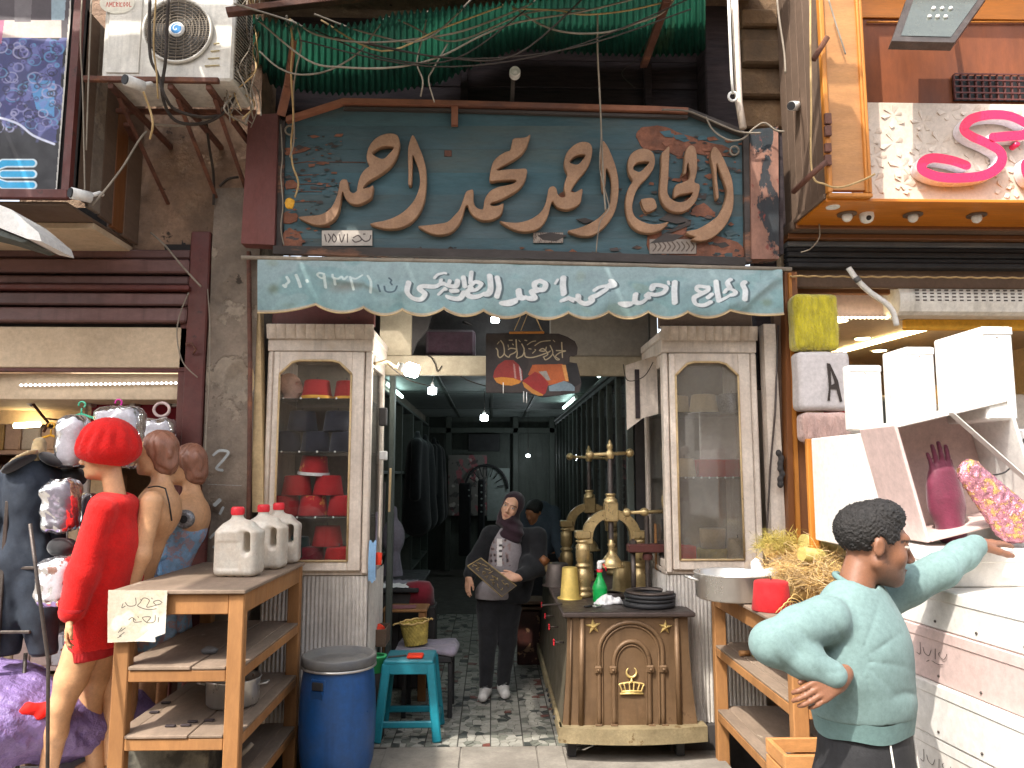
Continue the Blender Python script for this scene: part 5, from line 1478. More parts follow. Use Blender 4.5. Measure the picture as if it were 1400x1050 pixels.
MB().tube(catmull([V(1160,366,-.16),V(1172,383,-.16),V(1190,400,-.12),V(1208,412,-.1),V(1220,425,-.08),V(1226,445,-.06)],4),.018,10).build('waste_pipe',M['white'],rs)
MB().tube([V(1170,379,-.165),V(1174,385,-.165)],.021,10).build('pipe_tape',M['lidgrey'],rs)
ia=thing('indoor_air_conditioner','long white indoor air conditioner over the right shop entrance','air conditioner',U(1330,430,.0))
x0,x1_=U(1228,400,-.0).x,U(1420,400,0).x+.35
z0,z1_=U(1300,430,0).z,U(1300,387,0).z
prof=[(.2,0),(.03,0),(-.0,.02),(-.02,.08),(-.02,.13),(.01,z1_-z0),(.2,z1_-z0)]
vs=[(x0,a,z0+b) for a,b in prof]+[(x1_,a,z0+b) for a,b in prof]
n=len(prof)
MB().add(vs,[tuple(range(n)),tuple(range(2*n-1,n-1,-1))]+[((i+1)%n,i,n+i,n+(i+1)%n) for i in range(n)]).build('casing',M['acwhite'],ia)
gm=MB()
for i in range(24):
 for j in range(4):
  xx=x0+.1+i*(x1_-x0-.12)/24
  zz_=z0+.085+j*.022
  gm.box(xx,xx+.024,-.023,-.018,zz_,zz_+.008,0)
tag(gm.build('intake_slots',M['iron'],ia),kind='stuff')
wl2=thing('led_strip','string of warm yellow led lights under the indoor air conditioner of the right shop','led strip',U(1280,434,.0))
MB().bar(V(1138,434,.16),V(1440,434,.16),.012,.008).build('strip',M['white'],wl2)
l0=None
for i in range(48):
 p=U(1140+i*6.0,434.3,.148)
 if l0 is None:l0=MB().ball(p,.0085,4).build('diode',M['ledwarm'],wl2)
 else:
  c=l0.copy();COL.objects.link(c);c.location=p-wpos(wl2)-Vector((0,0,.0085))
for i,(px,py,Y) in enumerate(((1148,453,.5),(1180,477,1.2),(1203,490,1.8))):
 zc=zr_(430,.3)
 d_=U(px,py,Y)
 o=thing('downlight',('round lit ceiling light nearest the yellow fur in the right shop','round lit ceiling light between two others in the right shop','farthest round lit ceiling light in the right shop')[i],'ceiling light',(d_.x,d_.y,zc-.02))
 MB().lathe([(.001,-.004),(.06,-.004),(.075,-.008),(.08,0)],(d_.x,d_.y,zc-.002),20).build('ring',M['white'],o)
 MB().lathe([(.001,-.009),(.055,-.007)],(d_.x,d_.y,zc-.002),20).build('lens',M['ledwarm'],o)
a_,b_=U(1155,497,1.6),U(1248,463,.9)
a_.z=b_.z=zr_(430,.3)-.02
o=MB().bar((a_.x,2.2,a_.z),(b_.x,.7,b_.z),.03,.02).build('linear_light',M['ledwarm'])
tag(o,'slanting lit linear ceiling lamp in the right shop','lamp')
yb_=MB().box(U(1232,450,.2).x,ex,.15,.19,U(1300,453,.2).z,U(1300,437,.2).z,.01).build('yellow_valance',M['goldband'])
tag(yb_,'yellow lit valance behind the led strip in the right shop','valance')
gd=thing('goods_shelf','shelf of coloured packets at the far right edge inside the right shop','shelf',(3.3,1.0,0))
for i,z in enumerate((.6,1.1,1.6,2.05)):
 MB().box(2.6,4.4,.9,1.3,z,z+.03,.003).build('board',M['card'],gd)
 x=2.62
 while x<4.3:
  w_=random.uniform(.07,.16)
  MB().box(x,x+w_-.01,.92,1.2,z+.03,z+random.uniform(.22,.38),.01).build('packet',random.choice([M['cardpink'],M['felt'],M['greenframe'],M['straw'],M['card']]),gd)
  x+=w_
  # sign box of the right shop
rb=thing('right_sign_box','golden wooden sign box of the right shop with an orange soffit','sign box',(2.6,-.4,3.3))
FX=U(1128,200,-.66).x
fx1=U(1188,200,-.66).x
z_b=U(1155,262,-.66).z
ztop=5.3
MB().box(FX+.02,fx1-.03,-.655,-.62,z_b+.01,ztop,.003).build('front_panel',M['ply'],rb)
for a,b in((FX,FX+.028),(fx1-.035,fx1-.02),(fx1-.018,fx1)):
 MB().box(a,b,-.675,-.63,z_b-.01,ztop,.006).build('moulding',M['oak'],rb)
MB().box(FX+.002,fx1+.002,-.675,-.62,z_b-.035,z_b-.011,.005).build('bottom_moulding',M['oak'],rb)
nb=6
for i in range(nb):
 a=-.63+.6*i/nb
 MB().box(FX+.004,FX+.022,a,a+.1-.002,z_b-.02,ztop,.003).build('side_board',M['oldboard'],rb)
MB().box(FX-.012,FX+.002,-.64,-.03,z_b-.035,z_b-.005,.004).build('side_rail',M['oldboard'],rb)
SZ=z_b-.05
MB().box(FX,ex,-.64,-.21,SZ,SZ+.02,.004).build('soffit',M['oak_soffit'],rb)
MB().box(FX-.005,ex,-.22,-.2,SZ-.02,SZ+.02,.004).build('soffit_trim',M['doorwood'],rb)
py_=-.45
px0=fx1+.002
pz0,pz1=U(1290,275,py_).z,U(1290,141,py_).z
MB().box(px0,ex,py_,py_+.03,pz0,pz1,.004).build('sign_panel',M['panelwhite'],rb)
MB().box(px0,ex,py_-.01,py_+.03,pz0-.03,pz0-.002,.004).build('panel_sill',M['beige'],rb)
rsn=random.Random(5)
sh_=MB()
cells=[]
for i in range(17):
 for j in range(4):
  cells.append((px0+.03+(i+rsn.uniform(.2,.8))*(2.6/17),pz0+.02+(j+rsn.uniform(.2,.8))*((pz1-pz0-.04)/4)))
for(x,z) in cells:
 k=rsn.choice((4,5,6));a0=rsn.uniform(0,6)
 for q in range(k):
  a=a0+q*2*PI/k+rsn.uniform(-.15,.15)
  r0,r1,hw=.015,rsn.uniform(.055,.095),rsn.uniform(.012,.022)
  ca,sa=math.cos(a),math.sin(a)
  pts=[(x+r0*ca,z+r0*sa),(x+r1*ca*.8-hw*sa,z+r1*sa*.8+hw*ca),(x+r1*ca,z+r1*sa),(x+r1*ca*.8+hw*sa,z+r1*sa*.8-hw*ca)]
  if all(px0+.005<p[0]<ex-.01 and pz0+.004<p[1]<pz1-.004 for p in pts):
   n=len(pts)
   dpt=rsn.uniform(.006,.012)
   base_=len(sh_.v)
   vs=[(p[0],py_+.001,p[1]) for p in pts]
   vs+=[(pts[0][0],py_-.002,pts[0][1]),(pts[1][0],py_-dpt,pts[1][1]),(pts[2][0],py_-dpt,pts[2][1]),(pts[3][0],py_-.002,pts[3][1])]
   sh_.add(vs,[(4,5,6,7),(0,1,5,4),(1,2,6,5),(2,3,7,6),(3,0,4,7)])
tag(sh_.build('carved_relief',M['panelwhite'],rb),kind='stuff')
MB().box(px0,ex,-.36,-.32,pz1-.02,ztop,0).build('upper_wall',M['redwood'],rb)
MB().box(px0,ex,-.66,-.36,ztop-.35,ztop-.33,.003).build('upper_soffit',M['oak_soffit'],rb)
MB().tube([V(1185,30,-.375),V(1420,30,-.375)],.006,6).build('bead',M['oak'],rb)
MB().box(px0,ex,-.375,-.361,U(1290,26,-.37).z,ztop-.36,.003).build('upper_band',M['oak_soffit'],rb)
vt=thing('vent_grille','dark square meshed vent grille in the red brown wall over the pink sign','vent',U(1350,138,-.37))
vx0,vx1,vz0,vz1=U(1303,120,-.37).x,U(1440,120,-.37).x,U(1350,138,-.37).z,U(1350,104,-.37).z
MB().box(vx0,vx1,-.372,-.362,vz0,vz1,0).build('backing',M['black'],vt)
for i in range(15):
 x=vx0+(vx1-vx0)*i/14
 MB().box(x-.005,x+.005,-.39,-.373,vz0,vz1,.002).build('bar',M['redox'],vt)
for j in range(5):
 z=vz0+(vz1-vz0)*j/4
 MB().box(vx0,vx1,-.395,-.391,z-.005,z+.005,.002).build('bar',M['redox'],vt)
fl_=thing('floodlight','grey led floodlight hanging above the pink letter sign','floodlight',U(1280,50,-.8))
q=[(1242,-8),(1352,-8),(1305,58),(1219,56)]
def quadbox(q,Y0s,th,ins):
 P=[U(a,b,y) for(a,b),y in zip(q,Y0s)]
 n_=(P[1]-P[0]).cross(P[3]-P[0]).normalized()
 if n_.dot(CAM-P[0])<0:n_=-n_
 c=sum(P,Vector())/4
 A=[c+(p-c)*ins for p in P]
 B=[p-n_*th for p in A]
 return A,B,n_
A,B,n_=quadbox(q,(-.62,-.62,-.86,-.86),.05,1.0)
MB().add(A+B,[(0,1,2,3),(7,6,5,4),(1,0,4,5),(2,1,5,6),(3,2,6,7),(0,3,7,4)]).build('housing',M['iron'],fl_)
A2=[p+n_*.003 for p in quadbox(q,(-.62,-.62,-.86,-.86),.05,.8)[0]]
MB().add(A2,[(0,1,2,3)]).build('glass',M['lampglass'],fl_)
for i in range(3):
 for j in range(2):
  p=A2[0].lerp(A2[1],.38+.14*i).lerp(A2[3].lerp(A2[2],.38+.14*i),.3+.22*j)+n_*.004
  MB().ball(p,.012,5).build('led',M['white'],fl_)
MB().tube([U(1297,-10,-.6),U(1297,-12,-.4)],.015,8).build('bracket',M['iron'],fl_)
for i,(px,py) in enumerate(((1158,294),(1248,295),(1335,295))):
 p=U(px,py-1,-.44);p.z=SZ
 o=thing('soffit_lamp',('unlit round bulb in the soffit nearest the dome camera','unlit round bulb in the middle of the orange soffit','unlit round bulb at the right of the orange soffit')[i],'lamp',p)
 MB().lathe([(.055,-.002),(.055,-.01),(.035,-.012)],p,20).build('ring',M['oldboard'],o)
 MB().ball(p+Vector((0,0,-.022)),.03,8).build('bulb',M['white'],o)
p=U(1138,268,-.55);p.z=SZ
o=thing('soffit_ring','flat round recessed lamp at the left corner of the orange soffit','lamp',p)
MB().lathe([(.001,-.003),(.03,-.003),(.038,-.006),(.04,0)],p,20).build('ring',M['white'],o)
p=U(1185,297,-.44);p.z=SZ
o=thing('dome_camera','small white dome camera under the orange soffit','camera',p)
MB().lathe([(.04,0),(.042,-.02),(.034,-.045),(.02,-.055),(.001,-.058)],p,18).build('body',M['white'],o)
MB().ball(p+Vector((-.004,-.03,-.035)),.016,7).build('lens',M['black'],o)
def ribbonletter(name,pts,w_,label=None):
 Y0=py_-.075
 P=catmull([(*p,0) for p in pts],10)
 W=[U(p.x,p.y,Y0) for p in P]
 mbf,n=MB(),len(W)
 for which in(0,):
  L_,R_=[],[]
  for i in range(n):
   t=(W[min(i+1,n-1)]-W[max(i-1,0)]).normalized()
   s_=Vector((-t.z,0,t.x))*w_/2
   L_.append(W[i]+s_);R_.append(W[i]-s_)
 def cap(c,d_):
  base=math.atan2(d_.z,d_.x)
  return[c+Vector((math.cos(base+a),0,math.sin(base+a)))*(w_/2) for a in[PI/2-PI*k/8 for k in range(1,8)]]
 c1=cap(W[-1],(W[-1]-W[-2]));c0_=cap(W[0],(W[0]-W[1]))
 vs=L_+R_;fs=[(i,i+1,n+i+1,n+i) for i in range(n-1)]
 k0=len(vs);vs+=[W[-1]]+c1
 ring=[n-1]+list(range(k0+1,k0+8))+[2*n-1]
 fs+=[(ring[i+1],ring[i],k0) for i in range(len(ring)-1)]
 k1=len(vs);vs+=[W[0]]+c0_
 ring=[n]+list(range(k1+1,k1+8))+[0]
 fs+=[(ring[i+1],ring[i],k1) for i in range(len(ring)-1)]
 m_=bpy.data.meshes.new(name)
 bm=bmesh.new()
 bv=[bm.verts.new(v) for v in vs]
 for f in fs:bm.faces.new([bv[i] for i in f])
 bmesh.ops.recalc_face_normals(bm,faces=bm.faces)
 r_=bmesh.ops.extrude_face_region(bm,geom=list(bm.faces))
 bmesh.ops.translate(bm,vec=Vector((0,.065,0)),verts=[v for v in r_['geom'] if isinstance(v,bmesh.types.BMVert)])
 bmesh.ops.recalc_face_normals(bm,faces=bm.faces)
 bm.to_mesh(m_);bm.free()
 m_.materials.append(M['neon']);m_.materials.append(M['neonside'])
 for p in m_.polygons:
  p.material_index=0 if(abs(p.normal.y)>.9 and p.center.y<Y0+.02) else 1
 return m_
pS=[(1321,226),(1300,219),(1275,216),(1262,222),(1262,233),(1285,242),(1320,243),(1350,238),(1368,224),(1368,208),(1350,196),(1328,186),(1318,176),(1328,163),(1352,157),(1378,158),(1398,166),(1408,174),(1400,184),(1380,186),(1358,188)]
ms=ribbonletter('sign_letter',pS,.058)
so=link_mesh('sign_letter',ms,None)
tag(so,'big pink acrylic letter S with white sides on the carved panel','sign letter')
for dx in(0,):
 c_=U(1388,199,py_-.05)
 o=MB().lathe([(.001,-.02),(.016,-.02),(.018,.03)],c_,16,'y').build('letter_dot',M['neon'])
 tag(o,'small pink dot beside the letter S','sign letter')
ms=ribbonletter('sign_letter',[(1420,215),(1402,224),(1408,245),(1430,240),(1450,226)],.05)
so2=link_mesh('sign_letter',ms,None);tag(so2,'next pink script letter cut by the right edge of the frame','sign letter')
o=thing('cable_duct','rusty pipe stub crossing the left edge of the golden sign box','pipe',V(1110,90,-.7))
MB().tube([V(1112,82,-.7),V(1131,51,-.72)],.016,10).build('pipe',M['rust'],o)
o=thing('broken_conduit','broken metal conduit at the foot of the golden sign box','pipe',V(1110,260,-.7))
MB().tube([V(1085,262,-.5),V(1108,240,-.7),V(1130,221,-.74)],.016,10).build('pipe',M['rust'],o)
for(a,b) in((155,170),(172,186),(196,208),(212,226)):
 MB().box(U(1127,a,-.69).x,U(1136,a,-.69).x,-.7,-.676,U(1130,b,-.69).z,U(1130,a,-.69).z,.003).build('hinge',M['rust'],o)
cable([(1108,-5,-.7),(1108,60,-.7),(1109,140,-.7),(1110,235,-.7),(1128,252,-.72),(1150,256,-.72),(1180,246,-.71),(1196,238,-.7)],.006,'wire_tan','tan cable running down and along the foot of the golden sign box',grp=CG)
cable([(1133,0,-.72),(1142,30,-.72),(1150,55,-.72),(1156,74,-.72)],.005,'wire','frayed pale cable end on the golden sign box front',grp=CG)
cable([(1120,306,-.25),(1120,325,-.22),(1108,340,-.2),(1095,345,-.2)],.004,'wire','thin wire hanging from the left corner of the orange soffit',grp=CG)
# yellow fur, lettered bag, pink fur hanging by the right door
def pad(name,x0,x1,y0,y1,Y,m_,label,cat,fur=False,dep=.07):
 a,b=U(x0,y1,Y),U(x1,y0,Y)
 s=SDF((a.x-.03,Y-dep-.02,a.z-.03),(b.x+.03,Y+dep+.02,b.z+.03),.007)
 s.box(((a.x+b.x)/2,Y,(a.z+b.z)/2),((b.x-a.x)/2,dep,(b.z-a.z)/2),.035)
 s.disp(lambda x,y,z:.006*smooth_noise(x,y,z,2,22)+(.003*smooth_noise(x,y,z,7,130) if fur else 0))
 o=s.build(name,m_)
 if fur:
  me=o.data;r_=random.Random(2);v_=MB()
  w0=wpos(o)
  co=[me.vertices[i].co+w0 for i in r_.sample(range(len(me.vertices)),min(1500,len(me.vertices)))]
  nn={}
  cen=sum(co,Vector())/len(co)
  for c in co:
   if c.y>Y:continue
   d_=Vector((r_.uniform(-.4,.4),-.6,-1+r_.uniform(0,.5))).normalized()*r_.uniform(.012,.03)
   s_=Vector((.0016,0,0))
   v_.add([c-s_,c+s_,c+d_],[(0,1,2)])
  tag(v_.build('fur_hair',m_,o),kind='stuff')
 return tag(o,label,cat)
pad('fur_piece',1083,1140,405,480,-.2,M['yellowfur'],'bright yellow fur piece hanging by the right shop door','fur',True)
pad('fur_piece',1094,1156,565,604,-.2,M['pinkfur'],'pale pink fur piece hanging below the lettered bag','fur',True)
bgp=pad('cloth_bag',1088,1155,482,562,-.2,M['greycloth'],'pale grey bag with a black letter A below the yellow fur','bag')
def bagcol(c):
 out=np.ones((len(c),3))*np.array(hx('c3bcba'))
 return out
vcol(bgp,bagcol)
cv=Canvas(1128,494,1154,552,.35,hx('c3bcba'))
ink=hx('3a322e')
cv.poly([(1130,496),(1135,497),(1146,520),(1152,549),(1148,550),(1143,532),(1136,532),(1135,548),(1131,548),(1133,530),(1132,515)],ink)
cv.poly([(1136,508),(1141,524),(1137,526)],hx('c3bcba'))
cv.t=cv.t*(cv.c[...,0]<.3)
cv.build('printed_letter',M['paper'],lambda x,y:Uv(x,y,np.full_like(x,-.2795)),bgp,cut=True)
# INSIDE THE FEZ SHOP
IL,IR,IC,IB=-1.14,1.14,2.74,8.7
inn=thing('shop_interior','long narrow room of the fez shop with a pale ceiling','room',(0,4,FZ))
MB().box(IL-.05,IL,.62,IB,FZ,IC+1.0,0).build('side_wall',M['innerwall'],inn)
MB().box(IR,IR+.05,.62,IB,FZ,IC+1.0,0).build('side_wall',M['innerwall'],inn)
MB().box(IL,IR,IB,IB+.05,FZ,IC,0).build('back_wall',M['greenframe'],inn)
MB().box(IL,IR,1.03,IB,IC,IC+.05,0).build('room_ceiling',M['ceiling'],inn)
MB().box(IL,IR,1.0,1.028,U(590,486,.62).z,IC+.3,0).build('loft_dark_sheet',M['dark'],inn)  # dark sheet added to hide the ceiling and stand in for loft shade
for x in(-.55,0,.55):
 MB().box(x-.02,x+.02,1.04,IB,IC-.02,IC-.001,.004).build('ceiling_batten',M['greenframe'],inn)
for y in(2.2,4.4,6.6):
 MB().box(IL,IR,y,y+.05,IC-.025,IC-.021,.004).build('ceiling_batten',M['greenframe'],inn)
bz0,bz1=U(590,513,.62).z,U(590,486,.62).z
MB().box(LX1-.02,RX0+.02,.62,.665,bz0,bz1,.006).build('beam',M['loft'],inn)
MB().box(LX1-.05,U(563,450,.62).x,.62,.66,bz1+.002,3.4,.004).build('loft_panel',M['loft'],inn)
MB().box(U(752,450,.62).x,RX0+.05,.62,.66,bz1+.002,3.4,.004).build('loft_panel',M['innerwall'],inn)
MB().prism([(U(563,486,.62).x,bz1+.002),(U(563,440,.62).x,3.25),(U(610,430,.62).x,3.3),(U(585,450,.62).x,U(585,450,.62).z),(U(570,468,.62).x,U(570,468,.62).z)],.625,.655).build('loft_bracket',M['dark'],inn)
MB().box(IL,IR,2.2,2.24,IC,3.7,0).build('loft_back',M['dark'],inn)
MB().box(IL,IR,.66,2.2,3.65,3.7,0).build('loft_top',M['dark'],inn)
o=MB().box(U(583,480,.8).x,U(650,480,.8).x,.72,.98,U(590,486,.62).z+.003,U(600,450,.72).z,.02).build('cloth_bundle',M['scarf'])
tag(o,'maroon cloth bundle stored in the dark loft above the door','bundle')
fan_=thing('ceiling_fan','dark fan blades inside the loft opening','fan',U(655,462,1.0))
for a,b in(((633,441),(665,456)),((632,472),(664,465))):
 MB().bar(V(*a,1.0),V(*b,1.1),.07,.012).build('blade',M['iron'],fan_)
bw=thing('back_partition','panelled partition at the far end of the fez shop','partition',(0,8.6,FZ))
for px in(582,613,705,755):
 x=U(px,600,8.5).x
 MB().box(x-.05,x+.05,8.5,8.6,FZ,IC,.01).build('post',M['greenframe'],bw)
MB().box(IL,IR,8.5,8.59,2.45,2.55,.01).build('lintel',M['greenframe'],bw)
MB().box(U(640,600,8.45).x,U(683,600,8.45).x,8.44,8.49,U(660,617,8.45).z,U(660,593,8.45).z,.01).build('dark_picture',M['black'],bw)
dr=thing('display_window','pale window with an arched wrought iron top at the back of the shop','window',(U(650,680,8.4).x,8.4,1.0))
cv=Canvas(613,622,666,705,.6,hx('6d6a66'))
cv.blot(4,hx('a84a58'),.25,.2,.7).blot(6,hx('3a3838'),.3,.25,.8).blot(9,hx('b8b4ac'),.5,.2,.7)
cv.build('picture_pane',M['poster'],lambda x,y:Uv(x,y,np.full_like(x,8.42)),dr)
MB().box(U(666,650,8.4).x,U(697,650,8.4).x,8.42,8.44,U(680,712,8.4).z,U(680,640,8.4).z,.005).build('white_pane',M['ceiling'],dr)
MB().tube([U(665+29*math.cos(PI*i/20),668-32*math.sin(PI*i/20),8.36) for i in range(21)],.02,6).build('arch',M['black'],dr)
for k in range(9):
 a=PI*(k+.5)/9
 MB().tube([U(665+15*math.cos(a),668-17*math.sin(a),8.36),U(665+28*math.cos(a),668-31*math.sin(a),8.36)],.008,5).build('spoke',M['black'],dr)
dm=thing('dark_garment','black embroidered garment hanging before the pale window at the back','garment',U(640,700,7.8))
for x0,x1_,y0,y1_ in((627,644,660,760),(653,663,655,745)):
 a,b=U(x0,y1_,7.8),U(x1_,y0,7.8)
 MB().box(a.x,b.x,7.76,7.84,a.z,b.z,.03).build('panel',M['coat'],dm)
for i in range(5):
 MB().ball(U(658,664+i*9,7.74),.018,5).build('coin',M['ceiling'],dm)
for i in range(2):
 MB().ball(U(641,670+i*8,7.74),.016,5).build('coin',M['ceiling'],dm)
random.seed(21)
wr=thing('glazed_wardrobe','row of tall glazed wardrobes along the right wall of the shop','wardrobe',(1.05,3,FZ))
wx=.97
MB().box(wx,IR,.68,6.9,2.5,2.54,.006).build('top_board',M['greenframe'],wr)
MB().box(wx-.02,IR,.68,6.9,2.541,2.58,.008).build('cornice',M['greenframe'],wr)
MB().box(wx+.06,IR,.7,6.9,FZ,2.5,0).build('back_fill',M['dark'],wr)
y=.7
i=0
while y<6.8:
 wd=.46
 MB().box(wx,wx+.05,y,y+.045,FZ,2.5,.006).build('stile',M['greenframe'],wr)
 MB().box(wx+.008,wx+.035,y+.045,y+.075,.9,2.42,.004).build('door_frame',M['loft'] if i%3==1 else M['greenframe'],wr)
 MB().box(wx+.02,wx+.024,y+.075,y+wd,.9,2.42,0).build('pane',M['glass'],wr)
 MB().box(wx,wx+.05,y+.046,y+wd,.84,.9,.005).build('rail',M['greenframe'],wr)
 MB().box(wx+.01,wx+.03,y+.05,y+wd-.002,FZ+.05,.83,.005).build('panel',M['greenframe'],wr)
 y+=wd;i+=1
wl3=thing('wall_shelving','tall grey green shelving with dark coats along the left wall','shelving',(-1.05,3,FZ))
sx_=-.98
for y in(1.0,1.9,2.8,3.7,4.9,6.1,7.3):
 MB().box(sx_-.14,sx_,y,y+.05,FZ,2.5,.006).build('stile',M['greenframe'],wl3)
for z in(.55,1.0,1.75,2.5):
 MB().box(IL+.01,sx_-.005,1.05,7.3,z,z+.03,.004).build('board',M['greenframe'],wl3)
MB().box(IL+.001,IL+.01,1.0,7.4,FZ,2.5,0).build('back_fill',M['dark'],wl3)
MB().box(LX1+.02,LX1+.06,.66,.74,FZ,2.7,.006).build('door_post',M['greenframe'],wl3)
for i,(x,y) in enumerate(((-.86,4.2),(-.84,5.0),(-.8,5.9),(-.8,6.6))):
 s=SDF((x-.2,y-.25,.9),(x+.2,y+.25,2.3),.02)
 s.cone((x,y,2.05),(x,y,1.2),.12,.17,k=.03).cone((x,y-.12,2.1),(x,y-.17,1.5),.06,.06,k=.03).cone((x,y+.12,2.1),(x,y+.17,1.5),.06,.06,k=.03).cone((x,y,2.1),(x,y,2.22),.05,.03)
 s.disp(lambda a,b,c:.01*smooth_noise(a,b,c*.3,3+i,22))
 o=s.build('hanging_coat',M['coat'])
 tag(o,'long dark coat hanging along the left wall of the shop','coat','dark coats hanging along the left wall')
dk=thing('work_desk','black desk with papers inside the door on the left','desk',(-.8,1.7,FZ))
MB().box(-.99,-.56,1.3,2.5,.84,.87,.005).build('top',M['black'],dk)
MB().box(-.97,-.58,1.34,2.46,FZ,.83,.005).build('body',M['dark'],dk)
for i,(x,y,m_) in enumerate(((-.78,1.4,'cloth_white'),(-.74,1.62,'cloth_grey'))):
 o=MB().grid(lambda u,v:(x-.12+.26*u,y-.08+.2*v,.873+.03*abs(noise.noise(Vector((u*4+i,v*4,1))))),14,10).build('cloth',M[m_])
 tag(o,('crumpled white cloth on the front edge of the black desk','grey crumpled cloth behind the white one on the black desk')[i],'cloth')
mq=SDF((-1.05,1.9,.85),(-.65,2.3,1.6),.01)
mq.ell((-.86,2.1,1.2),(.1,.08,.16)).cone((-.86,2.1,1.05),(-.86,2.1,.88),.06,.09).cone((-.86,2.1,1.34),(-.86,2.1,1.44),.035,.03)
tag(mq.build('draped_bust',M['cloth_grey']),'small grey draped bust standing on the black desk','bust')
def bulb(px,py,Y,r_,h_,label,m_='bulb',cord=True,power=10,up=None):
 p=U(px,py,Y)
 t=thing('hanging_bulb',label,'lamp',p)
 MB().lathe([(.001,-h_/2),(r_*.85,-h_/2),(r_,-h_*.4),(r_,h_*.35),(r_*.6,h_/2),(r_*.4,h_*.55)],p,20).build('bulb',M[m_],t)
 MB().lathe([(r_*.42,h_*.5),(r_*.42,h_*.95),(r_*.2,h_*1.1)],p,14).build('socket',M['white'],t)
 if cord:
  MB().tube([p+Vector((0,0,h_)),p+Vector((0,0,(up or IC)-p.z))],.004,5).build('cord',M['wire_dark'],t)
 ld=bpy.data.lights.new('bulb_light','POINT');ld.energy=power;ld.color=(.86,.96,1);ld.shadow_soft_size=r_
 lo=bpy.data.objects.new('bulb_light',ld);COL.objects.link(lo);lo.parent=t;lo.location=(0,0,-h_*.5-r_*1.05)
 return t
bulb(591,534,.9,.032,.055,'lit square headed bulb nearest the left tube lamp under the shop ceiling',power=1.0)
bulb(662,571,4.2,.045,.07,'lit bulb hanging on a long cord in the middle of the shop',power=.9)
bulb(677,437,.70,.03,.04,'lit bulb just under the banner edge in the loft opening',cord=True,up=3.3,power=.6)
bulb(722,623,7.6,.03,.04,'small bright bulb low at the far end of the shop',power=3)
la=thing('bracket_lamp','very bright square lamp on a bent arm at the left showcase','lamp',V(562,505,.2))
c0=U(563,506,.2)
Rm=Matrix.Translation(c0)@Matrix.Rotation(R(-75),4,'Y')@Matrix.Rotation(R(15),4,'X')
MB(Rm).lathe([(.001,-.045),(.035,-.045),(.045,-.03),(.045,.03),(.03,.045)],n=10,smooth=False).build('bulb',M['bulbhot'],la)
MB(Rm).lathe([(.026,.046),(.028,.075),(.018,.095)],n=14).build('socket',M['white'],la)
MB().tube(catmull([U(547,503,.2),U(537,500,.19),U(528,494,.15),U(520,496,.1),U(512,497,.05)],4),.011,8).build('arm',M['cream2'],la)
ld=bpy.data.lights.new('lamp_light','POINT');ld.energy=2;ld.color=(1,.97,.9);ld.shadow_soft_size=.05
lo=bpy.data.objects.new('lamp_light',ld);COL.objects.link(lo);lo.parent=la;lo.location=(.1,-.02,-.03)
for i,(x,y0,y1_,z,lb_) in enumerate(((-1.06,3.1,4.3,2.66,'lit tube lamp along the left wall under the ceiling'),(1.0,1.1,2.3,2.66,'lit tube lamp on top of the right wardrobes, nearest the door'),(1.0,4.6,5.8,2.66,'lit tube lamp on top of the right wardrobes, farther in'))):
 t=thing('tube_lamp',lb_,'lamp',(x,(y0+y1_)/2,z))
 MB().tube([(x,y0,z),(x,y1_,z)],.018,10).build('tube',M['tubelight'],t)
 MB().box(x+(-.06 if x<0 else .02),x+(-.02 if x<0 else .06),y0,y1_,z+.01,z+.05,.004).build('batten',M['white'],t)
 ld=bpy.data.lights.new('tube_light','AREA');ld.energy=.9;ld.color=(.72,1,.95);ld.shape='RECTANGLE';ld.size=.05;ld.size_y=y1_-y0
 lo=bpy.data.objects.new('tube_light',ld);COL.objects.link(lo);lo.parent=t;lo.location=(-.04 if x>0 else .04,0,-.03)
 lo.rotation_euler=(0,R(40 if x>0 else-40),0)
for pts in([(587,485,.6),(595,498,.6),(598,508,.6),(604,500,.6)],[(585,486,.6),(615,505,.7),(640,520,.8),(665,528,.9)],[(530,498,.3),(560,520,.5),(600,530,.8)]):
 cable(pts,.004,'wire_dark','thin dark wire under the cream beam of the doorway',grp='thin wires under the doorway beam')
for i,(px,py,w_,h_,m_,lb_) in enumerate(((524,570,.05,.12,'dark','dark meter box on the side of the left showcase'),(524,623,.05,.06,'card','small white switch box on the side of the left showcase'))):
 p=U(px,py,.3)
 o=MB().box(p.x-w_/2,p.x+w_/2,.27,.33,p.z-h_/2,p.z+h_/2,.006).build('switch_box',M[m_])
 tag(o,lb_,'box')
for i,(px,y0,y1_,m_) in enumerate(((519,650,735,'cream'),(524,660,720,'dark'),(532,640,700,'cream2'),(513,700,790,'cloth_grey'))):
 o=MB().bar(V(px,y1_,.05+i*.06),V(px+2,y0,.05+i*.06),.03,.012).build('hanging_strip',M[m_])
 tag(o,('long cream strip hanging by the left showcase','dark narrow strip hanging by the left showcase','yellowed strip hanging nearest the door opening','grey cloth strip hanging lowest by the left showcase')[i],'strip')
o=MB().grid(lambda u,v:(U(505+10*u,740,-.02).x,-.03-.02*math.sin(v*3),U(505,740+55*v,-.02).z+.01*math.sin(u*9)),8,12).build('blue_cloth',M['cloth_blue'])
tag(o,'light blue cloth hanging at the lower corner of the left showcase','cloth')
o=MB().lathe([(.02,0),(.024,.07),(.001,.075)],V(517,772,.0),12).build('red_tin',M['orange']);tag(o,'small red tin behind the hanging blue cloth','tin')
HY=-.02
hs=thing('hanging_sign','brown painted board with three fezzes and cream Arabic script hanging in the doorway','sign',V(730,537,HY))
cv=Canvas(663,455,797,541,.4,hx('3b322f'))
cv.blot(4,hx('2c2624'),.2,.08,.7)
h1=lambda P:[(660+x/9.543,440+y/9.543) for x,y in P]
ink=hx('b8a888')
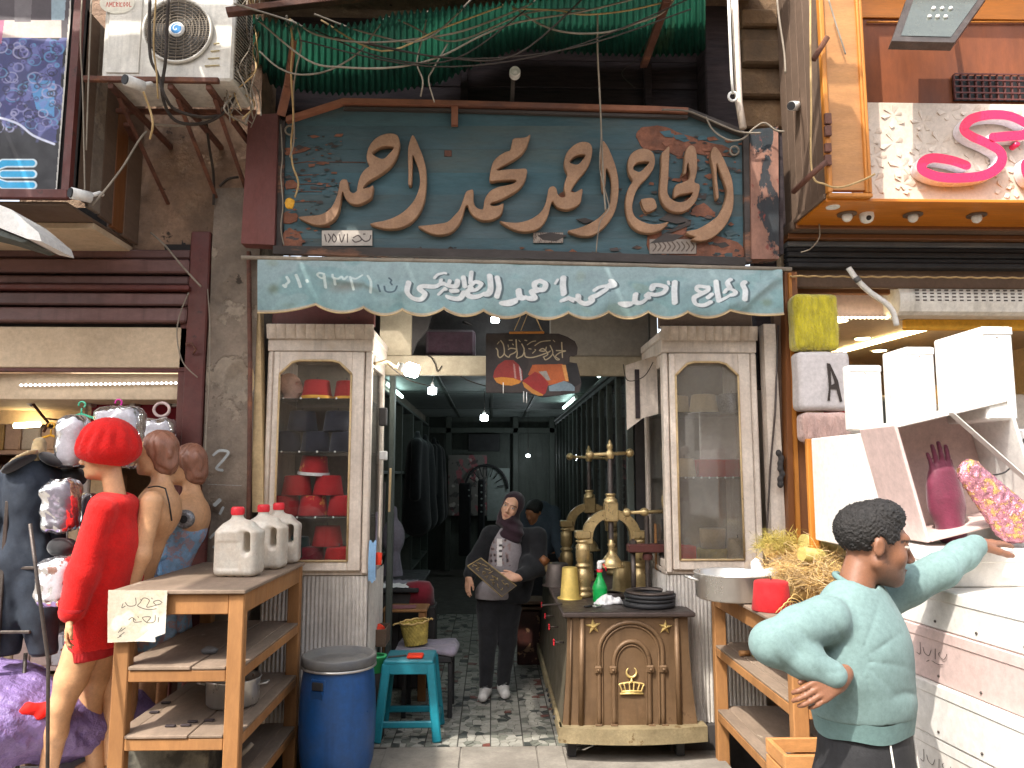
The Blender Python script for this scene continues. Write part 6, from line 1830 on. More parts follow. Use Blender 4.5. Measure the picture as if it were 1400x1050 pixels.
for P,wd in(([(175,345),(195,375),(200,440),(230,465),(280,410),(270,300),(235,245)],14),([(280,410),(300,440),(340,460),(360,430),(420,400),(440,360),(370,345),(335,360)],14),([(435,235),(440,330),(450,410),(440,460)],16),([(330,300),(335,330)],9),([(345,240),(385,240)],11),([(390,290),(400,300)],12),([(510,290),(540,360),(520,440),(450,475)],15),([(545,400),(560,455),(640,465),(740,440),(860,395),(880,380)],14),([(830,330),(810,380),(740,375),(790,350),(850,420),(790,460)],13),([(580,300),(640,260),(690,250)],10),([(680,310),(760,260),(880,245)],11),([(600,350),(630,355)],11),([(550,240),(575,245)],12),([(650,410),(690,370),(680,360)],10),([(880,310),(915,400),(880,460),(820,495),(800,470)],14),([(915,420),(960,490),(1000,490),(950,450),(1010,400),(1080,380),(960,375)],13),([(1030,270),(1035,370),(1040,465)],14),([(920,240),(940,260)],8),([(190,290),(215,260)],8),([(470,240),(490,260)],8)):
 cv.stroke(h1(P),wd/9.543,ink)
cv.poly(h1([(135,720),(150,640),(200,560),(290,500),(400,500),(470,560),(515,640),(520,760),(480,800),(380,830),(200,800)]),hx('8a2f28'))
cv.poly(h1([(145,735),(250,720),(400,735),(505,775),(470,805),(380,832),(260,825),(180,790)]),hx('c07c2e'))
cv.poly(h1([(395,540),(420,560),(440,740),(415,738)]),hx('a87870')).poly(h1([(470,570),(500,620),(515,760),(495,770)]),hx('b0a0a0'))
cv.poly(h1([(590,690),(650,560),(1040,550),(1110,770),(1060,780),(860,830)]),hx('a8562a')).poly(h1([(1030,560),(1080,560),(1125,775),(1080,775)]),hx('c88a4a'))
cv.poly(h1([(860,840),(1060,770),(1200,830),(1200,900),(870,905)]),hx('6f8088')).poly(h1([(730,650),(830,640),(885,760),(840,765)]),hx('8f8880'))
cv.poly(h1([(520,770),(680,650),(760,690),(860,800),(820,930),(770,970),(600,880)]),hx('8e2622')).poly(h1([(515,780),(560,800),(660,880),(790,950),(770,985),(640,930),(540,850)]),hx('b07434'))
cv.poly(h1([(1090,545),(1220,540),(1280,800),(1200,850),(1120,770)]),hx('1f1c1c'))
outl=h1([(40,160),(330,150),(990,160),(1100,200),(1200,260),(1235,340),(1225,430),(1180,450),(1150,440),(1130,470),(1130,530),(1225,545),(1250,640),(1285,800),(1260,920),(1000,960),(780,985),(700,960),(560,925),(40,925)])
tmp=Canvas(663,455,797,541,.4,(0,0,0));tmp.poly(outl,(1,1,1))
cv.t=tmp.t
cv.build('painted_face',M['painted'],lambda x,y:Uv(x,y,np.full_like(x,HY-.0165)),hs,cut=True)
MB().prism([(U(x,y,HY).x,U(x,y,HY).z) for x,y in outl],HY-.015,HY+.01).build('board',M['darkwood'],hs)
MB().bar(V(696,455,HY-.02),V(744,454.5,HY-.02),.014,.014).build('hanger_bar',M['oak'],hs)
for a,b in(((703,452),(712,432)),((712,452),(721,430)),((740,452),(733,432)),((742,453),(730,430))):
 MB().tube([V(*a,HY-.02),V(*b,HY-.05)],.0025,5).build('string',M['wire_tan'],hs)
for a in((716,540),(720,541),(688,528)):
 MB().tube([V(a[0],a[1]-5,HY-.02),V(a[0],a[1]+10,HY-.02)],.003,5).build('tassel',M['white'],hs)
 # COUNTER WITH PRESSES
CT=U(850,836,-.15).z
ct=thing('press_counter','bronze clad counter with arch relief, stars and crescent crown at the shop door','counter',(.85,.8,FZ))
cw0,cw1=U(776,930,-.15).x,U(940,930,-.15).x
CY0,CY1=-.15,2.0
kz0,kz1=U(860,1013,-.2).z,U(860,992,-.2).z
def front(u,v):
 z=kz1+(CT-.035-kz1)*v
 fl_=(1-v)**2*.035
 xx0,xx1=cw0-fl_,cw1+fl_+.01
 return(xx0+(xx1-xx0)*u,CY0-fl_*.8-.012*math.sin(PI*u),z)
MB().grid(front,20,20).build('front_sheet',M['bronze'],ct)
MB().grid(lambda u,v:(cw0-(1-v)**2*.035,CY1+(CY0-CY1)*u,kz1+(CT-.035-kz1)*v),20,10).build('side_sheet',M['bronze_side'],ct)
MB().grid(lambda u,v:(cw1+.01+(1-v)**2*.035,CY0+(CY1-CY0)*u,kz1+(CT-.035-kz1)*v),20,10).build('side_sheet',M['bronze_side'],ct)
def fy_(x,z):
 v=(z-kz1)/(CT-.035-kz1)
 return CY0-(1-v)**2*.035*.8-.012*math.sin(PI*(x-cw0)/(cw1-cw0))
MB().box(cw0-.03,cw1+.05,CY0-.035,CY1,CT-.03,CT,.008).build('top',M['benchtop_dark'] if 'benchtop_dark' in M else M['iron'],ct)
for i in range(4):
 MB().box(cw0-.025+i*.19,cw0-.025+i*.19+.185,CY0-.03,.5,CT+.0005,CT+.003,.001).build('top_board',M['iron'],ct)
def skirt(u,v):
 x=cw0-.06+(cw1-cw0+.15)*u
 return(x,CY0-.075-.05*math.sin(PI*u),kz0+(kz1-kz0)*v)
sk=MB().grid(skirt,24,2)
sk.grid(lambda u,v:(cw0-.06+(cw1-cw0+.15)*u,CY0-.075-.05*math.sin(PI*u)*(1-v)+.1*v,kz1),24,2)
sk.grid(lambda u,v:(cw0-.06+(cw1-cw0+.15)*u,CY0-.075-.05*math.sin(PI*u)*(1-v)+.1*v,kz0),24,2,True,True)
sk.build('skirt',M['brassdull2'] if 'brassdull2' in M else M['cream_bronze'],ct)
MB().box(cw0-.055,cw0-.035,CY0-.07,CY1,kz0,kz1,.004).build('side_skirt',M['cream_bronze'],ct)
for i in range(6):
 MB().ball((cw0-.056,.1+i*.12,(kz0+kz1)/2),.014,5).build('hole',M['black'],ct)
for x in(cw0+.02,cw1-.05):
 MB().box(x-.02,x+.03,CY0+.02,CY0+.08,FZ,kz0,.004).build('foot',M['black'],ct)
MB().box(cw0+.02,cw1-.04,.1,CY1-.1,FZ,kz0+.03,0).build('under',M['black'],ct)
def fr(px,py):
 p=U(px,py,CY0);p.y=fy_(p.x,p.z);return p
def relief(name,pts,r_,m_='bronze'):
 P=[fr(a,b)+Vector((0,-.003,0)) for a,b in pts]
 MB().tube(P,r_,8).build(name,M[m_],ct)
def archpts(x0,x1,ytop,ysp,yb):
 cx_=(x0+x1)/2;rx=(x1-x0)/2
 return[(x0,yb-(yb-ysp)*k/6) for k in range(6)]+[(cx_-rx*math.cos(PI*k/16),ysp-(ysp-ytop)*math.sin(PI*k/16)) for k in range(17)]+[(x1,ysp+(yb-ysp)*k/6) for k in range(1,7)]
relief('arch_moulding',archpts(818.5,905,850,890,992),.014)
relief('arch_moulding',archpts(823,900,855,893,992),.006)
relief('arch_moulding',archpts(838.5,887,876,905,992),.014)
relief('arch_moulding',archpts(842,883,881,908,992),.006)
relief('pilaster',[(795.5,845),(793.5,990)],.016)
relief('pilaster',[(924,845),(927,990)],.016)
relief('pilaster',[(781,842),(778,990)],.006)
for(px,py) in((817,914),(837,914),(905.5,913),(888,913)):
 p=fr(px,py)
 MB().box(p.x-.022,p.x+.022,p.y-.026,p.y,p.z-.022,p.z+.022,.008).ball(p+Vector((0,-.028,0)),.009,5).build('boss',M['bronze'],ct)
for(px,py) in((817,991),(838,991),(889,991),(907,991)):
 p=fr(px,py)
 MB().box(p.x-.024,p.x+.024,p.y-.03,p.y,p.z-.006,p.z+.006,.004).box(p.x-.02,p.x+.02,p.y-.026,p.y,p.z+.01,p.z+.02,.004).build('pilaster_base',M['bronze'],ct)
def star(px,py,r_,rot=0):
 p=fr(px,py)
 vs=[p+Vector((0,-.026,0))]
 for k in range(10):
  rr=r_ if k%2==0 else r_*.4
  a=PI/2+rot+k*PI/5
  vs.append(p+Vector((rr*math.cos(a),-.004,rr*math.sin(a))))
 vs2=[v+Vector((0,.006,0)) for v in vs[1:]]
 fs=[(0,1+(k+1)%10,1+k) for k in range(10)]+[(1+k,1+(k+1)%10,11+(k+1)%10,11+k) for k in range(10)]
 MB().add(vs+vs2,fs).build('star',M['gold'],ct)
star(811,856,.046,.1);star(909,857,.042,-.1)
c0=fr(862,917)
MB().tube([c0+Vector((.029*math.cos(a),-.012,.029*math.sin(a))) for a in[R(125)+R(290)*i/20 for i in range(21)]],.006,8,rs=[.0015+.006*math.sin(PI*i/20) for i in range(21)]).build('crescent',M['gold'],ct)
MB().tube([fr(862,925)+Vector((0,-.012,0)),fr(862,932)+Vector((0,-.012,0))],.004,6).build('crescent_stem',M['gold'],ct)
cr=MB()
for(a,b) in(((846,946),(878,946)),((848,943),(876,943))):
 cr.tube([fr(*a)+Vector((0,-.012,0)),fr((a[0]+b[0])/2,a[1]-1)+Vector((0,-.018,0)),fr(*b)+Vector((0,-.012,0))],.006,8)
for dx in(-16,-10,-3,3,10,16):
 cr.tube(catmull([fr(862,930)+Vector((0,-.014,0)),fr(862+dx*1.0,931+abs(dx)*.1)+Vector((0,-.016,0)),fr(862+dx*.95,936)+Vector((0,-.016,0)),fr(862+dx*.8,943)+Vector((0,-.014,0))],4),.0042,6)
cr.ball(fr(862,929)+Vector((0,-.016,0)),.009,6)
cr.build('crown_emblem',M['gold'],ct)
for i,(px,py) in enumerate(((745,827),(755,842),(764,857),(773,878))):
 p=U(px,py,1.1-i*.38);p.x=cw0-.05
 t=thing('red_tap',('red tap handle farthest along the counter side','second red tap handle along the counter side','third red tap handle along the counter side','red tap handle nearest the counter corner')[i],'tap',p)
 MB().tube([p+Vector((.04,0,0)),p+Vector((-.02,0,0))],.006,6).build('stem',M['iron'],t)
 for k in range(3):
  a=k*PI/3
  MB().bar(p+Vector((-.02,-.02*math.cos(a),-.02*math.sin(a))),p+Vector((-.02,.02*math.cos(a),.02*math.sin(a))),.01,.01).build('handle',M['redplastic'],t)
def baluster(c,h,r,m_,parent,n=20):
 """square headed turned column"""
 pr=[(1.25,0),(1.3,.03),(1.3,.06),(1.0,.075),(1.05,.1),(1.2,.12),(1.05,.14),(.95,.16),(1.12,.2),(1.18,.3),(1.1,.38),(.82,.42),(.8,.44),(1.05,.46),(1.05,.48),(.78,.5),(.78,.52),(.98,.55),(1.0,.7),(.98,.78),(.7,.8),(.7,.815),(.98,.83),(.98,.85),(.7,.865),(.72,.88)]
 MB().lathe([(.001,0)]+[(a*r,b*h) for a,b in pr]+[(.001,h*.88)],c,n).build('column',m_,parent)
 MB().box(c[0]-r*1.05,c[0]+r*1.05,c[1]-r*1.05,c[1]+r*1.05,c[2]+h*.881,c[2]+h,.006).build('column_head',m_,parent)
def bigpress(cx_,cy_,label,m_,m2,rot=0.15,hr=.145):
 t=thing('screw_press',label,'press',(cx_,cy_,CT))
 z0=CT+.003
 H=.43
 for sx in(-1,1):
  baluster((cx_+sx*.19,cy_,z0),H,.047,m_,t)
 yz=z0+H-.04
 L_=[]
 outer=[(cx_-.19+.05,yz-.035),(cx_-.19+.05,yz+.035)]
 ro,ri=.2,.125
 cz=yz+.0
 a_out=[(cx_+ro*math.cos(PI-PI*k/18)*.95,cz+ro*.85*math.sin(PI*k/18)) for k in range(19)]
 a_in=[(cx_+ri*math.cos(PI*k/18),cz+ri*.95*math.sin(PI*k/18)) for k in range(19)]
 poly=[(cx_-.142,yz-.04),(cx_-.142,yz+.035)]+a_out[3:16]+[(cx_+.142,yz+.035),(cx_+.142,yz-.04),(cx_+ri*.98,yz-.04)]+a_in[0:19]+[(cx_-ri*.98,yz-.04)]
 mb_=MB()
 pi_,po_=[],[]
 for k in range(25):
  a=PI-PI*k/24
  pi_.append((cx_+ri*math.cos(a),cz+ri*1.0*math.sin(a)))
  po_.append((cx_+ro*.97*math.cos(a),cz+ro*.9*math.sin(a)))
 vs,fs=[],[]
 for(a,b) in zip(pi_,po_):
  for yy in(cy_-.034,cy_+.034):
   vs+=[(a[0],yy,a[1]),(b[0],yy,b[1])]
 for k in range(24):
  o_=k*4;q=o_+4
  fs+=[(o_,o_+1,q+1,q),(o_+2,q+2,q+3,o_+3),(o_+1,o_+3,q+3,q+1),(o_,q,q+2,o_+2)]
 mb_.add(vs,fs)
 mb_.build('arch_yoke',m_,t)
 for sx in(-1,1):
  MB().box(cx_+sx*.127,cx_+sx*.2,cy_-.035,cy_+.035,yz-.045,yz+.001,.004).build('yoke_foot',m_,t)
 MB().box(cx_-.045,cx_+.045,cy_-.045,cy_+.045,cz+.1,cz+.225,.006).build('nut_block',m2,t)
 zt=cz+.225
 MB().lathe([(.045,0),(.045,.02),(.03,.03),(.03,.045),(.038,.05),(.03,.06)],(cx_,cy_,zt),20).build('collar',M['brass'],t)
 sc_=MB()
 zz0,zz1=cz-.02,zt+.32
 n_=46
 pr=[]
 for k in range(n_):
  z=zz0+(zz1-zz0-.1)*k/n_
  pr+=[(.0165,z),(.020,z+(zz1-zz0)/n_*.5)]
 sc_.lathe(pr+[(.016,zz1-.1),(.017,zz1)],(cx_,cy_,0),12).build('screw',M['iron'],t)
 zh=zz1
 c_,s_=math.cos(rot),math.sin(rot)
 hd_=MB().lathe([(.022,-.03),(.028,-.02),(.028,.01),(.014,.03),(.02,.04),(.022,.06),(.012,.075),(.01,.085),(.006,.095),(.001,.1)],(cx_,cy_,zh),16)
 hd_.build('finial',M['brass'],t)
 a,b=Vector((cx_-hr*c_,cy_-hr*s_,zh-.005)),Vector((cx_+hr*c_,cy_+hr*s_,zh+.01))
 MB().tube([a,b],.013,10).ball(a,.028,8).ball(b,.03,8).build('handle',M['brass'],t)
 zb=cz-.02
 MB().lathe([(.016,.02),(.018,-.02),(.03,-.03),(.018,-.05),(.02,-.08),(.045,-.11),(.065,-.14),(.07,-.165),(.085,-.17),(.085,-.18),(.001,-.18)],(cx_,cy_,zb),24).build('ram',m_,t)
 MB().lathe([(.001,0),(.1,0),(.1,.02),(.06,.022),(.06,.03)],(cx_,cy_,z0),24).build('bed',M['iron'],t)
 return t
PX_=U(835,700,.38).x
bigpress(PX_,.38,'front brass screw press with turned columns and cross handle',M['brass'],M['brass'],rot=.25)
bigpress(PX_-.0,1.5,'rear brass screw press partly hidden behind the front one',M['brassdull'],M['brassdull'],rot=2.8,hr=.16)
def mould(px,Y,rb,rt,h,m_,label,dz=0):
 p=U(px,800,Y);p.z=CT+.003+dz
 t=thing('hat_mould',label,'mould',p,'metal hat moulds on the counter')
 MB().lathe([(rb+.02,0),(rb+.02,.008),(rb,.01),(rt,h-.006),(rt-.006,h),(.001,h)],p,26).build('cone',m_,t)
 return t
mould(779,.32,.062,.05,.2,M['mouldy'] if 'mouldy' in M else M['brassdull'],'yellow and orange stained brass mould left of the front press column')
mould(851,.62,.07,.06,.2,M['brassdull'],'dull brass mould under the arch of the front press')
mould(905,.55,.07,.055,.2,M['brassdull'],'orange brass mould behind the iron press')
mould(762,.9,.09,.08,.16,M['iron'],'dark wide mould behind the yellow stained one')
mould(800,1.2,.07,.06,.2,M['brassdull'],'brass mould standing between the two big presses')
o=thing('handled_tool','brass ended tool with a brown wooden grip lying at the far side of the counter','tool',V(752,775,.9))
MB().tube([V(740,762,.9),V(748,770,.9)],.03,10,rs=[.026,.034]).build('grip',M['doorwood'],o)
MB().tube([V(749,771,.9),V(752,778,.9),V(757,786,.9)],.03,12,rs=[.03,.04,.03]).build('ferrule',M['brassdull'],o)
ip=thing('iron_press','small red brown iron press with a brass crank handle at the counter corner','press',(U(885,780,.2).x,.2,CT))
ix=U(885,750,.2).x;iz=CT+.003
pz=U(885,750,.2).z
MB().box(U(858,750,.2).x,U(912,750,.2).x,.15,.25,pz-.022,pz+.03,.006).build('cross_head',M['redox'],ip)
for px in(866,905):
 x=U(px,780,.2).x
 MB().tube([(x,.2,iz),(x,.2,pz-.02)],.016,10).build('post',M['iron'],ip)
 MB().lathe([(.024,0),(.024,.02),(.01,.022),(.01,.03)],(x,.2,pz+.03),6,smooth=False).build('nut',M['iron'],ip)
MB().tube([(U(905,730,.2).x,.2,pz+.05),(U(905,730,.2).x,.2,pz+.19)],.009,8).build('rod',M['iron'],ip)
pr=[]
zt_=U(883,705,.2).z
nn_=52
for k in range(nn_):
 z=iz+.02+(zt_-iz-.05)*k/nn_
 pr+=[(.014,z),(.019,z+(zt_-iz)/nn_*.45)]
MB().lathe(pr+[(.014,zt_)],(ix,.2,0),12).build('screw',M['iron'],ip)
MB().lathe([(.03,0),(.034,.02),(.03,.04)],(ix,.2,pz-.07),12).build('nut',M['redox'],ip)
hb_=MB().tube([V(857,701,.18),V(910,699,.2)],.012,10).ball(U(857,701,.18),.028,8).ball(U(881,700,.2),.03,8,(1.1,1,.9)).ball(U(909,699,.2),.016,8)
hb_.build('crank',M['brass'],ip)
a,b=U(908,697,.2),U(906,677,.2)
MB().tube([a,a.lerp(b,.3),a.lerp(b,.6),b],.01,10,rs=[.006,.013,.015,.005]).build('crank_knob',M['brass'],ip)
MB().box(U(895,705,.3).x,U(897,705,.3).x,.29,.33,iz,U(895,716,.3).z,.002).build('back_plate',M['ply'],ip)
rgp=thing('ring_stack','stack of black iron rings at the front corner of the counter','stack',(U(888,820,.02).x,.02,CT))
cx_=U(888,820,.02).x
for i,(r_,z,h_) in enumerate(((.155,.002,.03),(.15,.034,.022),(.155,.058,.02),(.145,.08,.014))):
 MB().lathe([(r_-.04,0),(r_,0),(r_+.004,h_*.5),(r_,h_),(r_-.04,h_),(r_-.04,0)],(cx_+random.uniform(-.006,.006),.02,CT+.003+z),36).build('ring',M['black'] if i!=3 else M['iron'],rgp)
MB().lathe([(.001,0),(.105,0),(.105,.03),(.001,.03)],(cx_,.02,CT+.004),30).build('core',M['iron'],rgp)
sb_=thing('spray_bottle','bright green spray bottle with white and red head on the counter','bottle',V(820,800,.18))
p=U(820,800,.18);p.z=CT+.003
MB().lathe([(.001,0),(.042,0),(.046,.01),(.046,.055),(.048,.075),(.046,.095),(.03,.13),(.017,.16),(.015,.185)],p,24).build('bottle',M['greenplastic'],sb_)
MB().lathe([(.018,.184),(.019,.2),(.015,.202)],p,16).build('collar',M['redplastic'],sb_)
MB().box(p.x-.016,p.x+.014,p.y-.014,p.y+.014,p.z+.202,p.z+.25,.006).tube([p+Vector((-.01,0,.245)),p+Vector((.035,0,.252))],.011,8).build('head',M['white'],sb_)
MB().tube([p+Vector((.022,0,.235)),p+Vector((.04,0,.21)),p+Vector((.042,0,.19))],.005,6).build('trigger',M['redplastic'],sb_)
p=U(833,802,.1)
s=SDF((p.x-.12,p.y-.09,CT-.01),(p.x+.12,p.y+.09,CT+.1),.005)
s.ell((p.x-.02,p.y,CT+.02),(.05,.045,.04)).ell((p.x+.04,p.y,CT+.012),(.05,.04,.03)).ell((p.x-.05,p.y-.01,CT+.008),(.05,.04,.014)).half((0,0,CT+.003),(0,0,-1))
s.disp(lambda x,y,z:.008*smooth_noise(x,y,z,4,90))
tag(s.build('crumpled_cloth',M['cloth_white']),'crumpled white cloth at the foot of the green spray bottle','cloth')
for i,(a,b,w_,m_) in enumerate((((799,826),(815,830),.02,'black'),((812,829),(826,827),.03,'alu'),((842,806),(858,804),.03,'black'),((740,800),(770,832),.012,'iron'))):
 A,B=U(*a,-.02),U(*b,-.02)
 Y_a={0:-.05,1:-.05,2:.12,3:-.0}[i]
 A=Vector((U(a[0],a[1],Y_a).x,Y_a,CT+.012));B=Vector((U(b[0],b[1],Y_a).x,Y_a+.05,CT+.012))
 o=MB().bar(A,B,w_,.01).build('hand_tool',M[m_])
 tag(o,('black handled tool lying at the counter front edge','bright flat metal tool at the counter front edge','black brush lying by the ring stack','long thin iron strip on the left edge of the counter')[i],'tool')
 # STOOL, SEAT, BASKET
sx0,sx1=U(513,1010,.16).x,U(600,1010,.16).x
scx=(U(520,930,.16).x+U(596,930,.16).x)/2
stz=U(560,906,.1).z
st=thing('plastic_stool','teal plastic stool with open arched sides at the shop threshold','stool',(scx,.3,FZ))
tw2,bw2,dp2=.155,.2,.15
cyy=.3
def slab(mb_,z,hw,hd,th,b=.012):mb_.box(scx-hw,scx+hw,cyy-hd,cyy+hd,z-th,z,b)
m_=MB();slab(m_,stz,tw2,.15,.025);m_.build('seat',M['tealplastic'],st)
for sx in(-1,1):
 for sy in(-1,1):
  a=Vector((scx+sx*(tw2-.02),cyy+sy*.13,stz-.02));b=Vector((scx+sx*(bw2-.015),cyy+sy*.17,FZ+.002))
  MB().bar(a,b,.055,.035,up=(0,1,0),bev=.008).build('leg',M['tealplastic'],st)
for sy in(-1,1):
 y=cyy+sy*.135
 MB().box(scx-tw2+.02,scx+tw2-.02,y-.012,y+.012,stz-.085,stz-.02,.005).build('apron',M['tealplastic'],st)
 y=cyy+sy*.16
 MB().box(scx-.17,scx+.17,y-.012,y+.012,FZ+.085,FZ+.125,.006).build('stretcher',M['tealplastic'],st)
for sx in(-1,1):
 x=scx+sx*(tw2-.012)
 MB().box(x-.01,x+.01,cyy-.12,cyy+.12,stz-.08,stz-.02,.004).build('apron',M['tealplastic'],st)
 x=scx+sx*.182
 MB().box(x-.01,x+.01,cyy-.14,cyy+.14,FZ+.085,FZ+.125,.004).build('stretcher',M['tealplastic'],st)
p=Vector((U(568,903,.25).x,.24,stz))
o=MB().box(p.x-.05,p.x+.05,p.y-.05,p.y+.05,stz+.001,stz+.018,.006).build('red_sponge',M['orange']);tag(o,'small orange red pad on the teal stool','pad')
o=MB().bar((p.x-.17,p.y-.02,stz+.006),(p.x-.06,p.y+.03,stz+.006),.014,.008).build('scissors',M['iron']);tag(o,'dark scissors lying on the teal stool','scissors')
ch=thing('low_seat','low black seat with a mauve grey folded cloth behind the teal stool','seat',(-.42,.75,FZ))
zc=U(575,893,.62).z
MB().box(-.62,-.26,.58,.95,zc-.06,zc-.01,.01).build('seat',M['black'],ch)
for x in(-.6,-.29):
 for y in(.6,.92):
  MB().box(x,x+.03,y,y+.03,FZ,zc-.06,.004).build('leg',M['black'],ch)
s=SDF((-.72,.5,zc-.06),(-.18,1.02,zc+.06),.009)
s.box((-.45,.76,zc+.012),(.2,.2,.022),.02).cone((-.26,.6,zc+.01),(-.25,.9,zc-.01),.03,.03,k=.03)
s.disp(lambda x,y,z:.012*smooth_noise(x,y,z,6,26))
tag(s.build('folded_cloth',M['cloth_grey']),'mauve grey folded cloth on the low seat behind the stool','cloth')
bk_=thing('palm_basket','small tilted woven palm basket on the mauve cloth','basket',(-.43,.7,zc+.04))
T=Matrix.Translation((U(569,880,.7).x,.7,zc+.045))@Matrix.Rotation(R(-6),4,'Y')
def bsk(u,v):
 a=2*PI*u
 r_=.075+.022*v
 w_=.0045*math.sin(u*2*PI*22+(PI if int(v*9)%2 else 0))
 return T@Vector(((r_+w_)*math.cos(a),(r_+w_)*math.sin(a),.15*v))
MB().grid(bsk,132,18).build('woven_side',M['basket'],bk_)
MB(T).disc((0,0,.003),.076,24).build('bottom',M['basket'],bk_)
MB(T).tube([(.099*math.cos(a),.099*math.sin(a),.15+.004*math.sin(9*a)) for a in[2*PI*i/30 for i in range(31)]],.007,6,cap=False).build('rim',M['straw'],bk_)
MB(T).tube([(-.1,0,.15),(-.135,.0,.148),(-.15,-.005,.14)],.006,6).tube([(.1,0,.15),(.12,.0,.158),(.13,-.005,.15)],.006,6).build('handle',M['straw'],bk_)
b0=U(493,880,.3);
z_a=U(510,882,.3).z
o=thing('open_box','small dark open box holding orange red felt beside the barrel','box',(-.78,.4,z_a-.03))
x0,x1_=U(495,880,.3).x,U(527,880,.3).x
z0,z1_=U(510,883,.3).z,U(510,861,.3).z
for a in((x0,x1_,.3,.31),(x0,x1_,.52,.53),(x0,x0+.01,.311,.519),(x1_-.01,x1_,.311,.519)):
 MB().box(a[0],a[1],a[2],a[3],z0,z1_,.002).build('side',M['oldboard'],o)
MB().box(x0,x1_,.3,.53,z0-.008,z0-.0005,.002).build('bottom',M['oldboard'],o)
MB().bar(((x0+x1_)/2,.42,FZ),((x0+x1_)/2,.42,z0-.009),.05,.05).build('stand',M['greenframe'],o)
s=SDF((x0,.3,z0),(x1_,.53,z1_+.06),.006)
s.ell(((x0+x1_)/2,.42,z1_-.03),(.055,.085,.05)).disp(lambda x,y,z:.01*smooth_noise(x,y,z,9,60))
tag(s.build('red_felt_scraps',M['orange']),'orange red felt scraps heaped in the small dark box','cloth')
gz=U(516,918,.22).z
o=MB().lathe([(.001,0),(.055,0),(.065,.09),(.068,.09),(.068,.1),(.05,.098)],(U(514,918,.22).x,.22,gz),20).build('green_tub',M['palegreen'])
tag(o,'pale green plastic tub between barrel and teal stool','tub')
ob=MB().box(U(514,918,.22).x-.06,U(514,918,.22).x+.05,.17,.29,FZ,gz-.001,.004).build('crate',M['dark'])
tag(ob,'dark crate under the green tub beside the barrel','crate')
wt=thing('wooden_side_table','small wooden side table with reddish papers inside the door','table',(-.6,1.2,FZ))
tz=U(560,833,1.0).z
MB().box(U(522,835,1.0).x,U(584,835,1.0).x,.98,1.25,tz-.02,tz,.004).build('top',M['bench'],wt)
MB().box(U(572,850,1.0).x,U(583,850,1.0).x,.99,1.03,FZ,tz-.021,.004).build('leg',M['bench'],wt)
MB().box(U(524,850,1.0).x,U(535,850,1.0).x,.99,1.03,FZ,tz-.021,.004).build('leg',M['bench'],wt)
o=MB().grid(lambda u,v:(U(530,830,1.0).x+.2*u,1.0+.16*v,tz+.004+.012*abs(noise.noise(Vector((u*5,v*5,3))))),12,8).build('red_papers',M['feltmaroon'])
tag(o,'crumpled dark red papers on the small wooden table','paper')
p=U(572,826,1.45)
o=MB().lathe([(.001,0),(.13,0),(.12,.12),(.09,.17),(.001,.18)],(p.x,1.45,p.z),20).build('leather_bag',M['feltmaroon'])
tag(o,'dark red leather bag on a stool behind the small wooden table','bag')
ob=MB().box(p.x-.14,p.x+.14,1.33,1.6,FZ,p.z-.002,.006).build('trunk',M['dark']);tag(ob,'black trunk under the dark red bag','trunk')
ps=thing('inlaid_stool','dark inlaid wooden stool standing by the counter behind the woman','stool',(.33,2.2,FZ))
z1_=U(725,822,2.0).z
MB().box(.2,.46,2.0,2.3,z1_-.03,z1_,.006).box(.22,.44,2.02,2.28,z1_-.08,z1_-.05,.006).build('top',M['oldboard'],ps)
MB().box(.23,.43,2.03,2.27,FZ,z1_-.085,.01).build('body',M['inlay'] if 'inlay' in M else M['doorwood'],ps)
# BARREL
bc=(U(462,960,-.36).x,-.36)
bt_=U(462,893,-.36).z
ba=thing('blue_barrel','big blue plastic barrel with a grey lid before the left showcase','barrel',(bc[0],bc[1],FZ))
H=bt_-FZ
prof=[(.001,0),(.165,0),(.175,.01),(.18,.03),(.196,.09),(.205,.2),(.208,.33),(.204,.45),(.196,.54),(.19,.58),(.192,.6),(.186,.62)]
s_=H/.66
MB().lathe([(r_,z*s_) for r_,z in prof],(*bc,FZ+.001),48).build('body',M['blue'],ba)
zl=FZ+.605*s_
MB().lathe([(.198,0),(.205,.005),(.205,.045),(.2,.052),(.188,.052),(.180,.022),(.13,.014),(.12,.022),(.001,.024)],(*bc,zl),48).build('lid',M['lidgrey'],ba)
MB().lathe([(.2,0),(.206,.004),(.206,.012),(.2,.014)],(*bc,zl-.014),48).build('clamp_ring',M['alu'],ba)
a=R(-112)
g_c=Vector((bc[0]+.193*math.cos(a),bc[1]+.193*math.sin(a),FZ+.5*s_))
Tg=Matrix.Translation(g_c)@Matrix.Rotation(a+PI/2,4,'Z')
MB(Tg).box(-.045,.045,-.004,.01,-.06,.06,.008).build('grip_rim',M['blue'],ba)
MB(Tg).box(-.034,.034,-.012,.0,.004,.046,.004).build('grip_recess',M['black'],ba)
MB(Tg).grid(lambda u,v:(-.034+.068*u,-.0075-.012*v,-.046+.048*v),4,4).build('grip_lip',M['blue'],ba)
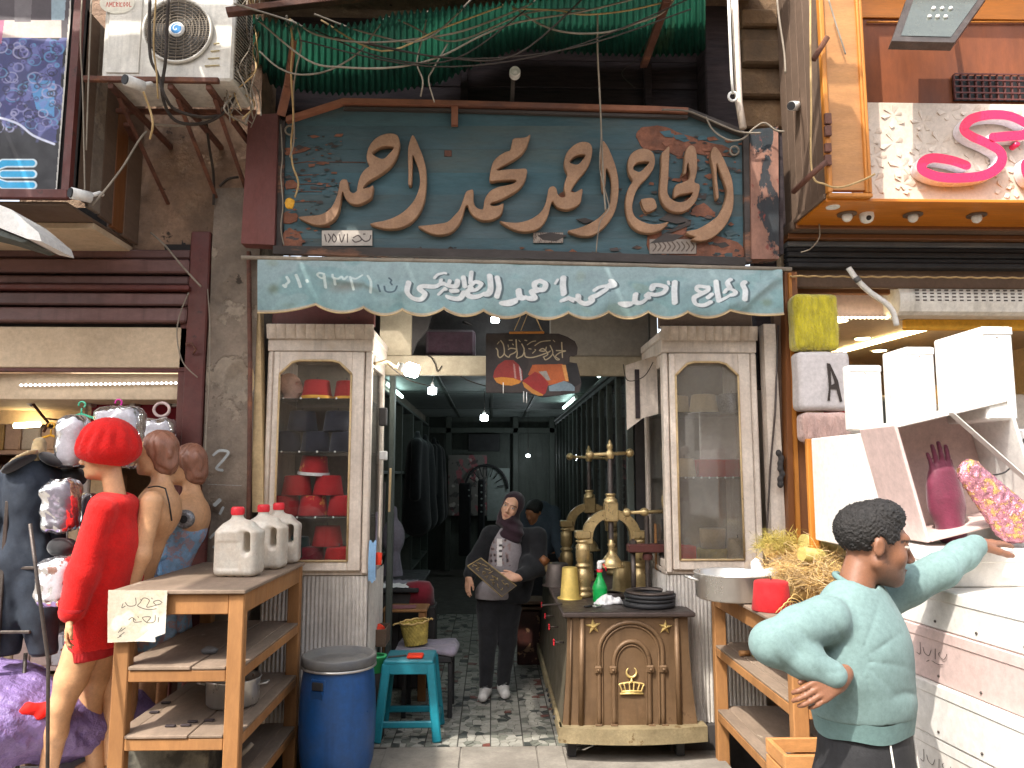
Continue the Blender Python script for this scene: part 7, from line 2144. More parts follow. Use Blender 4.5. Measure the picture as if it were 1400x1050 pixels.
# BENCHES
def bench(x0,x1,y0,y1,ztop,shelves,label,front_rail_shelves=True,name='work_bench',right=False,tilt=0):
 t=thing(name,label,'bench',((x0+x1)/2,(y0+y1)/2,0))
 lw=.07
 MB().box(x0-.02,x1+.01,y0-.02,y1,ztop-.018,ztop,.004).build('top',M['benchtop'],t)
 for x in(x0,x1-lw):
  for y in(y0,y1-lw):
   MB().box(x,x+lw,y,y+lw*.8,.0,ztop-.019,.005).build('leg',M['bench'],t)
 MB().box(x0+lw,x1-lw,y0+.005,y0+.03,ztop-.11,ztop-.02,.004).build('apron',M['bench'],t)
 for x in(x0+.005,x1-.03):
  MB().box(x,x+.025,y0+lw*.8,y1-lw,ztop-.11,ztop-.02,.004).build('apron',M['bench'],t)
 MB().box(x0+lw,x1-lw,y1-.05,y1-.025,ztop-.11,ztop-.02,.004).build('apron',M['bench'],t)
 for i,z in enumerate(shelves):
  MB().box(x0+lw,x1-lw,y0+.002,y0+.027,z-.065,z-.014,.004).build('rail',M['bench'],t)
  for x in(x0+.003,x1-.023):
   MB().box(x,x+.02,y0+lw*.8,y1-lw,z-.06,z-.014,.003).build('rail',M['bench'],t)
  w0,w1=x0+.0,x1
  m0=(w0+w1)/2+.06
  MB().box(w0+lw+.002,m0,y0-.006,y1-.01,z-.012,z+.002*i,.003).build('shelf_board',M['benchtop'],t)
  MB().box(m0+.004,w1-lw-.002,y0-.002,y1-.01,z-.012,z+.001,.003).build('shelf_board',M['benchtop'],t)
  for xa,xb in((w0+.004,w0+lw+.0015),(w1-lw-.0015,w1-.004)):
   MB().box(xa,xb,y0+lw*.8+.004,y1-lw,z-.012,z,.003).build('edge_board',M['benchtop'],t)
 return t
LB=dict(x0=U(150,812,-1.25).x+.02,x1=-1.105,y0=-1.23,y1=-.14,ztop=1.235)
bench(**LB,shelves=(.33,.61,.90),label='left wooden work bench with three dusty shelves and a taped note')
RBZ=1.09
bench(x0=1.307,x1=1.93,y0=-1.37,y1=-.13,ztop=RBZ,shelves=(.40,.76),label='right golden wooden work bench behind the man',right=True)
cv=Canvas(147,806,229,880,.32,hx('b3aa98'))
cv.blot(3,hx('b3a68c'),.3,.09,.5).blot(7,hx('ddd6c4'),.45,.1,.6)
cv.poly([(196,868),(232,838),(232,882),(176,882)],hx('d6d0c2'),.7)
ink=hx('4a4640')
s3=lambda P:[(x/3.182,750+y/3.182) for x,y in P]
for P in([(705,235),(690,225),(668,232),(680,245),(700,240),(640,255),(650,225),(625,215),(610,235),(600,250),(640,265),(680,262)],[(590,215),(590,245),(560,250),(545,235)],[(545,250),(530,258),(535,240)],[(690,300),(688,320)],[(675,290),(672,318),(640,322),(620,300),(655,298),(640,318)],[(615,318),(585,320),(580,305)],[(600,295),(602,300)],[(560,310),(575,300),(590,312)],[(545,345),(525,360)],[(530,345),(515,365)],[(540,365),(520,380)],[(528,380),(512,388)],[(660,215),(662,219)],[(612,222),(615,226)]):
 cv.stroke(s3(P),1.15,ink)
tmp=Canvas(147,806,229,880,.32,(0,0,0))
tmp.poly([(148,806.5),(229,807),(226,866),(212,871),(213,878),(190,877),(145.5,879)],(1,1,1))
cv.t=tmp.t
NY=LB['y0']-.028
nt_=cv.build('paper_note',M['paper'],lambda x,y:Uv(x,y,NY-.006*np.clip((y-850)/30,0,1)**2-.003*smooth_noise(x,y,0,2,.09)),None,cut=True)
tag(nt_,'torn paper note with handwritten Arabic taped to the corner of the left bench','note')
def jug(x,y,z,rot,label,sticker=False):
 t=thing('plastic_jug',label,'jug',(x,y,z),'milky jugs with red caps on the left bench')
 s=SDF((-.1,-.07,-.005),(.1,.07,.245),.0032)
 s.box((0,0,.085),(.078,.052,.085),.022).ell((0,0,.165),(.07,.046,.035),k=.03).cone((-.012,0,.19),(-.012,0,.222),.022,.019,k=.02)
 s.cone((.045,0,.17),(.055,0,.14),.02,.02,k=.02)
 s.cone((.03,-.06,.15),(.044,-.06,.09),.014,.017,k=.01,sub=True).cone((.03,.06,.15),(.044,.06,.09),.014,.017,k=.01,sub=True)
 s.box((.045,0,.122),(.0125,.09,.036),.0122,None,.006,True)
 s.ell((.078,0,.2),(.03,.08,.03),None,.02,True).ell((-.09,0,.205),(.03,.08,.025),None,.02,True)
 s.box((-.02,-.058,.075),(.045,.009,.05),.008,k=.006,sub=True).box((-.02,.058,.075),(.045,.009,.05),.008,k=.006,sub=True)
 for i in range(5):s.cone((-.062+i*.031,-.08,-.002),(-.062+i*.031,.08,-.002),.006,.006,k=.004,sub=True)
 s.disp(lambda a,b,c:.0012*np.sin(c*160)*((c>.16)))
 me=s.mesh('body',M['jug'])
 me.transform(Matrix.Translation((x,y,z))@Matrix.Rotation(rot,4,'Z')@Matrix.Scale(1.42,4))
 b=link_mesh('body',me,t)
 T=Matrix.Translation((x,y,z))@Matrix.Rotation(rot,4,'Z')@Matrix.Scale(1.42,4)
 cp=MB(T).lathe([(.021,.215),(.0225,.218),(.0225,.24),(.019,.244),(.001,.244)],(-.012,0,0),24)
 for k in range(24):
  a=2*PI*k/24
  cp.box(-.012+.0222*math.cos(a)-.001,-.012+.0222*math.cos(a)+.001,.0222*math.sin(a)-.001,.0222*math.sin(a)+.001,.219,.238,0)
 cp.build('cap',M['redplastic'],t)
 if sticker:
  cv=Canvas(-30,-30,30,30,.8,hx('e6ddc8'))
  cv.stroke([(-10,25),(-5,5),(-8,-10)],4,hx('8a90a8')).stroke([(0,-12),(8,-20),(12,-8),(2,-4)],7,hx('c08a2a')).stroke([(14,-14),(18,-6)],6,hx('7a4a20'))
  cv.t=(cv.c.sum(-1)<np.array(hx('e6ddc8')).sum()-.05)*1.0
  def ps_(a,b):
   P=[T@Vector((-.035+u*.0011,-.0535,.085-v*.0015)) for u,v in zip(a,b)]
   return(np.array([q.x for q in P]),np.array([q.y for q in P]),np.array([q.z for q in P]))
  cv.build('sticker',M['poster'],ps_,t,cut=True)
 return t
jz=LB['ztop']+.001
def bxy(px,py,z):
 """point of the level z under the pixel"""
 d=U(px,py,0)-CAM
 t=(z-CAM.z)/d.z
 return CAM+d*t
p=bxy(326,787,jz);jug(p.x,p.y,jz,-.1,'nearest milky plastic jug with a red cap on the left bench')
p=bxy(349,780,jz);jug(p.x+.02,p.y+.10,jz,-.05,'middle milky plastic jug of the three on the left bench')
p=bxy(372,774,jz);jug(p.x+.0,p.y+.16,jz,.1,'rear milky plastic jug with a remnant of a yellow sticker',True)
o=SDF(tuple(bxy(286,893,.905)+Vector((-.07,-.05,-.02))),tuple(bxy(286,893,.905)+Vector((.07,.05,.07))),.005)
c0=bxy(286,893,.905)
o.ell(c0+Vector((0,0,.012)),(.04,.028,.02)).disp(lambda x,y,z:.004*smooth_noise(x,y,z,4,80))
tag(o.build('grey_stone',M['lidgrey']),'small grey stone on the top shelf of the left bench','stone')
c0=bxy(318,962,.615)
pt=thing('steel_pot','dented steel cooking pot on the middle shelf of the left bench','pot',c0)
MB().lathe([(.001,.002),(.115,.002),(.125,.012),(.13,.12),(.136,.128),(.132,.132),(.126,.125),(.12,.015),(.001,.01)],c0,36).build('body',M['alu'],pt)
for sx in(-1,1):
 MB().tube([c0+Vector((sx*.13,-.03,.1)),c0+Vector((sx*.17,-.02,.105)),c0+Vector((sx*.17,.02,.105)),c0+Vector((sx*.13,.03,.1))],.005,6).build('handle',M['alu'],pt)
c0=Vector((-1.24,-.75,.335))
o=thing('wire_ring','loose ring of grey hose on the lowest shelf of the left bench','hose',c0)
MB().tube([c0+Vector((.1*math.cos(a),.1*math.sin(a)*.8,.13+.1*math.sin(a+.5))) for a in[2*PI*i/24 for i in range(22)]],.012,8).build('coil',M['wire'],o)
o=MB().box(-1.68,-1.3,-1.05,-.6,.335,.5,.01).build('metal_tin',M['speckled'] if 'speckled' in M else M['iron'])
tag(o,'stained grey metal tin on the lowest shelf of the left bench','tin')
for i,(px,py) in enumerate(((210,975),(226,962),(253,993),(232,994),(262,988),(285,986))):
 c0=bxy(px,py,.613)
 o=MB().box(c0.x-.02,c0.x+.025,c0.y-.008,c0.y+.012,.614,.622,.003).build('wood_chip',M['darkwood'])
 tag(o,'dark wood scrap lying on the middle shelf of the left bench','scrap','dark scraps on the middle shelf of the left bench')
 # right bench goods
c0=bxy(1003,795,RBZ+.001);c0=Vector((U(1003,780,-.62).x,-.62,RBZ+.001))
ap_=thing('aluminium_pot','wide low aluminium pot with side handles on the right bench','pot',c0)
MB().lathe([(.001,.002),(.19,.002),(.2,.01),(.207,.13),(.212,.134),(.208,.138),(.2,.13),(.193,.014),(.001,.012)],c0,48).build('body',M['alu'],ap_)
for sx in(-1,1):
 MB().tube(catmull([c0+Vector((sx*.205,-.05,.1)),c0+Vector((sx*.25,-.04,.115)),c0+Vector((sx*.255,.02,.115)),c0+Vector((sx*.205,.03,.1))],4),.007,8).build('handle',M['alu'],ap_)
s=SDF(tuple(c0+Vector((.0,-.2,.08))),tuple(c0+Vector((.3,.1,.3))),.006)
q=c0+Vector((.16,-.1,.14))
s.ell(q+Vector((-.07,0,.03)),(.028,.03,.05)).ell(q+Vector((-.05,0,-.005)),(.05,.04,.03)).ell(q+Vector((.03,0,-.0)),(.06,.05,.035)).ell(q+Vector((.07,0,.005)),(.03,.035,.03))
s.disp(lambda x,y,z:.007*smooth_noise(x,y,z,8,75))
tag(s.build('white_rag',M['cloth_white']),'bunched white rag on the rim of the aluminium pot','rag')
f_=fez(1055,822,-.98,M['felt'],'bright red fez in the sun on the right bench','x',rb=.096,rt=.078,h=.14,z=RBZ+.001)
del f_['group']
def strands(name,seg,n,r_,L_,m_,label,cat='straw',seed=1,kind=None,bright=None):
 r0=random.Random(seed);mb_=MB()
 for i in range(n):
  a,b=seg
  t=r0.random()
  c=Vector(a).lerp(Vector(b),t)+Vector((r0.gauss(0,1),r0.gauss(0,1),abs(r0.gauss(0,.9))))*r_
  d_=((Vector(b)-Vector(a)).normalized()*r0.uniform(-1,1)+Vector((r0.gauss(0,.6),r0.gauss(0,.6),r0.gauss(0,.5)))).normalized()*L_*r0.uniform(.4,1)
  m1=c+d_*.5+Vector((0,0,r0.uniform(-.01,.015)))
  w_=r0.uniform(.0004,.0013)
  up=Vector((r0.gauss(0,1),r0.gauss(0,1),r0.gauss(0,1))).normalized()*w_
  s_=d_.cross(up);s_=s_.normalized()*w_ if s_.length>0 else up
  mb_.add([c-s_,c+s_,m1+s_,m1-s_,c+d_+s_*.4,c+d_-s_*.4],[(0,1,2,3),(3,2,4,5)])
 o=mb_.build(name,m_)
 return tag(o,label,cat,kind=kind)
bz_=RBZ+.01
P0=Vector((U(1062,760,-.75).x,-.75,bz_+.09));P1=Vector((U(1150,760,-.9).x,-.95,bz_+.08))
stb=thing('straw_bundle','sunlit heap of loose straw packing on the right bench behind the man','straw',(P0.x,P0.y,bz_))
s=SDF((P0.x-.15,-1.2,RBZ-.01),(P1.x+.25,-.5,RBZ+.35),.012)
s.cone(P0+Vector((.06,0,-.04)),P1+Vector((.0,0,-.05)),.04,.045).ell(P1+Vector((.02,-.05,-.09)),(.14,.08,.04),k=.04).half((0,0,RBZ+.002),(0,0,-1))
s.disp(lambda x,y,z:.018*smooth_noise(x,y,z,5,35))
s.build('core',M['straw'],stb)
oo=strands('loose_straws',(P0+Vector((.05,0,.02)),P1+Vector((.05,-.06,.0))),9000,.062,.11,M['straw'],None,None,3)
wp_=wpos(oo);oo.parent=stb;oo.location=wp_-wpos(stb)
tag(oo,kind='stuff')
oo=strands('pale_straws',(P0+Vector((.05,-.02,.02)),P1+Vector((.05,-.08,.0))),5000,.068,.10,M['cream2'],None,None,13)
wp_=wpos(oo);oo.parent=stb;oo.location=wp_-wpos(stb);tag(oo,kind='stuff')
rm=thing('reed_mat_roll','brown fringed end of a rolled mat at the left of the straw','roll',(P0.x,P0.y,bz_))
c0=U(1056,752,-.72)
s=SDF(tuple(c0-Vector((.12,.12,.1))),tuple(c0+Vector((.2,.14,.12))),.007)
s.cone(c0+Vector((-.01,0,0)),c0+Vector((.1,.03,.01)),.04,.04).disp(lambda x,y,z:.008*smooth_noise(x,y,z,3,60))
s.build('roll',M['straw'],rm)
oo=strands('fringe',(c0+Vector((-.02,0,0)),c0+Vector((.08,.02,0.01))),2200,.035,.07,M['basket'],None,None,8);wp_=wpos(oo);oo.parent=rm;oo.location=wp_-wpos(rm);tag(oo,kind='stuff')
for i,(a,b,r_) in enumerate((((1098,741,-.72),(1165,752,-.62),.042),((1096,757,-.9),(1160,765,-.8),.035))):
 o=MB().tube([V(*a),U(*a).lerp(U(*b),.5),V(*b)],r_,16).build('mat_roll',M['reed'])
 tag(o,('upper greenish rolled mat behind the straw','lower greenish rolled mat sticking from the straw')[i],'roll')
for i in range(4):
 c0=Vector((U(1068,815,-1.05).x+.02*i,-1.08,RBZ+.004))
 o=MB().tube(catmull([c0+Vector((-.04,0,0)),c0+Vector((-.02,-.02,.03+.02*i)),c0+Vector((.04,0,.05)),c0+Vector((.07,.02,.0))],5),.0025,5).build('straw_curl',M['straw'])
 tag(o,'curled straw lying against the sunlit red fez','straw','straw curls beside the sunlit fez')
for i,(px,py) in enumerate(((1018,897),(1036,898))):
 c0=bxy(px,py,.763)
 T=Matrix.Translation(c0)@Matrix.Rotation(.1+i*.3,4,'Z')
 o=MB(T).tube([(-.028,0,.016),(.028,.0,.016)],.015,10).build('cork',M['ply'] if i==0 else M['basket'])
 tag(o,('brown cork like plug on the middle shelf of the right bench','paler plug beside the brown one on the shelf')[i],'plug')
cr_=thing('wooden_crate','low golden wooden crate in front of the right bench at the bottom edge','crate',(1.55,-1.75,0))
zt_c=U(1060,1030,-1.6).z
for(x0,x1_,y0,y1_) in((1.17,2.1,-1.62,-1.6),(1.17,2.1,-1.42,-1.4),(1.17,1.19,-1.598,-1.422),(2.08,2.1,-1.598,-1.422)):
 for k in range(3):
  MB().box(x0,x1_,y0,y1_,zt_c-.06-k*.065,zt_c-k*.065-.004,.002).build('slat',M['ply'],cr_)
MB().box(1.17,2.1,-1.62,-1.4,.0,zt_c-.2,.004).build('base',M['bench'],cr_)
o=MB().prism([(U(a,b,.2).x,U(a,b,.2).z) for a,b in((855,500),(897,486),(899,566),(878,572),(857,588))],.18,.2).build('hanging_board',M['cream'])
tag(o,'curled cream board hanging on the inner side of the right showcase','board')
o=MB().box(U(868,520,.175).x,U(874,520,.175).x,.165,.178,U(870,572,.17).z,U(870,505,.17).z,.002).build('dark_strip',M['darkwood'])
tag(o,'dark narrow strip on the curled cream board','strip')
cable([(852,498,.15),(858,520,.15),(880,515,.12),(893,495,.1)],.003,'wire_dark','thin dark wire looping over the curled cream board')
# PEOPLE AND MANNEQUINS
def frame(org,fwd,up=(0,0,1)):
 f=Vector(fwd).normalized();u=Vector(up)
 r_=f.cross(u).normalized();u=r_.cross(f).normalized()
 return Matrix(((r_.x,f.x,u.x,org[0]),(r_.y,f.y,u.y,org[1]),(r_.z,f.z,u.z,org[2]),(0,0,0,1)))
def head(s,M,k=1.0,ears=True,jaw=False):
 A=M.to_3x3()
 P=lambda x,y,z:M@Vector((x*k,y*k,z*k))
 E=lambda c,r,kk=.02,sub=False:s.ell(P(*c),[q*k for q in r],A,kk*k,sub)
 C=lambda a,b,ra,rb,kk=.01,sub=False:s.cone(P(*a),P(*b),ra*k,rb*k,kk*k,sub)
 E((0,-.018,.032),(.074,.094,.08))
 E((0,.028,-.028),(.058,.062,.085),.03)
 E((0,.04,-.08),(.044,.045,.03),.03)
 E((0,.074,-.097),(.019,.015,.014),.02)
 if jaw:
  for sx in(-1,1):C((sx*.05,.0,-.052),(sx*.02,.06,-.098),.02,.016,.025)
 C((-.03,.078,.024),(.03,.078,.024),.011,.011,.02)
 E((-.036,.06,-.03),(.02,.02,.022),.025);E((.036,.06,-.03),(.02,.02,.022),.025)
 for sx in(-1,1):
  E((sx*.031,.1,.003),(.017,.014,.011),.012,True)
  E((sx*.031,.079,.002),(.0135,.012,.0095),.003)
  E((sx*.012,.098,-.04),(.009,.008,.0065),.006)
 C((0,.086,.008),(0,.108,-.034),.007,.0115,.010)
 E((0,.0885,-.066),(.021,.0095,.005),.004)
 E((0,.0865,-.075),(.018,.0095,.0055),.004)
 E((0,.099,-.0705),(.021,.006,.0014),.002,True)
 if ears:
  for sx in(-1,1):
   E((sx*.075,-.008,-.006),(.007,.016,.027),.006)
   E((sx*.086,-.006,-.004),(.006,.010,.018),.005,True)
def headcols(co,M,k,skin,lip,brow,eye=True,stubble=None):
 Mi=np.array(M.inverted())
 L_=(co@Mi[:3,:3].T+Mi[:3,3])/k
 c=np.ones((len(co),3))*np.array(skin)
 x,y,z=L_[:,0],L_[:,1],L_[:,2]
 inh=(np.abs(x)<.1)&(np.abs(y)<.14)&(z>-.13)&(z<.13)
 def put(m,col,a=1.0):
  mm=(m&inh)[:,None]*a
  return c*(1-mm)+np.array(col)*mm
 if stubble is not None:
  w_=np.clip((-.035-z)*30,0,1)*np.clip((y+.0)*40,0,1)*(z>-.125)*inh
  w_=np.maximum(w_,np.exp(-((z+.056)/.005)**2)*np.exp(-(x/.028)**2)*(y>.06)*inh*1.2)
  w_=np.clip(w_,0,1)[:,None]*.68
  c=c*(1-w_)+np.array(stubble)*w_
  sd=np.clip(1-np.abs(y-.018)/.022,0,1)*(z>-.05)*(z<.03)*inh*(np.abs(x)>.05)
  c=c*(1-.6*sd[:,None])+np.array((.02,.016,.014))*.6*sd[:,None]
 m=(((x/.022)**2+((z+.0705)/.010)**2)<1)&(y>.07)
 c=put(m,lip,.8)
 for sx in(-1,1):
  ax=x-sx*.031
  m=(np.abs(z-(.022-9*ax*ax+.06*ax*sx*-1))<.0042)&(np.abs(ax)<.021)&(y>.05)
  c=put(m,brow,.9)
  if eye:
   m=(((ax/.0135)**2+((z-.002)/.0055)**2)<1)&(y>.06)
   c=put(m,(.6,.55,.5))
   m=((np.hypot(ax,z-.002)<.0055))&(y>.06);c=put(m,(.02,.012,.01))
   m=(np.abs(z-.0078+14*ax*ax)<.0016)&(np.abs(ax)<.014)&(y>.06);c=put(m,(.02,.014,.012))
 return c
def hand(s,M,side,curl=(.3,.3,.3,.3),k=1.0,thumb=(.5,.3),spread=.05):
 """M: wrist frame, x to the thumb side * side, y along the fingers, z out of the back"""
 A=M.to_3x3()
 P=lambda x,y,z:M@Vector((x*side*k,y*k,z*k))
 s.box(P(0,.042,0),(.036*k,.044*k,.0125*k),.012*k,A,.01)
 s.cone(P(0,-.03,0),P(0,.015,0),.026*k,.027*k,.015,sc=(A.col[2],.75))
 for i,(x0,L_,y0) in enumerate(((.028,.068,.086),(.0095,.078,.09),(-.0095,.072,.088),(-.027,.056,.08))):
  a=curl[i]
  p=Vector((x0,y0,0));ang=a*.4
  r_=.0088 if i<3 else .0076
  sp_=spread*(1.5-i)
  q0=Vector((x0*.9,.05,0))
  s.cone(P(*q0),P(*p),r_*1.1*k,r_*k,.006)
  for j,f_ in enumerate((.45,.3,.25)):
   d_=Vector((math.sin(sp_)*math.cos(ang),math.cos(ang)*math.cos(sp_),-math.sin(ang)))
   q=p+d_*L_*f_
   s.cone(P(*p),P(*q),r_*(1-.06*j)*k,r_*(.92-.07*j)*k,.003)
   p=q;ang+=a
 t0=Vector((.026,.018,-.004));t1=t0+Vector((math.sin(thumb[0]),math.cos(thumb[0]),-.25))*.038
 t2=t1+Vector((math.sin(thumb[0]-thumb[1]),math.cos(thumb[0]-thumb[1]),-.3))*.03
 t3=t2+Vector((math.sin(thumb[0]-2*thumb[1]),math.cos(thumb[0]-2*thumb[1]),-.2))*.022
 s.path([P(*t0),P(*t1),P(*t2),P(*t3)],[.014*k,.0115*k,.0098*k,.008*k],.005)
 # the man
MY=-2.55
T_f=Vector((.62,-.78,0)).normalized();T_r=Vector((T_f.y,-T_f.x,0))
C0=U(1168,815,MY)
sh_c=C0+Vector((0,0,-.015))
shR=sh_c+T_r*.165+Vector((0,0,-.03));shL=sh_c-T_r*.155+Vector((0,.03,-.02))
elR=U(1056,879,-2.70);wrR=U(1146,927,-2.73)
elL=U(1286,780,-2.44);wrL=U(1334,745,-2.38)
hipC=U(1182,1018,MY);hipC.z=.93
man=thing('person','man in a mint sweatshirt and black track trousers resting his hand on white boxes','person',(hipC.x,hipC.y,0))
HM=frame(U(1194,742,MY),(1,-.14,-.13),(-.06,-.02,1))
HK=.99
s=SDF((.6,-3.05,0),(1.78,-1.95,1.75),.0042)
head(s,HM,HK,jaw=True)
nb=HM@Vector((0,-.03,-.06))
s.cone(nb,sh_c+Vector((.0,0,.02)),.043,.054,.015)
s.ell(sh_c+Vector((0,0,-.14)),(.13,.09,.17),frame((0,0,0),T_f).to_3x3(),.03)
s.cone(shR,shL,.05,.05,.03)
s.path([shR,elR,wrR],[.045,.036,.027],.02).path([shL,elL,wrL],[.045,.036,.026],.02)
dR=(U(1112,951,-2.76)-wrR).normalized()
HR=frame(wrR,dR,(0,0,1));
def handframe(w,d_,back):
 y=Vector(d_).normalized();z=Vector(back);z=(z-y*z.dot(y)).normalized();x=y.cross(z)
 return Matrix(((x.x,y.x,z.x,w[0]),(x.y,y.y,z.y,w[1]),(x.z,y.z,z.z,w[2]),(0,0,0,1)))
MR=handframe(wrR,dR,(-.15,-1,.15))
hand(s,MR,-1 if MR.col[0].z<0 else 1,(.45,.5,.5,.55),.88,(.35,.2),.02)
dL=(U(1392,730,-2.24)-wrL);dL.z*=.4;dL.normalize()
ML=handframe(wrL,dL,(0,-.2,1))
hand(s,ML,1 if ML.col[0].to_3d().dot(Vector((0,-1,0)))>0 else-1,(.12,.1,.12,.2),1.0,(.6,.2),.09)
kn={}
for sx in(1,-1):
 hp=hipC+T_r*.09*sx
 kn_=Vector((hp.x+.01,hp.y+.01,.50));an=Vector((hp.x+.0,hp.y+.04,.09))
 kn[sx]=(hp,kn_,an)
 s.path([hp,kn_,an],[.058,.045,.034],.03)
s.ell(hipC,(.11,.08,.12),frame((0,0,0),T_f).to_3x3(),.04).cone(hipC,sh_c+Vector((0,0,-.15)),.1,.11,.04)
body=s.mesh('body',None)
mskin=mat('man_skin',(1,1,1),.5,var=.07,attr='print',scale=30,sss=.08,bump=.25,bscale=170,bdist=.0012)
body.materials.append(mskin)
bo=link_mesh('body',body,man)
vcol(bo,lambda co:headcols(co,HM,HK,hx('7e5640'),hx('633c30'),(.012,.009,.008),stubble=(.06,.04,.03)))
s=SDF(tuple(HM.translation-Vector((.15,.15,.15))),tuple(HM.translation+Vector((.15,.15,.16))),.0032)
P=lambda x,y,z:HM@Vector((x*HK,y*HK,z*HK))
s.ell(P(0,-.017,.034),(.0785*HK,.0985*HK,.083*HK),HM.to_3x3())
s.ell(P(0,.02,.085),(.06*HK,.06*HK,.045*HK),HM.to_3x3(),.02)
s.box(P(0,.115,-.02),(.12,.058,.078),.02,HM.to_3x3(),.008,True)
s.box(P(0,.05,-.115),(.12,.12,.085),.02,HM.to_3x3(),.012,True)
for sx in(-1,1):s.ell(P(sx*.08,-.004,-.012),(.02,.026,.038),HM.to_3x3(),.008,True)
s.disp(lambda x,y,z:.0042*np.sin(x*430+2.5*smooth_noise(x,y,z,3,90))*np.sin(y*410+2.5*smooth_noise(x,y,z,5,90))*np.sin(z*450+2.5*smooth_noise(x,y,z,7,90))+.002*smooth_noise(x,y,z,9,160))
s.build('hair',M['hair'],man)
TM=frame((0,0,0),T_f).to_3x3()
s=SDF((.6,-3.0,.80),(1.75,-1.98,1.6),.0052)
chest=sh_c+Vector((0,0,-.15))+T_f*.01
s.ell(chest,(.178,.118,.2),TM,.02)
s.ell(sh_c+Vector((0,0,-.06)),(.165,.092,.09),TM,.04)
wst=Vector((hipC.x-.008,hipC.y,1.2))
s.ell(wst,(.158,.122,.17),TM,.06)
s.ell(Vector((hipC.x,hipC.y,1.1)),(.166,.132,.1),TM,.04)
s.cone(sh_c+T_r*.05+Vector((0,0,.01)),sh_c-T_r*.05+Vector((0,0,.01)),.062,.062,.04)
s.path([shR,shR.lerp(elR,.5),elR,elR.lerp(wrR,.5),wrR+(elR-wrR)*.10],[.066,.062,.055,.048,.038],.022)
s.path([shL,shL.lerp(elL,.5),elL,elL.lerp(wrL,.6),wrL+(elL-wrL)*.02],[.066,.059,.052,.044,.036],.022)
def foldfn(x,y,z):
 t=(x-hipC.x)
 msk=np.clip(.5+1.6*smooth_noise(x,y,z,41,13),0,1)
 f=msk*.009*(1-np.abs(np.sin(z*34+5.5*smooth_noise(x,y,z,4,8)+t*5)))**3*np.clip((1.32-z)*6,0,1)*np.clip((z-1.08)*14,0,1)
 dR_=np.sqrt((x-(shR.x+.05))**2+(y-shR.y)**2+(z-(shR.z-.09))**2)
 f=f+.010*(1-np.abs(np.sin(np.arctan2(z-(shR.z-.1),x-(shR.x+.06))*5.5+dR_*6)))**3*np.exp(-(dR_/.12)**2)*np.clip(dR_*12-.35,0,1)*.75
 dE=np.sqrt((x-elR.x)**2+(y-elR.y)**2+(z-elR.z)**2)
 f=f+msk*.007*(1-np.abs(np.sin((x*.8+z*.9)*52+smooth_noise(x,y,z,8,12)*3)))**3*np.exp(-(dE/.12)**2)
 sl_=np.clip((x-shL.x)*8,0,1)*np.clip((z-1.33)*12,0,1)
 f=f+msk*.006*(1-np.abs(np.sin((x*1.0-z*.3+y*.5)*60+3*smooth_noise(x,y,z,12,12))))**3*sl_
 return f+.005*smooth_noise(x,y,z,14,17)
s.disp(foldfn)
s.cone(nb,sh_c+Vector((.0,0,.06)),.064,.062,.008,True)
s.half((hipC.x,hipC.y,1.085),(0,0,-1))
s.build('sweatshirt',M['sweat'],man)
def ring(c,ax_,rx,ry,r_,name,m_,parent,seg=40,xdir=None):
 z=Vector(ax_).normalized();x=Vector(xdir) if xdir else z.orthogonal();x=(x-z*x.dot(z)).normalized();y=z.cross(x)
 pts=[Vector(c)+x*rx*math.cos(2*PI*i/seg)+y*ry*math.sin(2*PI*i/seg) for i in range(seg+1)]
 return MB().tube(pts,r_,8,cap=False).build(name,m_,parent)
nk=nb.lerp(sh_c+Vector((0,0,.03)),.83)
ring(nk+T_f*.006,(nb-sh_c).normalized()*-1+T_f*-.35,.064,.066,.009,'neck_rib',M['sweatrib'],man)
hem=MB()
def hemf(u,v):
 a=2*PI*u
 z=1.088-.052*v
 rr=1.0+.012*math.sin(a*60)*.3
 q=T_r*(.166-.012*v)*rr*math.cos(a)+T_f*(.131-.008*v)*rr*math.sin(a)
 return Vector((hipC.x,hipC.y,z))+q+Vector((0,0,.004*math.sin(a*5)))
hem.grid(hemf,120,5).build('hem_rib',M['sweatrib'],man)
for(w,e_) in((wrR,elR),(wrL,elL)):
 d_=(e_-w).normalized()
 MB().tube([w+d_*.0,w+d_*.03,w+d_*.055],.036,20,cap=False,rs=[.033,.037,.040]).build('cuff',M['sweatrib'],man)
s=SDF((.82,-2.95,.0),(1.55,-2.15,1.14),.009)
s.ell(Vector((hipC.x,hipC.y,.98)),(.152,.120,.16),TM,.03).ell(Vector((hipC.x,hipC.y,.88)),(.165,.135,.13),TM,.03)
for sx in(1,-1):
 hp,kn_,an=kn[sx]
 s.path([hp+Vector((0,0,-.08)),kn_,an+Vector((0,0,.0))],[.1,.075,.062],.04)
s.disp(lambda x,y,z:.006*smooth_noise(x,y,z,31,22))
s.half((0,0,1.1),(0,0,1)).half((0,0,.07),(0,0,-1))
tro=s.build('trousers',M['trouser'],man)
for sgn in(1,-1):
 P_=[Vector((hipC.x,hipC.y,.88))+T_r*.10*sgn+T_f*-.0+Vector((0,0,0))]
 base=Vector((hipC.x,hipC.y,0))+T_r*(.07*sgn)+T_f*.104
 MB().tube([base+Vector((0,0,1.04)),base+T_f*.014+Vector((0,0,.92)),base+T_f*.006+Vector((0,0,.75))],.0028,6).build('piping',M['pipe'],tro)
for sx in(1,-1):
 an=kn[sx][2]
 s=SDF((an.x-.12,an.y-.3,-.005),(an.x+.26,an.y+.12,.13),.008)
 s.cone(an+Vector((0,0,-.04)),an+T_f*.15+Vector((0,0,-.055)),.045,.038,.02).cone(an,an+Vector((0,0,-.05)),.045,.045,.02).half((0,0,.003),(0,0,-1))
 s.build('shoe',M['black'],man)
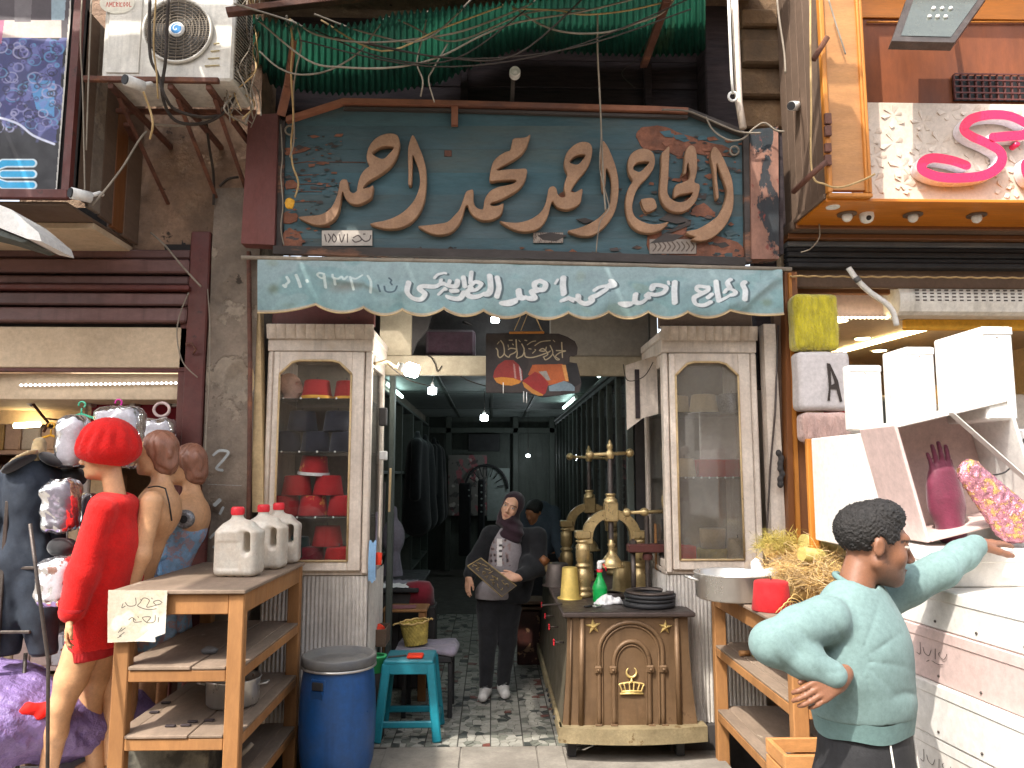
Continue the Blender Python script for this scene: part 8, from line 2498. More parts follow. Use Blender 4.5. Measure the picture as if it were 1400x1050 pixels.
 # the woman
WY=1.22
wom=thing('person','woman in a dark headscarf and black coat holding a metal plate inside the doorway','person',(U(680,900,WY).x,WY,FZ))
hc=U(699.5,693,WY)
WM=frame(hc,(-.28,-1,.02),(.40,0,1))
WK=.97
wl0,wl1=(U(625,820,WY).x-.1,WY-.55,FZ-.01),(U(750,820,WY).x+.1,WY+.4,1.7)
s=SDF(wl0,wl1,.006)
head(s,WM,WK,ears=False)
wsh=U(702,727,WY)
wR,wL=U(671,731,WY),U(735,733,WY)
s.cone(WM@Vector((0,-.03,-.07)),wsh,.045,.05,.02)
weR,wwR=U(650,768,WY+.0),U(641,789,WY-.12)
weL,wwL=U(737,775,WY-.05),U(706,790,WY-.26)
s.path([wR,weR,wwR],[.045,.035,.024],.02).path([wL,weL,wwL],[.045,.035,.023],.02)
whip=U(682,822,WY)
s.ell(wsh.lerp(whip,.35),(.14,.09,.2),None,.03).ell(whip,(.11,.07,.09),None,.04).cone(wsh.lerp(whip,.4),whip,.09,.09,.04)
MRw=handframe(wwR,(-.1,-.25,-1),(-.6,-.5,0))
hand(s,MRw,1 if MRw.col[0].y<0 else-1,(.3,.3,.35,.4),.88,(.4,.2))
MLw=handframe(wwL,(-1,-.25,.12),(.1,-1,.3))
hand(s,MLw,1 if MLw.col[0].z>0 else-1,(.35,.35,.35,.35),.88,(.5,.2))
fR,fL=U(664,936,WY-.12),U(688,932,WY-.05)
fR.z=fL.z=FZ+.09
kR,kL=U(667,878,WY-.06),U(694,876,WY-.02)
s.path([whip+Vector((-.075,0,-.02)),kR,fR],[.065,.045,.034],.03).path([whip+Vector((.075,0,-.02)),kL,fL],[.065,.045,.034],.03)
bm_=s.mesh('body',None)
wskin=mat('woman_skin',(1,1,1),.45,var=.04,attr='print',scale=30,sss=.08,bump=.1,bscale=170,bdist=.001)
bm_.materials.append(wskin)
bo=link_mesh('body',bm_,wom)
vcol(bo,lambda co:headcols(co,WM,WK,hx('d2a184'),hx('b0705c'),(.03,.018,.014)))
s=SDF(tuple(hc-Vector((.24,.2,.33))),tuple(hc+Vector((.24,.2,.16))),.006)
A=WM.to_3x3();P=lambda x,y,z:WM@Vector((x*WK,y*WK,z*WK))
s.ell(P(0,-.03,.028),(.088*WK,.102*WK,.1*WK),A).ell(P(0,.0,-.06),(.078*WK,.085*WK,.09*WK),A,.03)
s.cone(P(0,-.01,-.08),wsh+Vector((0,-.01,.0)),.068,.085,.03)
s.ell(wsh+Vector((-.02,-.07,-.02)),(.085,.04,.085),None,.03)
s.cone(P(0,.0,-.12),P(-.02,.02,-.12),.078,.075,.02)
s.disp(lambda x,y,z:.006*np.sin(z*90+x*30+3*smooth_noise(x,y,z,5,12))*np.clip((hc.z-.06-z)*12,0,1)+.003*smooth_noise(x,y,z,3,40))
s.ell(P(0,.11,-.022),(.055*WK,.075*WK,.077*WK),A,.006,True)
s.build('headscarf',M['scarf'],wom)
s=SDF((wl0[0],WY-.3,.75),(wl1[0],WY+.25,1.5),.008)
s.ell(wsh.lerp(whip,.35)+Vector((-.02,-.02,0)),(.135,.105,.23),None,.03).ell(whip+Vector((-.03,-.01,.04)),(.155,.125,.15),None,.05)
s.disp(lambda x,y,z:.005*smooth_noise(x,y,z,3,30))
s.half((0,0,U(670,820,WY-.1).z),(0,0,-1))
sho=s.build('shirt',M['shirt'],wom)
def shirtcol(co):
 c=np.ones((len(co),3))*np.array(hx('8d8587'))
 x,z=co[:,0],co[:,2]
 zt0,zb0_=U(680,735,WY).z,U(680,772,WY).z
 ax=(x-U(682,750,WY).x)
 m=(z<zt0)&(z>zb0_)&(np.abs(ax)<.085)
 n=smooth_noise(x,co[:,1],z,4,90)
 c[m&(n>.1)]=hx('8a7470');c[m&(n>.35)]=hx('3a3032')
 c[m&(np.abs(ax-.005)<.02)]=hx('cfc8c4')
 for k_ in range(3):c[(np.hypot(ax-.01,z-(zt0-.05-.04*k_))<.011)]=hx('2c2628')
 return c
vcol(sho,shirtcol)
s=SDF((wl0[0],WY-.45,FZ),(wl1[0],WY+.3,1.0),.009)
s.ell(whip+Vector((0,0,-.01)),(.15,.11,.1),None,.03)
s.path([whip+Vector((-.075,0,-.05)),kR,fR+Vector((0,0,.0))],[.1,.066,.05],.025).path([whip+Vector((.075,0,-.05)),kL,fL+Vector((0,0,.0))],[.1,.066,.05],.025)
s.disp(lambda x,y,z:.004*smooth_noise(x,y,z,6,28)).half((0,0,FZ+.06),(0,0,-1))
s.build('trousers',M['coat'],wom)
s=SDF(wl0,(wl1[0],wl1[1],1.5),.0085)
cb=whip+Vector((.03,.05,.02))
s.ell(wsh.lerp(whip,.35)+Vector((.0,.03,0)),(.18,.12,.26),None,.03).ell(whip+Vector((.02,.03,.03)),(.19,.14,.2),None,.06)
s.cone(wR,wL,.065,.065,.03)
s.path([wR,weR,wwR+(weR-wwR)*.2],[.07,.065,.052],.03).path([wL,weL,wwL+(weL-wwL)*.2],[.072,.066,.05],.03)
s.cone(U(722,770,WY-.08),U(712,812,WY-.02),.07,.08,.04)
s.disp(lambda x,y,z:.007*smooth_noise(x,y,z,7,24))
a,b=U(679,738,WY-.15),U(671,822,WY-.15)
s.path([a+Vector((.0,-.06,0)),b+Vector((-.0,-.08,0))],[.06,.10],.01,True,((0,1,0),2.2))
s.half((0,0,U(690,824,WY).z),(0,0,-1))
s.build('coat',M['coat'],wom)
for f_,d_ in((fR,Vector((-.15,-1,0))),(fL,Vector((.1,-1,0)))):
 d_=d_.normalized()
 s=SDF((f_.x-.12,f_.y-.26,FZ-.002),(f_.x+.12,f_.y+.12,FZ+.13),.006)
 s.cone(f_+Vector((0,0,-.045)),f_+d_*.13+Vector((0,0,-.058)),.042,.036,.02).cone(f_+Vector((0,.02,.0)),f_+Vector((0,0,-.05)),.04,.042,.02)
 s.half((0,0,FZ+.004),(0,0,-1)).half((0,0,FZ+.105),(0,0,1))
 sh2=s.build('shoe',M['shoe'],wom)
 MB().tube([f_+d_*.03+Vector((-.02,0,.01)),f_+d_*.05+Vector((.02,0,.0)),f_+d_*.07+Vector((-.015,0,-.008))],.004,5).build('lace',M['lidgrey'],sh2)
A_,B_,C_,D_=U(639,774,WY-.36),U(657.5,763,WY-.34),U(706,801,WY-.34),U(686,816,WY-.36)
pl=MB();n_=(B_-A_).cross(D_-A_).normalized()
if n_.y>0:n_=-n_
pl_=thing('engraved_plate','rectangular engraved metal plate in the hand of the woman','plate',A_)
q=[A_,B_,C_,D_]
pl.add(q+[p-n_*.006 for p in q],[(0,1,2,3),(7,6,5,4),(0,4,5,1),(1,5,6,2),(2,6,7,3),(3,7,4,0)]).build('sheet',M['signtrim'],pl_)
MB().tube([p+n_*.003 for p in q+[A_]],.005,6,cap=False).build('rim',M['brassdull'],pl_)
r0=random.Random(4);rl_=MB()
for i in range(16):
 u,v=(i%8+.8)/9,.35+.32*(i//8)
 c=A_.lerp(D_,u).lerp(B_.lerp(C_,u),v)+n_*.003
 e1,e2=(D_-A_).normalized(),(B_-A_).normalized()
 rl_.tube([c+e1*r0.uniform(-.02,.02)+e2*r0.uniform(-.02,.02) for _ in range(4)],.0035,5)
tag(rl_.build('engraving',M['brassdull'],pl_),kind='stuff')
p2=thing('person','person in a grey blue shirt bending deep inside the shop, half hidden behind the woman','person',(U(735,800,2.6).x,2.7,FZ))
s=SDF((.1,2.2,FZ),(.9,3.2,1.75),.012)
a,b=Vector((.48,2.75,1.38)),Vector((.5,2.8,.95))
PM=frame(U(730,700,2.7),(-.6,-.6,-.3))
head(s,PM,.95)
s.cone(PM@Vector((0,-.03,-.06)),a+Vector((-.03,0,.05)),.05,.06,.02).ell(a.lerp(b,.4),(.15,.11,.26),None,.03).cone(a+Vector((.13,0,0)),Vector((.62,2.6,1.12)),.05,.04).cone(Vector((.62,2.6,1.12)),Vector((.66,2.5,.95)),.038,.028)
for sx in(-.08,.08):s.path([b+Vector((sx,0,0)),Vector((b.x+sx,2.8,.5)),Vector((b.x+sx,2.85,FZ+.05))],[.09,.06,.045],.03)
s.build('body',M['skin_man'],p2)
s=SDF(tuple(PM.translation-Vector((.15,.15,.15))),tuple(PM.translation+Vector((.15,.15,.17))),.01)
s.ell(PM@Vector((0,-.02,.035)),(.08,.1,.085),PM.to_3x3()).box(PM@Vector((0,.12,-.03)),(.12,.06,.08),.02,PM.to_3x3(),0,True)
s.build('hair',M['hair'],p2)
s=SDF((.1,2.2,.8),(.95,3.2,1.6),.012)
s.ell(a.lerp(b,.4),(.18,.13,.28),None,.03).cone(a+Vector((.13,0,0)),Vector((.62,2.6,1.12)),.065,.055).cone(Vector((.62,2.6,1.12)),Vector((.65,2.53,.99)),.052,.042).cone(a+Vector((-.13,0,0)),a+Vector((-.16,-.05,-.3)),.065,.05)
s.disp(lambda x,y,z:.006*smooth_noise(x,y,z,7,24))
s.build('shirt',mat('grey_blue_shirt',hx('3c4650'),.9,var=.15,bump=.3),p2)
s=SDF((.2,2.4,FZ),(.8,3.1,1.0),.014)
for sx in(-.08,.08):s.path([b+Vector((sx,0,0)),Vector((b.x+sx,2.8,.5)),Vector((b.x+sx,2.85,FZ+.05))],[.11,.08,.065],.03)
s.build('trousers',M['coat'],p2)
# mannequin in red
RY=-.9
rm_=thing('mannequin','tan mannequin in a fluffy red sweater dress and red beret beside the left bench','mannequin',(U(120,1000,RY).x,RY,0))
s=SDF((-2.55,-1.35,.28),(-1.5,-.5,2.15),.0075)
RM=frame(U(146,622,RY),(-1,-.25,-.02))
head(s,RM,1.05,ears=False)
rs_=U(158,682,RY)
s.cone(RM@Vector((0,-.02,-.06)),rs_,.045,.05,.02)
rp_=U(132,880,RY)
s.ell(rs_.lerp(rp_,.3),(.09,.13,.2),None,.04).cone(rs_.lerp(rp_,.4),rp_+Vector((0,0,.05)),.08,.085,.05).ell(rp_+Vector((0,0,.08)),(.09,.11,.1),None,.05)
shr=U(138,700,RY-.15);el_=U(112,785,RY-.2);wr_=U(97,842,RY-.22)
s.path([shr,el_,wr_],[.04,.032,.023],.02)
MH=handframe(wr_,(-.08,-.1,-1),(-.9,-.3,0))
hand(s,MH,1 if MH.col[0].y<0 else-1,(.4,.4,.45,.5),.9,(.3,.2))
k1,a1=U(84,965,RY-.08),U(66,1055,RY-.04);
k2,a2=U(124,962,RY+.12),U(132,1055,RY+.14)
for h_,k_,a_ in((U(112,890,RY-.06),k1,a1),(U(135,890,RY+.1),k2,a2)):
 s.path([h_,h_.lerp(k_,.5),k_,k_.lerp(a_,.4),a_],[.083,.072,.052,.05,.04],.02)
base_z=.30
s.build('body',M['skin_doll'],rm_)
s=SDF((-2.65,-1.35,.0),(-1.6,-.5,.75),.009)
for a_ in(a1,a2):
 s.path([a_+Vector((0,0,.03)),Vector((a_.x-.01,a_.y,.34)),Vector((a_.x-.08,a_.y-.02,.3))],[.04,.03,.03],.02)
s.build('lower_leg',M['skin_doll'],rm_)
MB().box(-2.5,-1.84,-1.25,-.6,0,.27,.01).build('stand',M['card'],rm_)
def fluffy(s_,amp=.006):
 s_.disp(lambda x,y,z:.0022*np.sin(x*260)*np.sin(y*250)*np.sin(z*270+2*smooth_noise(x,y,z,3,40))+.009*smooth_noise(x,y,z,5,16))
s=SDF((-2.55,-1.35,.8),(-1.5,-.5,1.9),.0075)
s.ell(rs_.lerp(rp_,.28)+Vector((.0,0,0)),(.125,.17,.22),None,.04).cone(rs_.lerp(rp_,.35),rp_+Vector((0,0,.03)),.128,.122,.05,sc=((0,1,0),1.3))
s.ell(rs_+Vector((.0,0,-.03)),(.1,.15,.07),None,.04)
s.path([shr,el_,wr_+Vector((0,0,.02))],[.066,.064,.055],.03)
s.path([U(178,705,RY+.12),U(180,790,RY+.14)],[.06,.05],.03)
fluffy(s)
s.cone(RM@Vector((0,-.02,-.06)),rs_+Vector((0,0,.05)),.055,.06,.01,True)
s.half(rp_+Vector((0,0,-.02)),(.12,0,-1))
s.box((LB['x0']+.47,-.5,.6),(.5,.78,.645),.01,None,0,True)
s.build('sweater_dress',M['fluff'],rm_)
s=SDF((-2.4,-1.35,.7),(-1.5,-.5,1.15),.008)
s.cone(rp_+Vector((-.006,0,-.045)),rp_+Vector((0,0,.02)),.112,.120,.0,sc=((0,1,0),1.3))
s.disp(lambda x,y,z:.002*np.sin(np.arctan2(y-rp_.y,x-rp_.x)*60)).half(rp_+Vector((0,0,-.06)),(.12,0,-1)).half(rp_+Vector((0,0,.0)),(0,0,1))
s.build('hem_band',M['fluffband'],rm_)
MB().tube([wr_+Vector((0,0,-.005)),wr_+Vector((.005,0,.035))],.05,20,cap=True,rs=[.045,.056]).build('cuff_band',M['fluffband'],rm_)
s=SDF(tuple(U(148,606,RY)-Vector((.24,.24,.22))),tuple(U(148,606,RY)+Vector((.24,.24,.2))),.0055)
hcx=U(149,604,RY)
s.ell(hcx+Vector((0,0,.0)),(.137,.135,.122),None,.02).ell(hcx+Vector((.0,0,-.045)),(.143,.14,.075),None,.05)
s.disp(lambda x,y,z:.005*np.sin(np.arctan2(y-hcx.y,x-hcx.x)*13+2*smooth_noise(x,y,z,6,14))*np.clip((z-hcx.z+.09)*10,0,1)*np.clip((hcx.z+.09-z)*12,0,1)+.0025*np.sin(x*260)*np.sin(y*250)*np.sin(z*270))
s.half(hcx+Vector((0,0,-.112)),(-.15,0,-1))
s.ell(RM@Vector((0,.08,-.07)),(.1,.08,.07),None,.01,True)
s.build('beret',M['fluff'],rm_)
fz_=MB();r0=random.Random(5)
for src in('beret','sweater_dress'):
 ob_=[o for o in rm_.children if o.name.startswith(src)] or[o for o in COL.objects if o.parent is rm_ and o.name.startswith(src)]
 me=ob_[0].data;w0=wpos(ob_[0])
 for i in r0.sample(range(len(me.vertices)),min(14000,len(me.vertices))):
  v=me.vertices[i];c=v.co+w0;d_=(v.normal+Vector((r0.gauss(0,.6),r0.gauss(0,.6),r0.gauss(0,.6)))).normalized()*r0.uniform(.005,.013)
  s_=d_.orthogonal().normalized()*.0007
  fz_.add([c-s_,c+s_,c+d_],[(0,1,2)])
tag(fz_.build('knit_fuzz',M['fluff'],rm_),kind='stuff')
def dollhair(c,k,m_,parent,face):
 s=SDF(tuple(c-Vector((.16,.16,.22))),tuple(c+Vector((.16,.16,.16))),.006)
 f=Vector(face).normalized()
 s.ell(c+Vector((0,0,.028))-f*.01,(.092*k,.088*k,.09*k)).ell(c-f*.04+Vector((0,0,-.05)),(.066*k,.07*k,.08*k),None,.03)
 s.disp(lambda x,y,z:.0028*np.sin((x-y)*190+5*smooth_noise(x,y,z,4,28))+.004*smooth_noise(x,y,z,8,60))
 s.ell(c+f*.085+Vector((0,0,-.035)),(.07,.085,.085),None,.01,True)
 return s.build('moulded_hair',m_,parent)
def carve(s):s.box((LB['x0']+.47,-.5,.6),(.5,.78,.645),.01,None,0,True)
def doll(name,label,hpx,hpy,Y,k,hips,side_px):
 t=thing(name,label,'mannequin',(hips[0],Y,0))
 hcn=U(hpx,hpy,Y)
 s=SDF((hips[0]-.3,Y-.35,.28),(hcn.x+.25,Y+.35,hcn.z+.16),.0075)
 fm=frame(hcn+Vector((-.015,0,-.01)),(-1,-.22,-.05))
 head(s,fm,.95*k,ears=False)
 sh=hcn+Vector((.03,0,-.235*k))
 hp=Vector((hips[0],Y,hips[1]))
 s.cone(fm@Vector((0,-.02,-.06)),sh+Vector((0,0,.06)),.042,.05,.02)
 s.ell(sh+Vector((-.01,0,-.07)),(.105,.165,.14),None,.04)
 for sy in(-.07,.07):s.ell(sh+Vector((-.10,sy,-.13)),(.05,.055,.055),None,.03)
 s.cone(sh+Vector((-.03,0,-.15)),hp+Vector((0,0,.08)),.085,.1,.04).ell(hp,(.11,.15,.12),None,.04)
 carve(s)
 for sy in(-.08,.08):s.path([hp+Vector((-.10,sy,-.03)),Vector((hp.x-.01,Y+sy,.72)),Vector((hp.x,Y+sy,.34))],[.085,.052,.035],.03)
 return t,s,fm,sh,hp,hcn
t,s,fm,sh,hp,hcn=doll('mannequin','tan mannequin with moulded brown hair and black straps behind the red one',216,618,-.66,1.0,(-1.88,1.08),0)
s.path([sh+Vector((.02,-.16,-.02)),sh+Vector((.0,-.2,-.28)),sh+Vector((-.06,-.2,-.50))],[.055,.043,.034],.03)
carve(s)
s.build('body',M['skin_doll'],t)
dollhair(hcn,1.0,M['hairdoll'],t,(-1,-.2,0))
for a,b in(((sh+Vector((.06,-.1,.045))),(sh+Vector((.085,-.06,-.12)))),((sh+Vector((-.02,-.12,.05))),(sh+Vector((.06,-.1,.045))))):
 MB().tube(catmull([a,a.lerp(b,.5)+Vector((.012,-.025,.01)),b],5),.004,6).build('strap',M['black'],t)
o=SDF(tuple(sh+Vector((-.25,-.25,-.3))),tuple(sh+Vector((.2,.25,.0))),.008)
o.ell(sh+Vector((-.10,-.07,-.13)),(.056,.06,.06)).ell(sh+Vector((-.10,.07,-.13)),(.056,.06,.06)).build('bra',M['lace'],t)
MB().box(-2.2,-1.83,-.85,-.5,0,.31,.01).build('stand',M['card'],t)
t,s,fm,sh,hp,hcn=doll('mannequin','armless mannequin in a light blue lace nightdress nearest the plaster pier',258,634,-.3,1.0,(-1.87,1.05),0)
s.build('body',M['skin_doll'],t)
dollhair(hcn,1.0,M['hairdoll'],t,(-1,-.2,0))
s=SDF((-2.3,-.65,.7),(-1.55,.05,sh.z+.02),.009)
s.ell(sh+Vector((-.02,0,-.1)),(.1,.16,.13),None,.04)
for sy in(-.07,.07):s.ell(sh+Vector((-.105,sy,-.13)),(.053,.058,.06),None,.03)
s.cone(sh+Vector((-.03,0,-.16)),hp+Vector((0,0,.1)),.1,.12,.05).cone(hp+Vector((0,0,.08)),hp+Vector((-.02,0,-.25)),.15,.2,.04)
s.disp(lambda x,y,z:.009*np.sin(np.arctan2(y+.3,x+1.95)*16)*np.clip((sh.z-.28-z)*8,0,1))
s.half((0,0,sh.z-.02),(0,0,1)).half((0,0,.8),(0,0,-1))
carve(s)
s.build('nightdress',M['lace'],t)
ssk=sh+Vector((.03,-.155,-.07))
MB().lathe([(.05,0),(.052,-.02),(.03,-.03),(.001,-.028)],ssk,20,'y').build('arm_socket',M['silverprint'],t)
MB().lathe([(.022,-.035),(.001,-.036)],ssk,16,'y').build('socket_hole',M['black'],t)
bwp=sh+Vector((-.11,-.14,-.30))
for a,b in(((-.05,-.0,.03),(0,0,0)),((.04,0,.03),(0,0,0)),((-.03,-.01,-.09),(0,0,0)),((.03,-.01,-.1),(0,0,0))):
 MB().tube([bwp+Vector(b),bwp+(Vector(a)+Vector(b))*.6+Vector((0,-.02,0)),bwp+Vector(a)],.008,6,rs=[.006,.014,.008]).build('ribbon',M['satin'],t)
MB().box(-2.15,-1.82,-.48,-.12,0,.3,.01).build('stand',M['card'],t)
# clothes on display at the far left
jy=-.86
jb=thing('display_suit','charcoal denim jumpsuit with black velvet collar on a bust at the left edge','garment',(U(35,900,jy).x,jy,0))
s=SDF((U(-70,600,jy).x,jy-.3,.5),(U(100,600,jy).x,jy+.3,2.05),.009)
nk_=U(50,618,jy)
s.ell(U(42,668,jy),(.13,.11,.18),None,.03).ell(U(32,760,jy),(.135,.11,.16),None,.04).cone(U(38,690,jy),U(35,720,jy),.092,.095,.04)
s.path([U(8,655,jy-.02),U(-4,720,jy-.02),U(-14,800,jy)],[.05,.045,.04],.01)
s.path([U(74,650,jy+.05),U(80,700,jy+.08),U(76,770,jy+.08)],[.045,.04,.035],.01)
s.path([U(14,770,jy),U(12,840,jy),U(8,888,jy)],[.10,.085,.066],.02).path([U(46,770,jy),U(54,840,jy),U(60,888,jy)],[.095,.085,.066],.02)
s.disp(lambda x,y,z:.007*smooth_noise(x,y,z*.6,4,26)+.004*smooth_noise(x,y,z,8,60))
s.half(U(30,893,jy),(0,0,-1))
s.build('jumpsuit',M['denim'],jb)
for a,b in(((4,880),(12,892)),((56,880),(64,892))):
 MB().tube([U(a[0]+5,a[1]+3,jy),U(b[0]-3,b[1]+3,jy)],.056,18).build('cuff',M['collar'],jb)
s=SDF(tuple(nk_-Vector((.26,.2,.12))),tuple(nk_+Vector((.2,.2,.12))),.007)
s.ell(U(26,634,jy-.09),(.085,.075,.022),Matrix.Rotation(R(-32),3,'Y'),.012).ell(U(70,628,jy-.02),(.055,.08,.022),Matrix.Rotation(R(38),3,'Y'),.012)
s.half(U(30,628,jy-.25),(0,-1,0))
s.build('collar',M['collar'],jb)
s=SDF(tuple(nk_-Vector((.2,.2,.12))),tuple(nk_+Vector((.2,.2,.16))),.007)
s.ell(U(32,626,jy-.09),(.075,.06,.016),Matrix.Rotation(R(-32),3,'Y'),.01).cone(U(50,640,jy-.03),U(54,606,jy),.042,.03,.02)
s.disp(lambda x,y,z:.004*smooth_noise(x,y,z,8,100))
s.build('scarf_neck',M['felttan'],jb)
MB().tube([U(35,893,jy),Vector((U(35,893,jy).x,jy,.02))],.009,10).build('stand_pole',M['iron'],jb)
MB().lathe([(.001,0),(.15,0),(.15,.012),(.02,.02)],(U(35,893,jy).x,jy,0),24).build('stand_foot',M['iron'],jb)
o=MB().tube([V(41,716,-1.5),V(52,800,-1.5),V(66,905,-1.5),(U(66,905,-1.5).x+.06,-1.5,.01)],.0075,10)
tag(o.build('metal_pole',M['iron']),'slim tan metal pole slanting in front of the denim jumpsuit','pole')
def pack(px0,py0,px1,py1,Y,m_,label,film=True,dep=.08,name='clothes_pack',cat='package',hang=None):
 a,b=U(px0,py1,Y),U(px1,py0,Y)
 c=(a+b)/2;c.y=Y
 t=thing(name,label,cat,(c.x,Y,a.z))
 s=SDF((a.x-.04,Y-dep-.04,a.z-.04),(b.x+.04,Y+dep+.04,b.z+.04),.0075)
 s.box(c,((b.x-a.x)/2*.93,dep*.85,(b.z-a.z)/2*.93),.05)
 s.disp(lambda x,y,z:.01*smooth_noise(x,y,z,int(px0),26))
 s.build('folded_clothes',m_,t)
 if film:
  s=SDF((a.x-.05,Y-dep-.05,a.z-.05),(b.x+.05,Y+dep+.05,b.z+.05),.0075)
  s.box(c,((b.x-a.x)/2,dep,(b.z-a.z)/2),.05)
  s.disp(lambda x,y,z:.012*smooth_noise(x,y,z,int(py0),40)+.006*smooth_noise(x,y,z,int(py0)+3,95))
  s.build('plastic_film',M['film'],t)
 return t
M['film']=glass('clear_film',amt=.05,film=(.8,.8,.85),refl=1.3,rough=.2)
pack(58,655,108,728,-.95,M['packdark'],'dark mauve clothes in crinkled clear film beside the denim jumpsuit')
pack(78,568,122,640,-.8,M['packlight'],'pale clothes in a clear bag hanging left of the red beret')
pack(112,672,132,730,-.6,M['packdark'],'narrow dark pack squeezed between the jumpsuit pack and the red dress')
pack(66,640,118,668,-.75,M['black'],'black folded pack above the mauve pack',film=False)
pack(52,762,104,828,-1.05,M['packlight'],'white printed shirt in clear film with a dark border')
pack(66,735,106,762,-.95,M['collar'],'black beret shaped pack with a grey wavy stripe',film=False)
pack(128,556,196,640,-.55,M['bagfill'] if 'bagfill' in M else M['packlight'],'pale clothes in a clear bag behind the red beret')
bg_=pack(194,572,240,640,-.2,M['packlight'],'striped plastic carrier bag hanging on the red board',name='carrier_bag',cat='bag')
c0=U(221,560,-.2)
MB().tube([c0+Vector((.045*math.cos(a),0,.04*math.sin(a))) for a in[2*PI*i/20 for i in range(21)]],.009,8,cap=False).build('bag_handle',M['cardpink'],bg_)
pack(90,850,112,905,-.8,M['redcloth'],'small red pack standing by the pole at the left')
for(px,py,m_,lb_) in((162,553,'pinkp','bright pink plastic hanger hook above the pale bag'),(112,556,'mintp','mint green plastic hanger hook above the left bag'),(70,585,'goldband','yellow plastic hanger above the jumpsuit collar')):
 c=U(px,py,-.5)
 o=MB().tube([c+Vector((.018*math.cos(a),0,.018*math.sin(a)+.01)) for a in[R(200)-R(250)*i/14 for i in range(15)]],.005,8).tube([c+Vector((.0,0,-.008)),c+Vector((0,0,-.04))],.005,6)
 o.bar(c+Vector((-.09,0,-.07)),c+Vector((0,0,-.04)),.012).bar(c+Vector((.09,0,-.07)),c+Vector((0,0,-.04)),.012)
 tag(o.build('hanger',M[m_]),lb_,'hanger')
cr2=MB().bar((-2.9,-.95,.05),(-2.9,-.95,1.62),.02).bar((-2.35,-.95,.05),(-2.35,-.95,1.62),.02).bar((-2.9,-.95,1.3),(-2.2,-.95,1.3),.015).bar((-2.9,-.95,1.0),(-2.2,-.95,1.0),.015)
tag(cr2.build('display_rack',M['iron']),'thin iron display rack holding the clothes packs at the left','rack')
def bundle(pts,label,m_,seed):
 P_=[(U(a,b,y),r_) for a,b,y,r_ in pts]
 lo=[min(p[i]-r_ for p,r_ in P_)-.05 for i in range(3)];hi=[max(p[i]+r_ for p,r_ in P_)+.05 for i in range(3)]
 s=SDF((lo[0],lo[1],0),hi,.011)
 for p,r_ in P_:s.ell(p,(r_*1.2,r_,r_*.8),None,.06)
 s.disp(lambda x,y,z:.045*np.abs(smooth_noise(x,y,z,seed,9))+.035*np.abs(smooth_noise(x,y,z,seed+3,19))+.016*np.abs(smooth_noise(x,y,z,seed+5,42))+.005*smooth_noise(x,y,z,seed+6,60))
 s.half((0,0,.024),(0,0,-1))
 return tag(s.build('plastic_bundle',m_),label,'bundle')
bundle([(-10,985,-.9,.26),(45,990,-.85,.22),(10,950,-.8,.2),(90,1000,-.75,.2),(-60,1000,-1.0,.3)],'large crumpled lilac plastic bundle on the ground at the left edge',M['lilac'],4)
bundle([(20,928,-.55,.14),(60,948,-.6,.12),(-10,935,-.55,.16)],'smaller lilac plastic bundle behind, against the shop floor',M['lilac'],14)
bundle([(120,985,-.55,.16),(175,975,-.5,.15),(205,985,-.45,.12),(150,960,-.5,.12)],'purple plastic bundle seen between the mannequin legs and the bench',M['lilac'],24)
bundle([(50,968,-1.0,.06),(34,974,-1.02,.05),(70,966,-.96,.045),(86,958,-.94,.03)],'patch of red cloth showing between the lilac bundles',M['redcloth'],34)
o=MB().box(U(-60,910,-.2).x,U(60,910,-.2).x,-.3,.3,.02,.5,.01).build('green_crate',M['yellowish'] if 'yellowish' in M else M['oldboard'])
tag(o,'dull box behind the purple bundles under the denim jumpsuit','box')
# WHITE BOXES ON THE RIGHT
Rb=5.0
hz_=ML.translation.z-.026
bz=[.02,.17,.32,.47,.62,.77,.935,1.10,1.265,1.39,hz_]
def cardbox(x0,x1,y0,y1,z0,z1,m_,label,group=None,rot=0,scr=None,lid=True,studs=False,name='cardboard_box'):
 c=Vector((x0,y0,z0))
 T=Matrix.Translation((x0,(y0+y1)/2,z0))@Matrix.Rotation(R(rot),4,'Z')@Matrix.Translation((-x0,-(y0+y1)/2,-z0))
 t=thing(name,label,'box',((x0+x1)/2,(y0+y1)/2,z0),group)
 MB(T).box(x0,x1,y0,y1,z0+.001,z1-.0015,.005).build('carton',m_,t)
 if lid:MB(T).box(x0-.003,x1+.002,y0-.003,y1+.003,z1-.035,z1,.003).build('lid',m_,t)
 if studs:
  for k in range(5):
   yy=y0+.05+k*(y1-y0-.1)/4
   MB(T).ball((x0-.001,yy,z0+.025),.0045,4).build('rivet',M['iron'],t)
 if scr:
  x_,strokes,colr=scr
  n=0
  for st in strokes:
   P_=[T@Vector((x0-.0042,y0+(y1-y0)*(.32+.4*a),z0+(z1-z0)*(.25+.5*b))) for a,b in st]
   MB().tube(catmull(P_,4),.0011,4).build('pen_mark',M[colr],t)
 return t
sq=[[(.30,.75),(.32,.6),(.36,.5),(.42,.62),(.40,.72)],[(.46,.8),(.47,.4)],[(.52,.7),(.56,.45),(.62,.5),(.64,.7)],[(.68,.85),(.69,.4),(.74,.42)],[(.36,.3),(.44,.25),(.52,.3)],[(.56,.28),(.6,.2)]]
sq2=[[(.45,.6),(.5,.45),(.56,.6),(.6,.5)],[(.62,.7),(.64,.45)],[(.4,.5),(.38,.35),(.46,.3)]]
SG='white cartons stacked under the man\'s hand'
SX=1.385
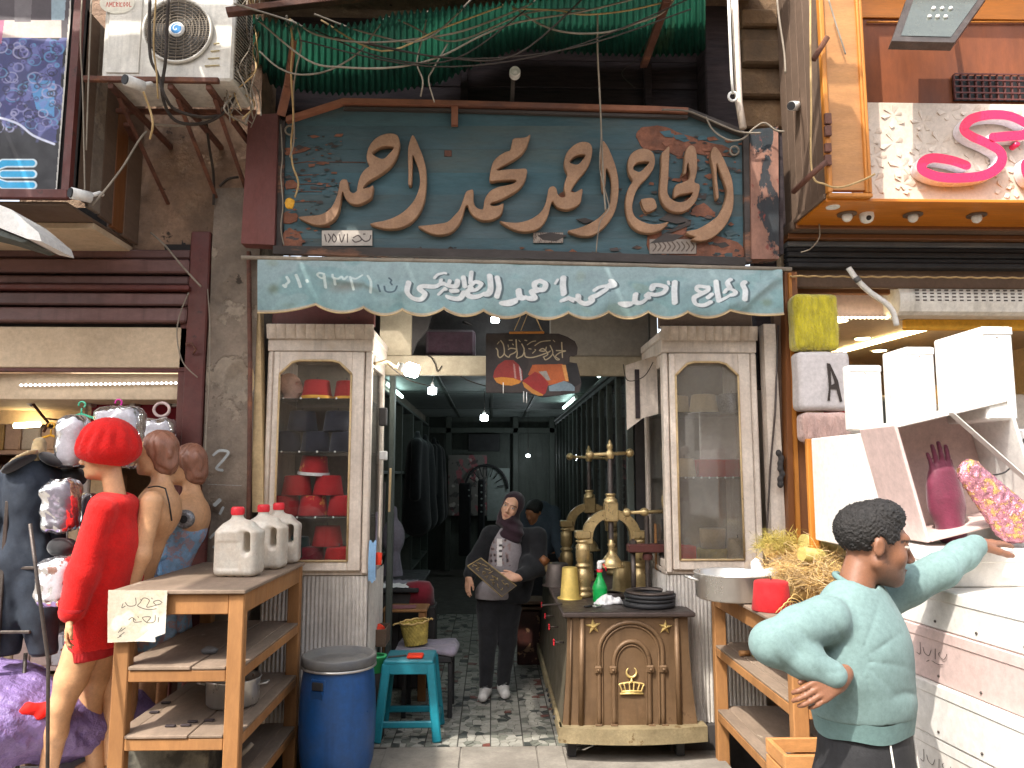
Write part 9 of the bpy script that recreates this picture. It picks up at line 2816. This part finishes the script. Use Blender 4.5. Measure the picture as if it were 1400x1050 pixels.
for i in range(len(bz)-1):
 pos=['lowest','second lowest','third from the ground','fourth from the ground','fifth from the ground','sixth from the ground','seventh from the ground','pinkish shade-tinted eighth from the ground','ninth from the ground, just under the top one','topmost, under the man\'s hand'][i]
 mm=M['cardpink'] if i==7 else M['card']  # pinkish tone here is shade put into the white carton's colour
 dx=[0,.004,-.004,.006,0,.003,-.003,.01,.012,.03][i]
 cardbox(SX+dx,SX+.56+dx,(-2.78 if i<9 else-2.34)+(i%3)*.008,-1.93 if i<9 else-1.9,bz[i],bz[i+1],mm,pos+' white carton of the near stack',SG,rot=5 if i<9 else 3,scr=(0,sq if i%2 else sq2,'iron') if i in(5,7,9) else None,studs=i<9)
gz0,gz1=hz_+.012,U(1300,578,-2.12).z
gb=thing('glove_display_box','open tilted white display box with a maroon glove hand and a pink sequinned hand','display box',(1.6,-2.0,gz0))
TT=Matrix.Translation((1.50,-2.15,gz0))@Matrix.Rotation(R(-13),4,'Y')@Matrix.Rotation(R(0),4,'Z')
gw,gh,gd_=.43,(gz1-gz0)*1.0,.26
def L3(x,y,z):return TT@Vector((x,y,z))
MB(TT).box(0,.012,0,gd_,0,gh,.003).build('side_wall',M['cardpink'],gb)
MB(TT).box(gw-.012,gw,0,gd_,0,gh,.003).build('side_wall',M['card'],gb)
MB(TT).box(.0125,gw-.0125,gd_-.01,gd_,0,gh,.003).build('back_wall',M['cardpink'],gb)
MB(TT).box(.0125,gw-.0125,0,gd_-.011,0,.012,.003).build('bottom_wall',M['cardpink'],gb)
MB(TT).box(.0125,gw-.0125,0,gd_-.011,gh-.012,gh,.003).build('top_wall',M['card'],gb)
MB(TT).bar((.20,-.01,gh),(.46,-.015,.03),.035,.004).build('tape_strip',M['card'],gb)
mg=mat('maroon_glove_knit',hx('641c36'),.6,var=.25,scale=12,sheen=.3,bump=.4,bscale=120)
def glove(px,py,Y,ang,k,m_,label,seq=False):
 c=U(px,py,Y)
 T=Matrix.Translation(c)@Matrix.Rotation(ang,4,'Y')@Matrix.Rotation(R(90),4,'X')
 HMx=Matrix.Translation(c)@Matrix.Rotation(ang,4,'Y')@Matrix(((1,0,0,0),(0,0,-1,0),(0,1,0,0),(0,0,0,1)))
 s=SDF(tuple(c-Vector((.3,.1,.3))),tuple(c+Vector((.3,.1,.3))),.005)
 hand(s,HMx,1,(.1,.1,.1,.1),k,(.35,.1),.05)
 A_=HMx@Vector((0,-.02*k,0));B_=HMx@Vector((0,-.12*k,0))
 s.cone(A_,B_,.03*k,.045*k,.02)
 s.ell(HMx@Vector((0,.02*k,0)),(.056*k,.03*k,.07*k),None,.03).ell(HMx@Vector((0,-.04*k,0)),(.06*k,.03*k,.06*k),None,.03)
 if seq:s.disp(lambda x,y,z:.003*smooth_noise(x,y,z,3,240))
 t=thing('glove_hand',label,'glove',B_)
 s.build('glove',m_,t)
 return t
glove(1292,676,-2.03,R(-6),1.12,mg,'maroon glove on a display hand inside the open white box')
sqn=mat('pink_gold_sequins',hx('c98a98'),.22,metal=.75,var=.5,scale=70,col2=hx('d8b070'),thr=.52,sharp=.05,bump=1.0,bscale=170,bdist=.004)
c_=U(1340,665,-2.22)
s=SDF(tuple(c_-Vector((.16,.1,.2))),tuple(c_+Vector((.26,.1,.12))),.005)
a,b=U(1328,648,-2.2),U(1385,712,-2.2)
s.cone(a,b,.045,.075,.02,sc=((0,1,0),.7)).ell(U(1326,640,-2.2),(.032,.028,.03),None,.01).ell(b+Vector((.03,0,-.0)),(.075,.05,.05),None,.03)
s.disp(lambda x,y,z:.004*smooth_noise(x,y,z,5,210))
t=thing('sequinned_glove','pink and gold sequinned glove lying over the tilted white box','glove',tuple(b))
s.build('glove',sqn,t)
for st in([(1252,612),(1250,628),(1256,640)],[(1258,612),(1264,618),(1258,626)],[(1262,610),(1268,612)],[(1251,622),(1266,632)],[(1256,636),(1264,642)]):
 MB().tube(catmull([U(a,b,-1.765) for a,b in st],3),.002,4).build('pen_mark',M['iron'],gb)
def upright(px0,px1,pyt,pyb,Y,dep,label):
 x0,x1=U(px0,(pyt+pyb)/2,Y).x,U(px1,(pyt+pyb)/2,Y).x
 z1=U(px0,pyt,Y).z;z0=U(px0,pyb,Y).z
 t=thing('cardboard_box',label,'box',((x0+x1)/2,Y+dep/2,z0),'upright white cartons on top of the pile')
 cv=Canvas(0,0,40,120,.5,hx('e9e6df'))
 c=(22,68)
 cv.stroke([(c[0]+9*math.cos(a),c[1]+9*math.sin(a)) for a in[i*.42 for i in range(16)]],.9,hx('8a8a90')).stroke([(c[0]+6.4*math.cos(a),c[1]+6.4*math.sin(a)) for a in[i*.42 for i in range(16)]],.7,hx('9a9aa0'))
 cv.stroke([(c[0]-3,c[1]-2),(c[0]+2,c[1]-3)],1,hx('8a8a90')).stroke([(c[0]-3,c[1]+2),(c[0]+3,c[1]+1)],1,hx('8a8a90'))
 cv.stroke([(18,12),(20,13)],2,hx('6a5a50'))
 MB().box(x0,x1,Y,Y+dep,z0,z1,.006).build('carton',M['card'],t)
 cv.build('printed_face',M['boxprint'],lambda x,y:(x0+.008+(x1-x0-.016)*x/40,np.full_like(x,Y-.0015),z1-.008-(z1-z0-.016)*y/120),t)
 MB().box(x0+.002,x1-.002,Y-.004,Y-.0018,z1-.03,z1-.004,.001).build('lid_flap',M['card'],t)
 return t,z0
_,zA=upright(1346,1388,446,574,-2.14,.30,'largest upright white carton at the right end of the row, round stamp high up')
_,zB=upright(1241,1280,474,584,-1.76,.19,'middle upright white carton of the row, with a faint round stamp')
_,zC=upright(1163,1207,499,588,-1.32,.07,'leftmost and farthest upright white carton, in front of the pink fur')
ZT=min(zB,zC)-.003
o_,_x=None,None
BX=1.655
for i,(z0,z1,lb_) in enumerate(((ZT-.52,ZT,'huge blank white carton under the upright cartons'),(ZT-1.05,ZT-.525,'second huge white carton below the blank one'),(.02,ZT-1.055,'lowest huge white carton standing on the ground behind the bench'))):
 x0=[BX,BX+.3,BX+.3][i]
 cardbox(x0,x0+.62,-1.72,-.85,z0,z1,M['card'],lb_,'huge white cartons behind the right bench',studs=False,lid=False)
o=MB().box(U(1103,650,-.8).x,U(1116,650,-.8).x,-.82,-.79,.02,U(1110,600,-.8).z,.004).build('wooden_lath',M['oak'])
tag(o,'upright yellow wooden lath at the left edge of the huge carton','lath')
o=cardbox(1.86,2.5,-2.0,-1.2,hz_+.02-.6,ZT-.02,M['card'],'white carton behind the open glove box at the right edge',None,lid=False)
o=MB().tube(catmull([V(1400,600,-2.0),V(1392,625,-2.05),V(1375,645,-2.1),V(1352,650,-2.15)],5),.003,5).build('cord',M['black'])
tag(o,'thin black cord hanging from the right edge to the sequinned glove','cord')
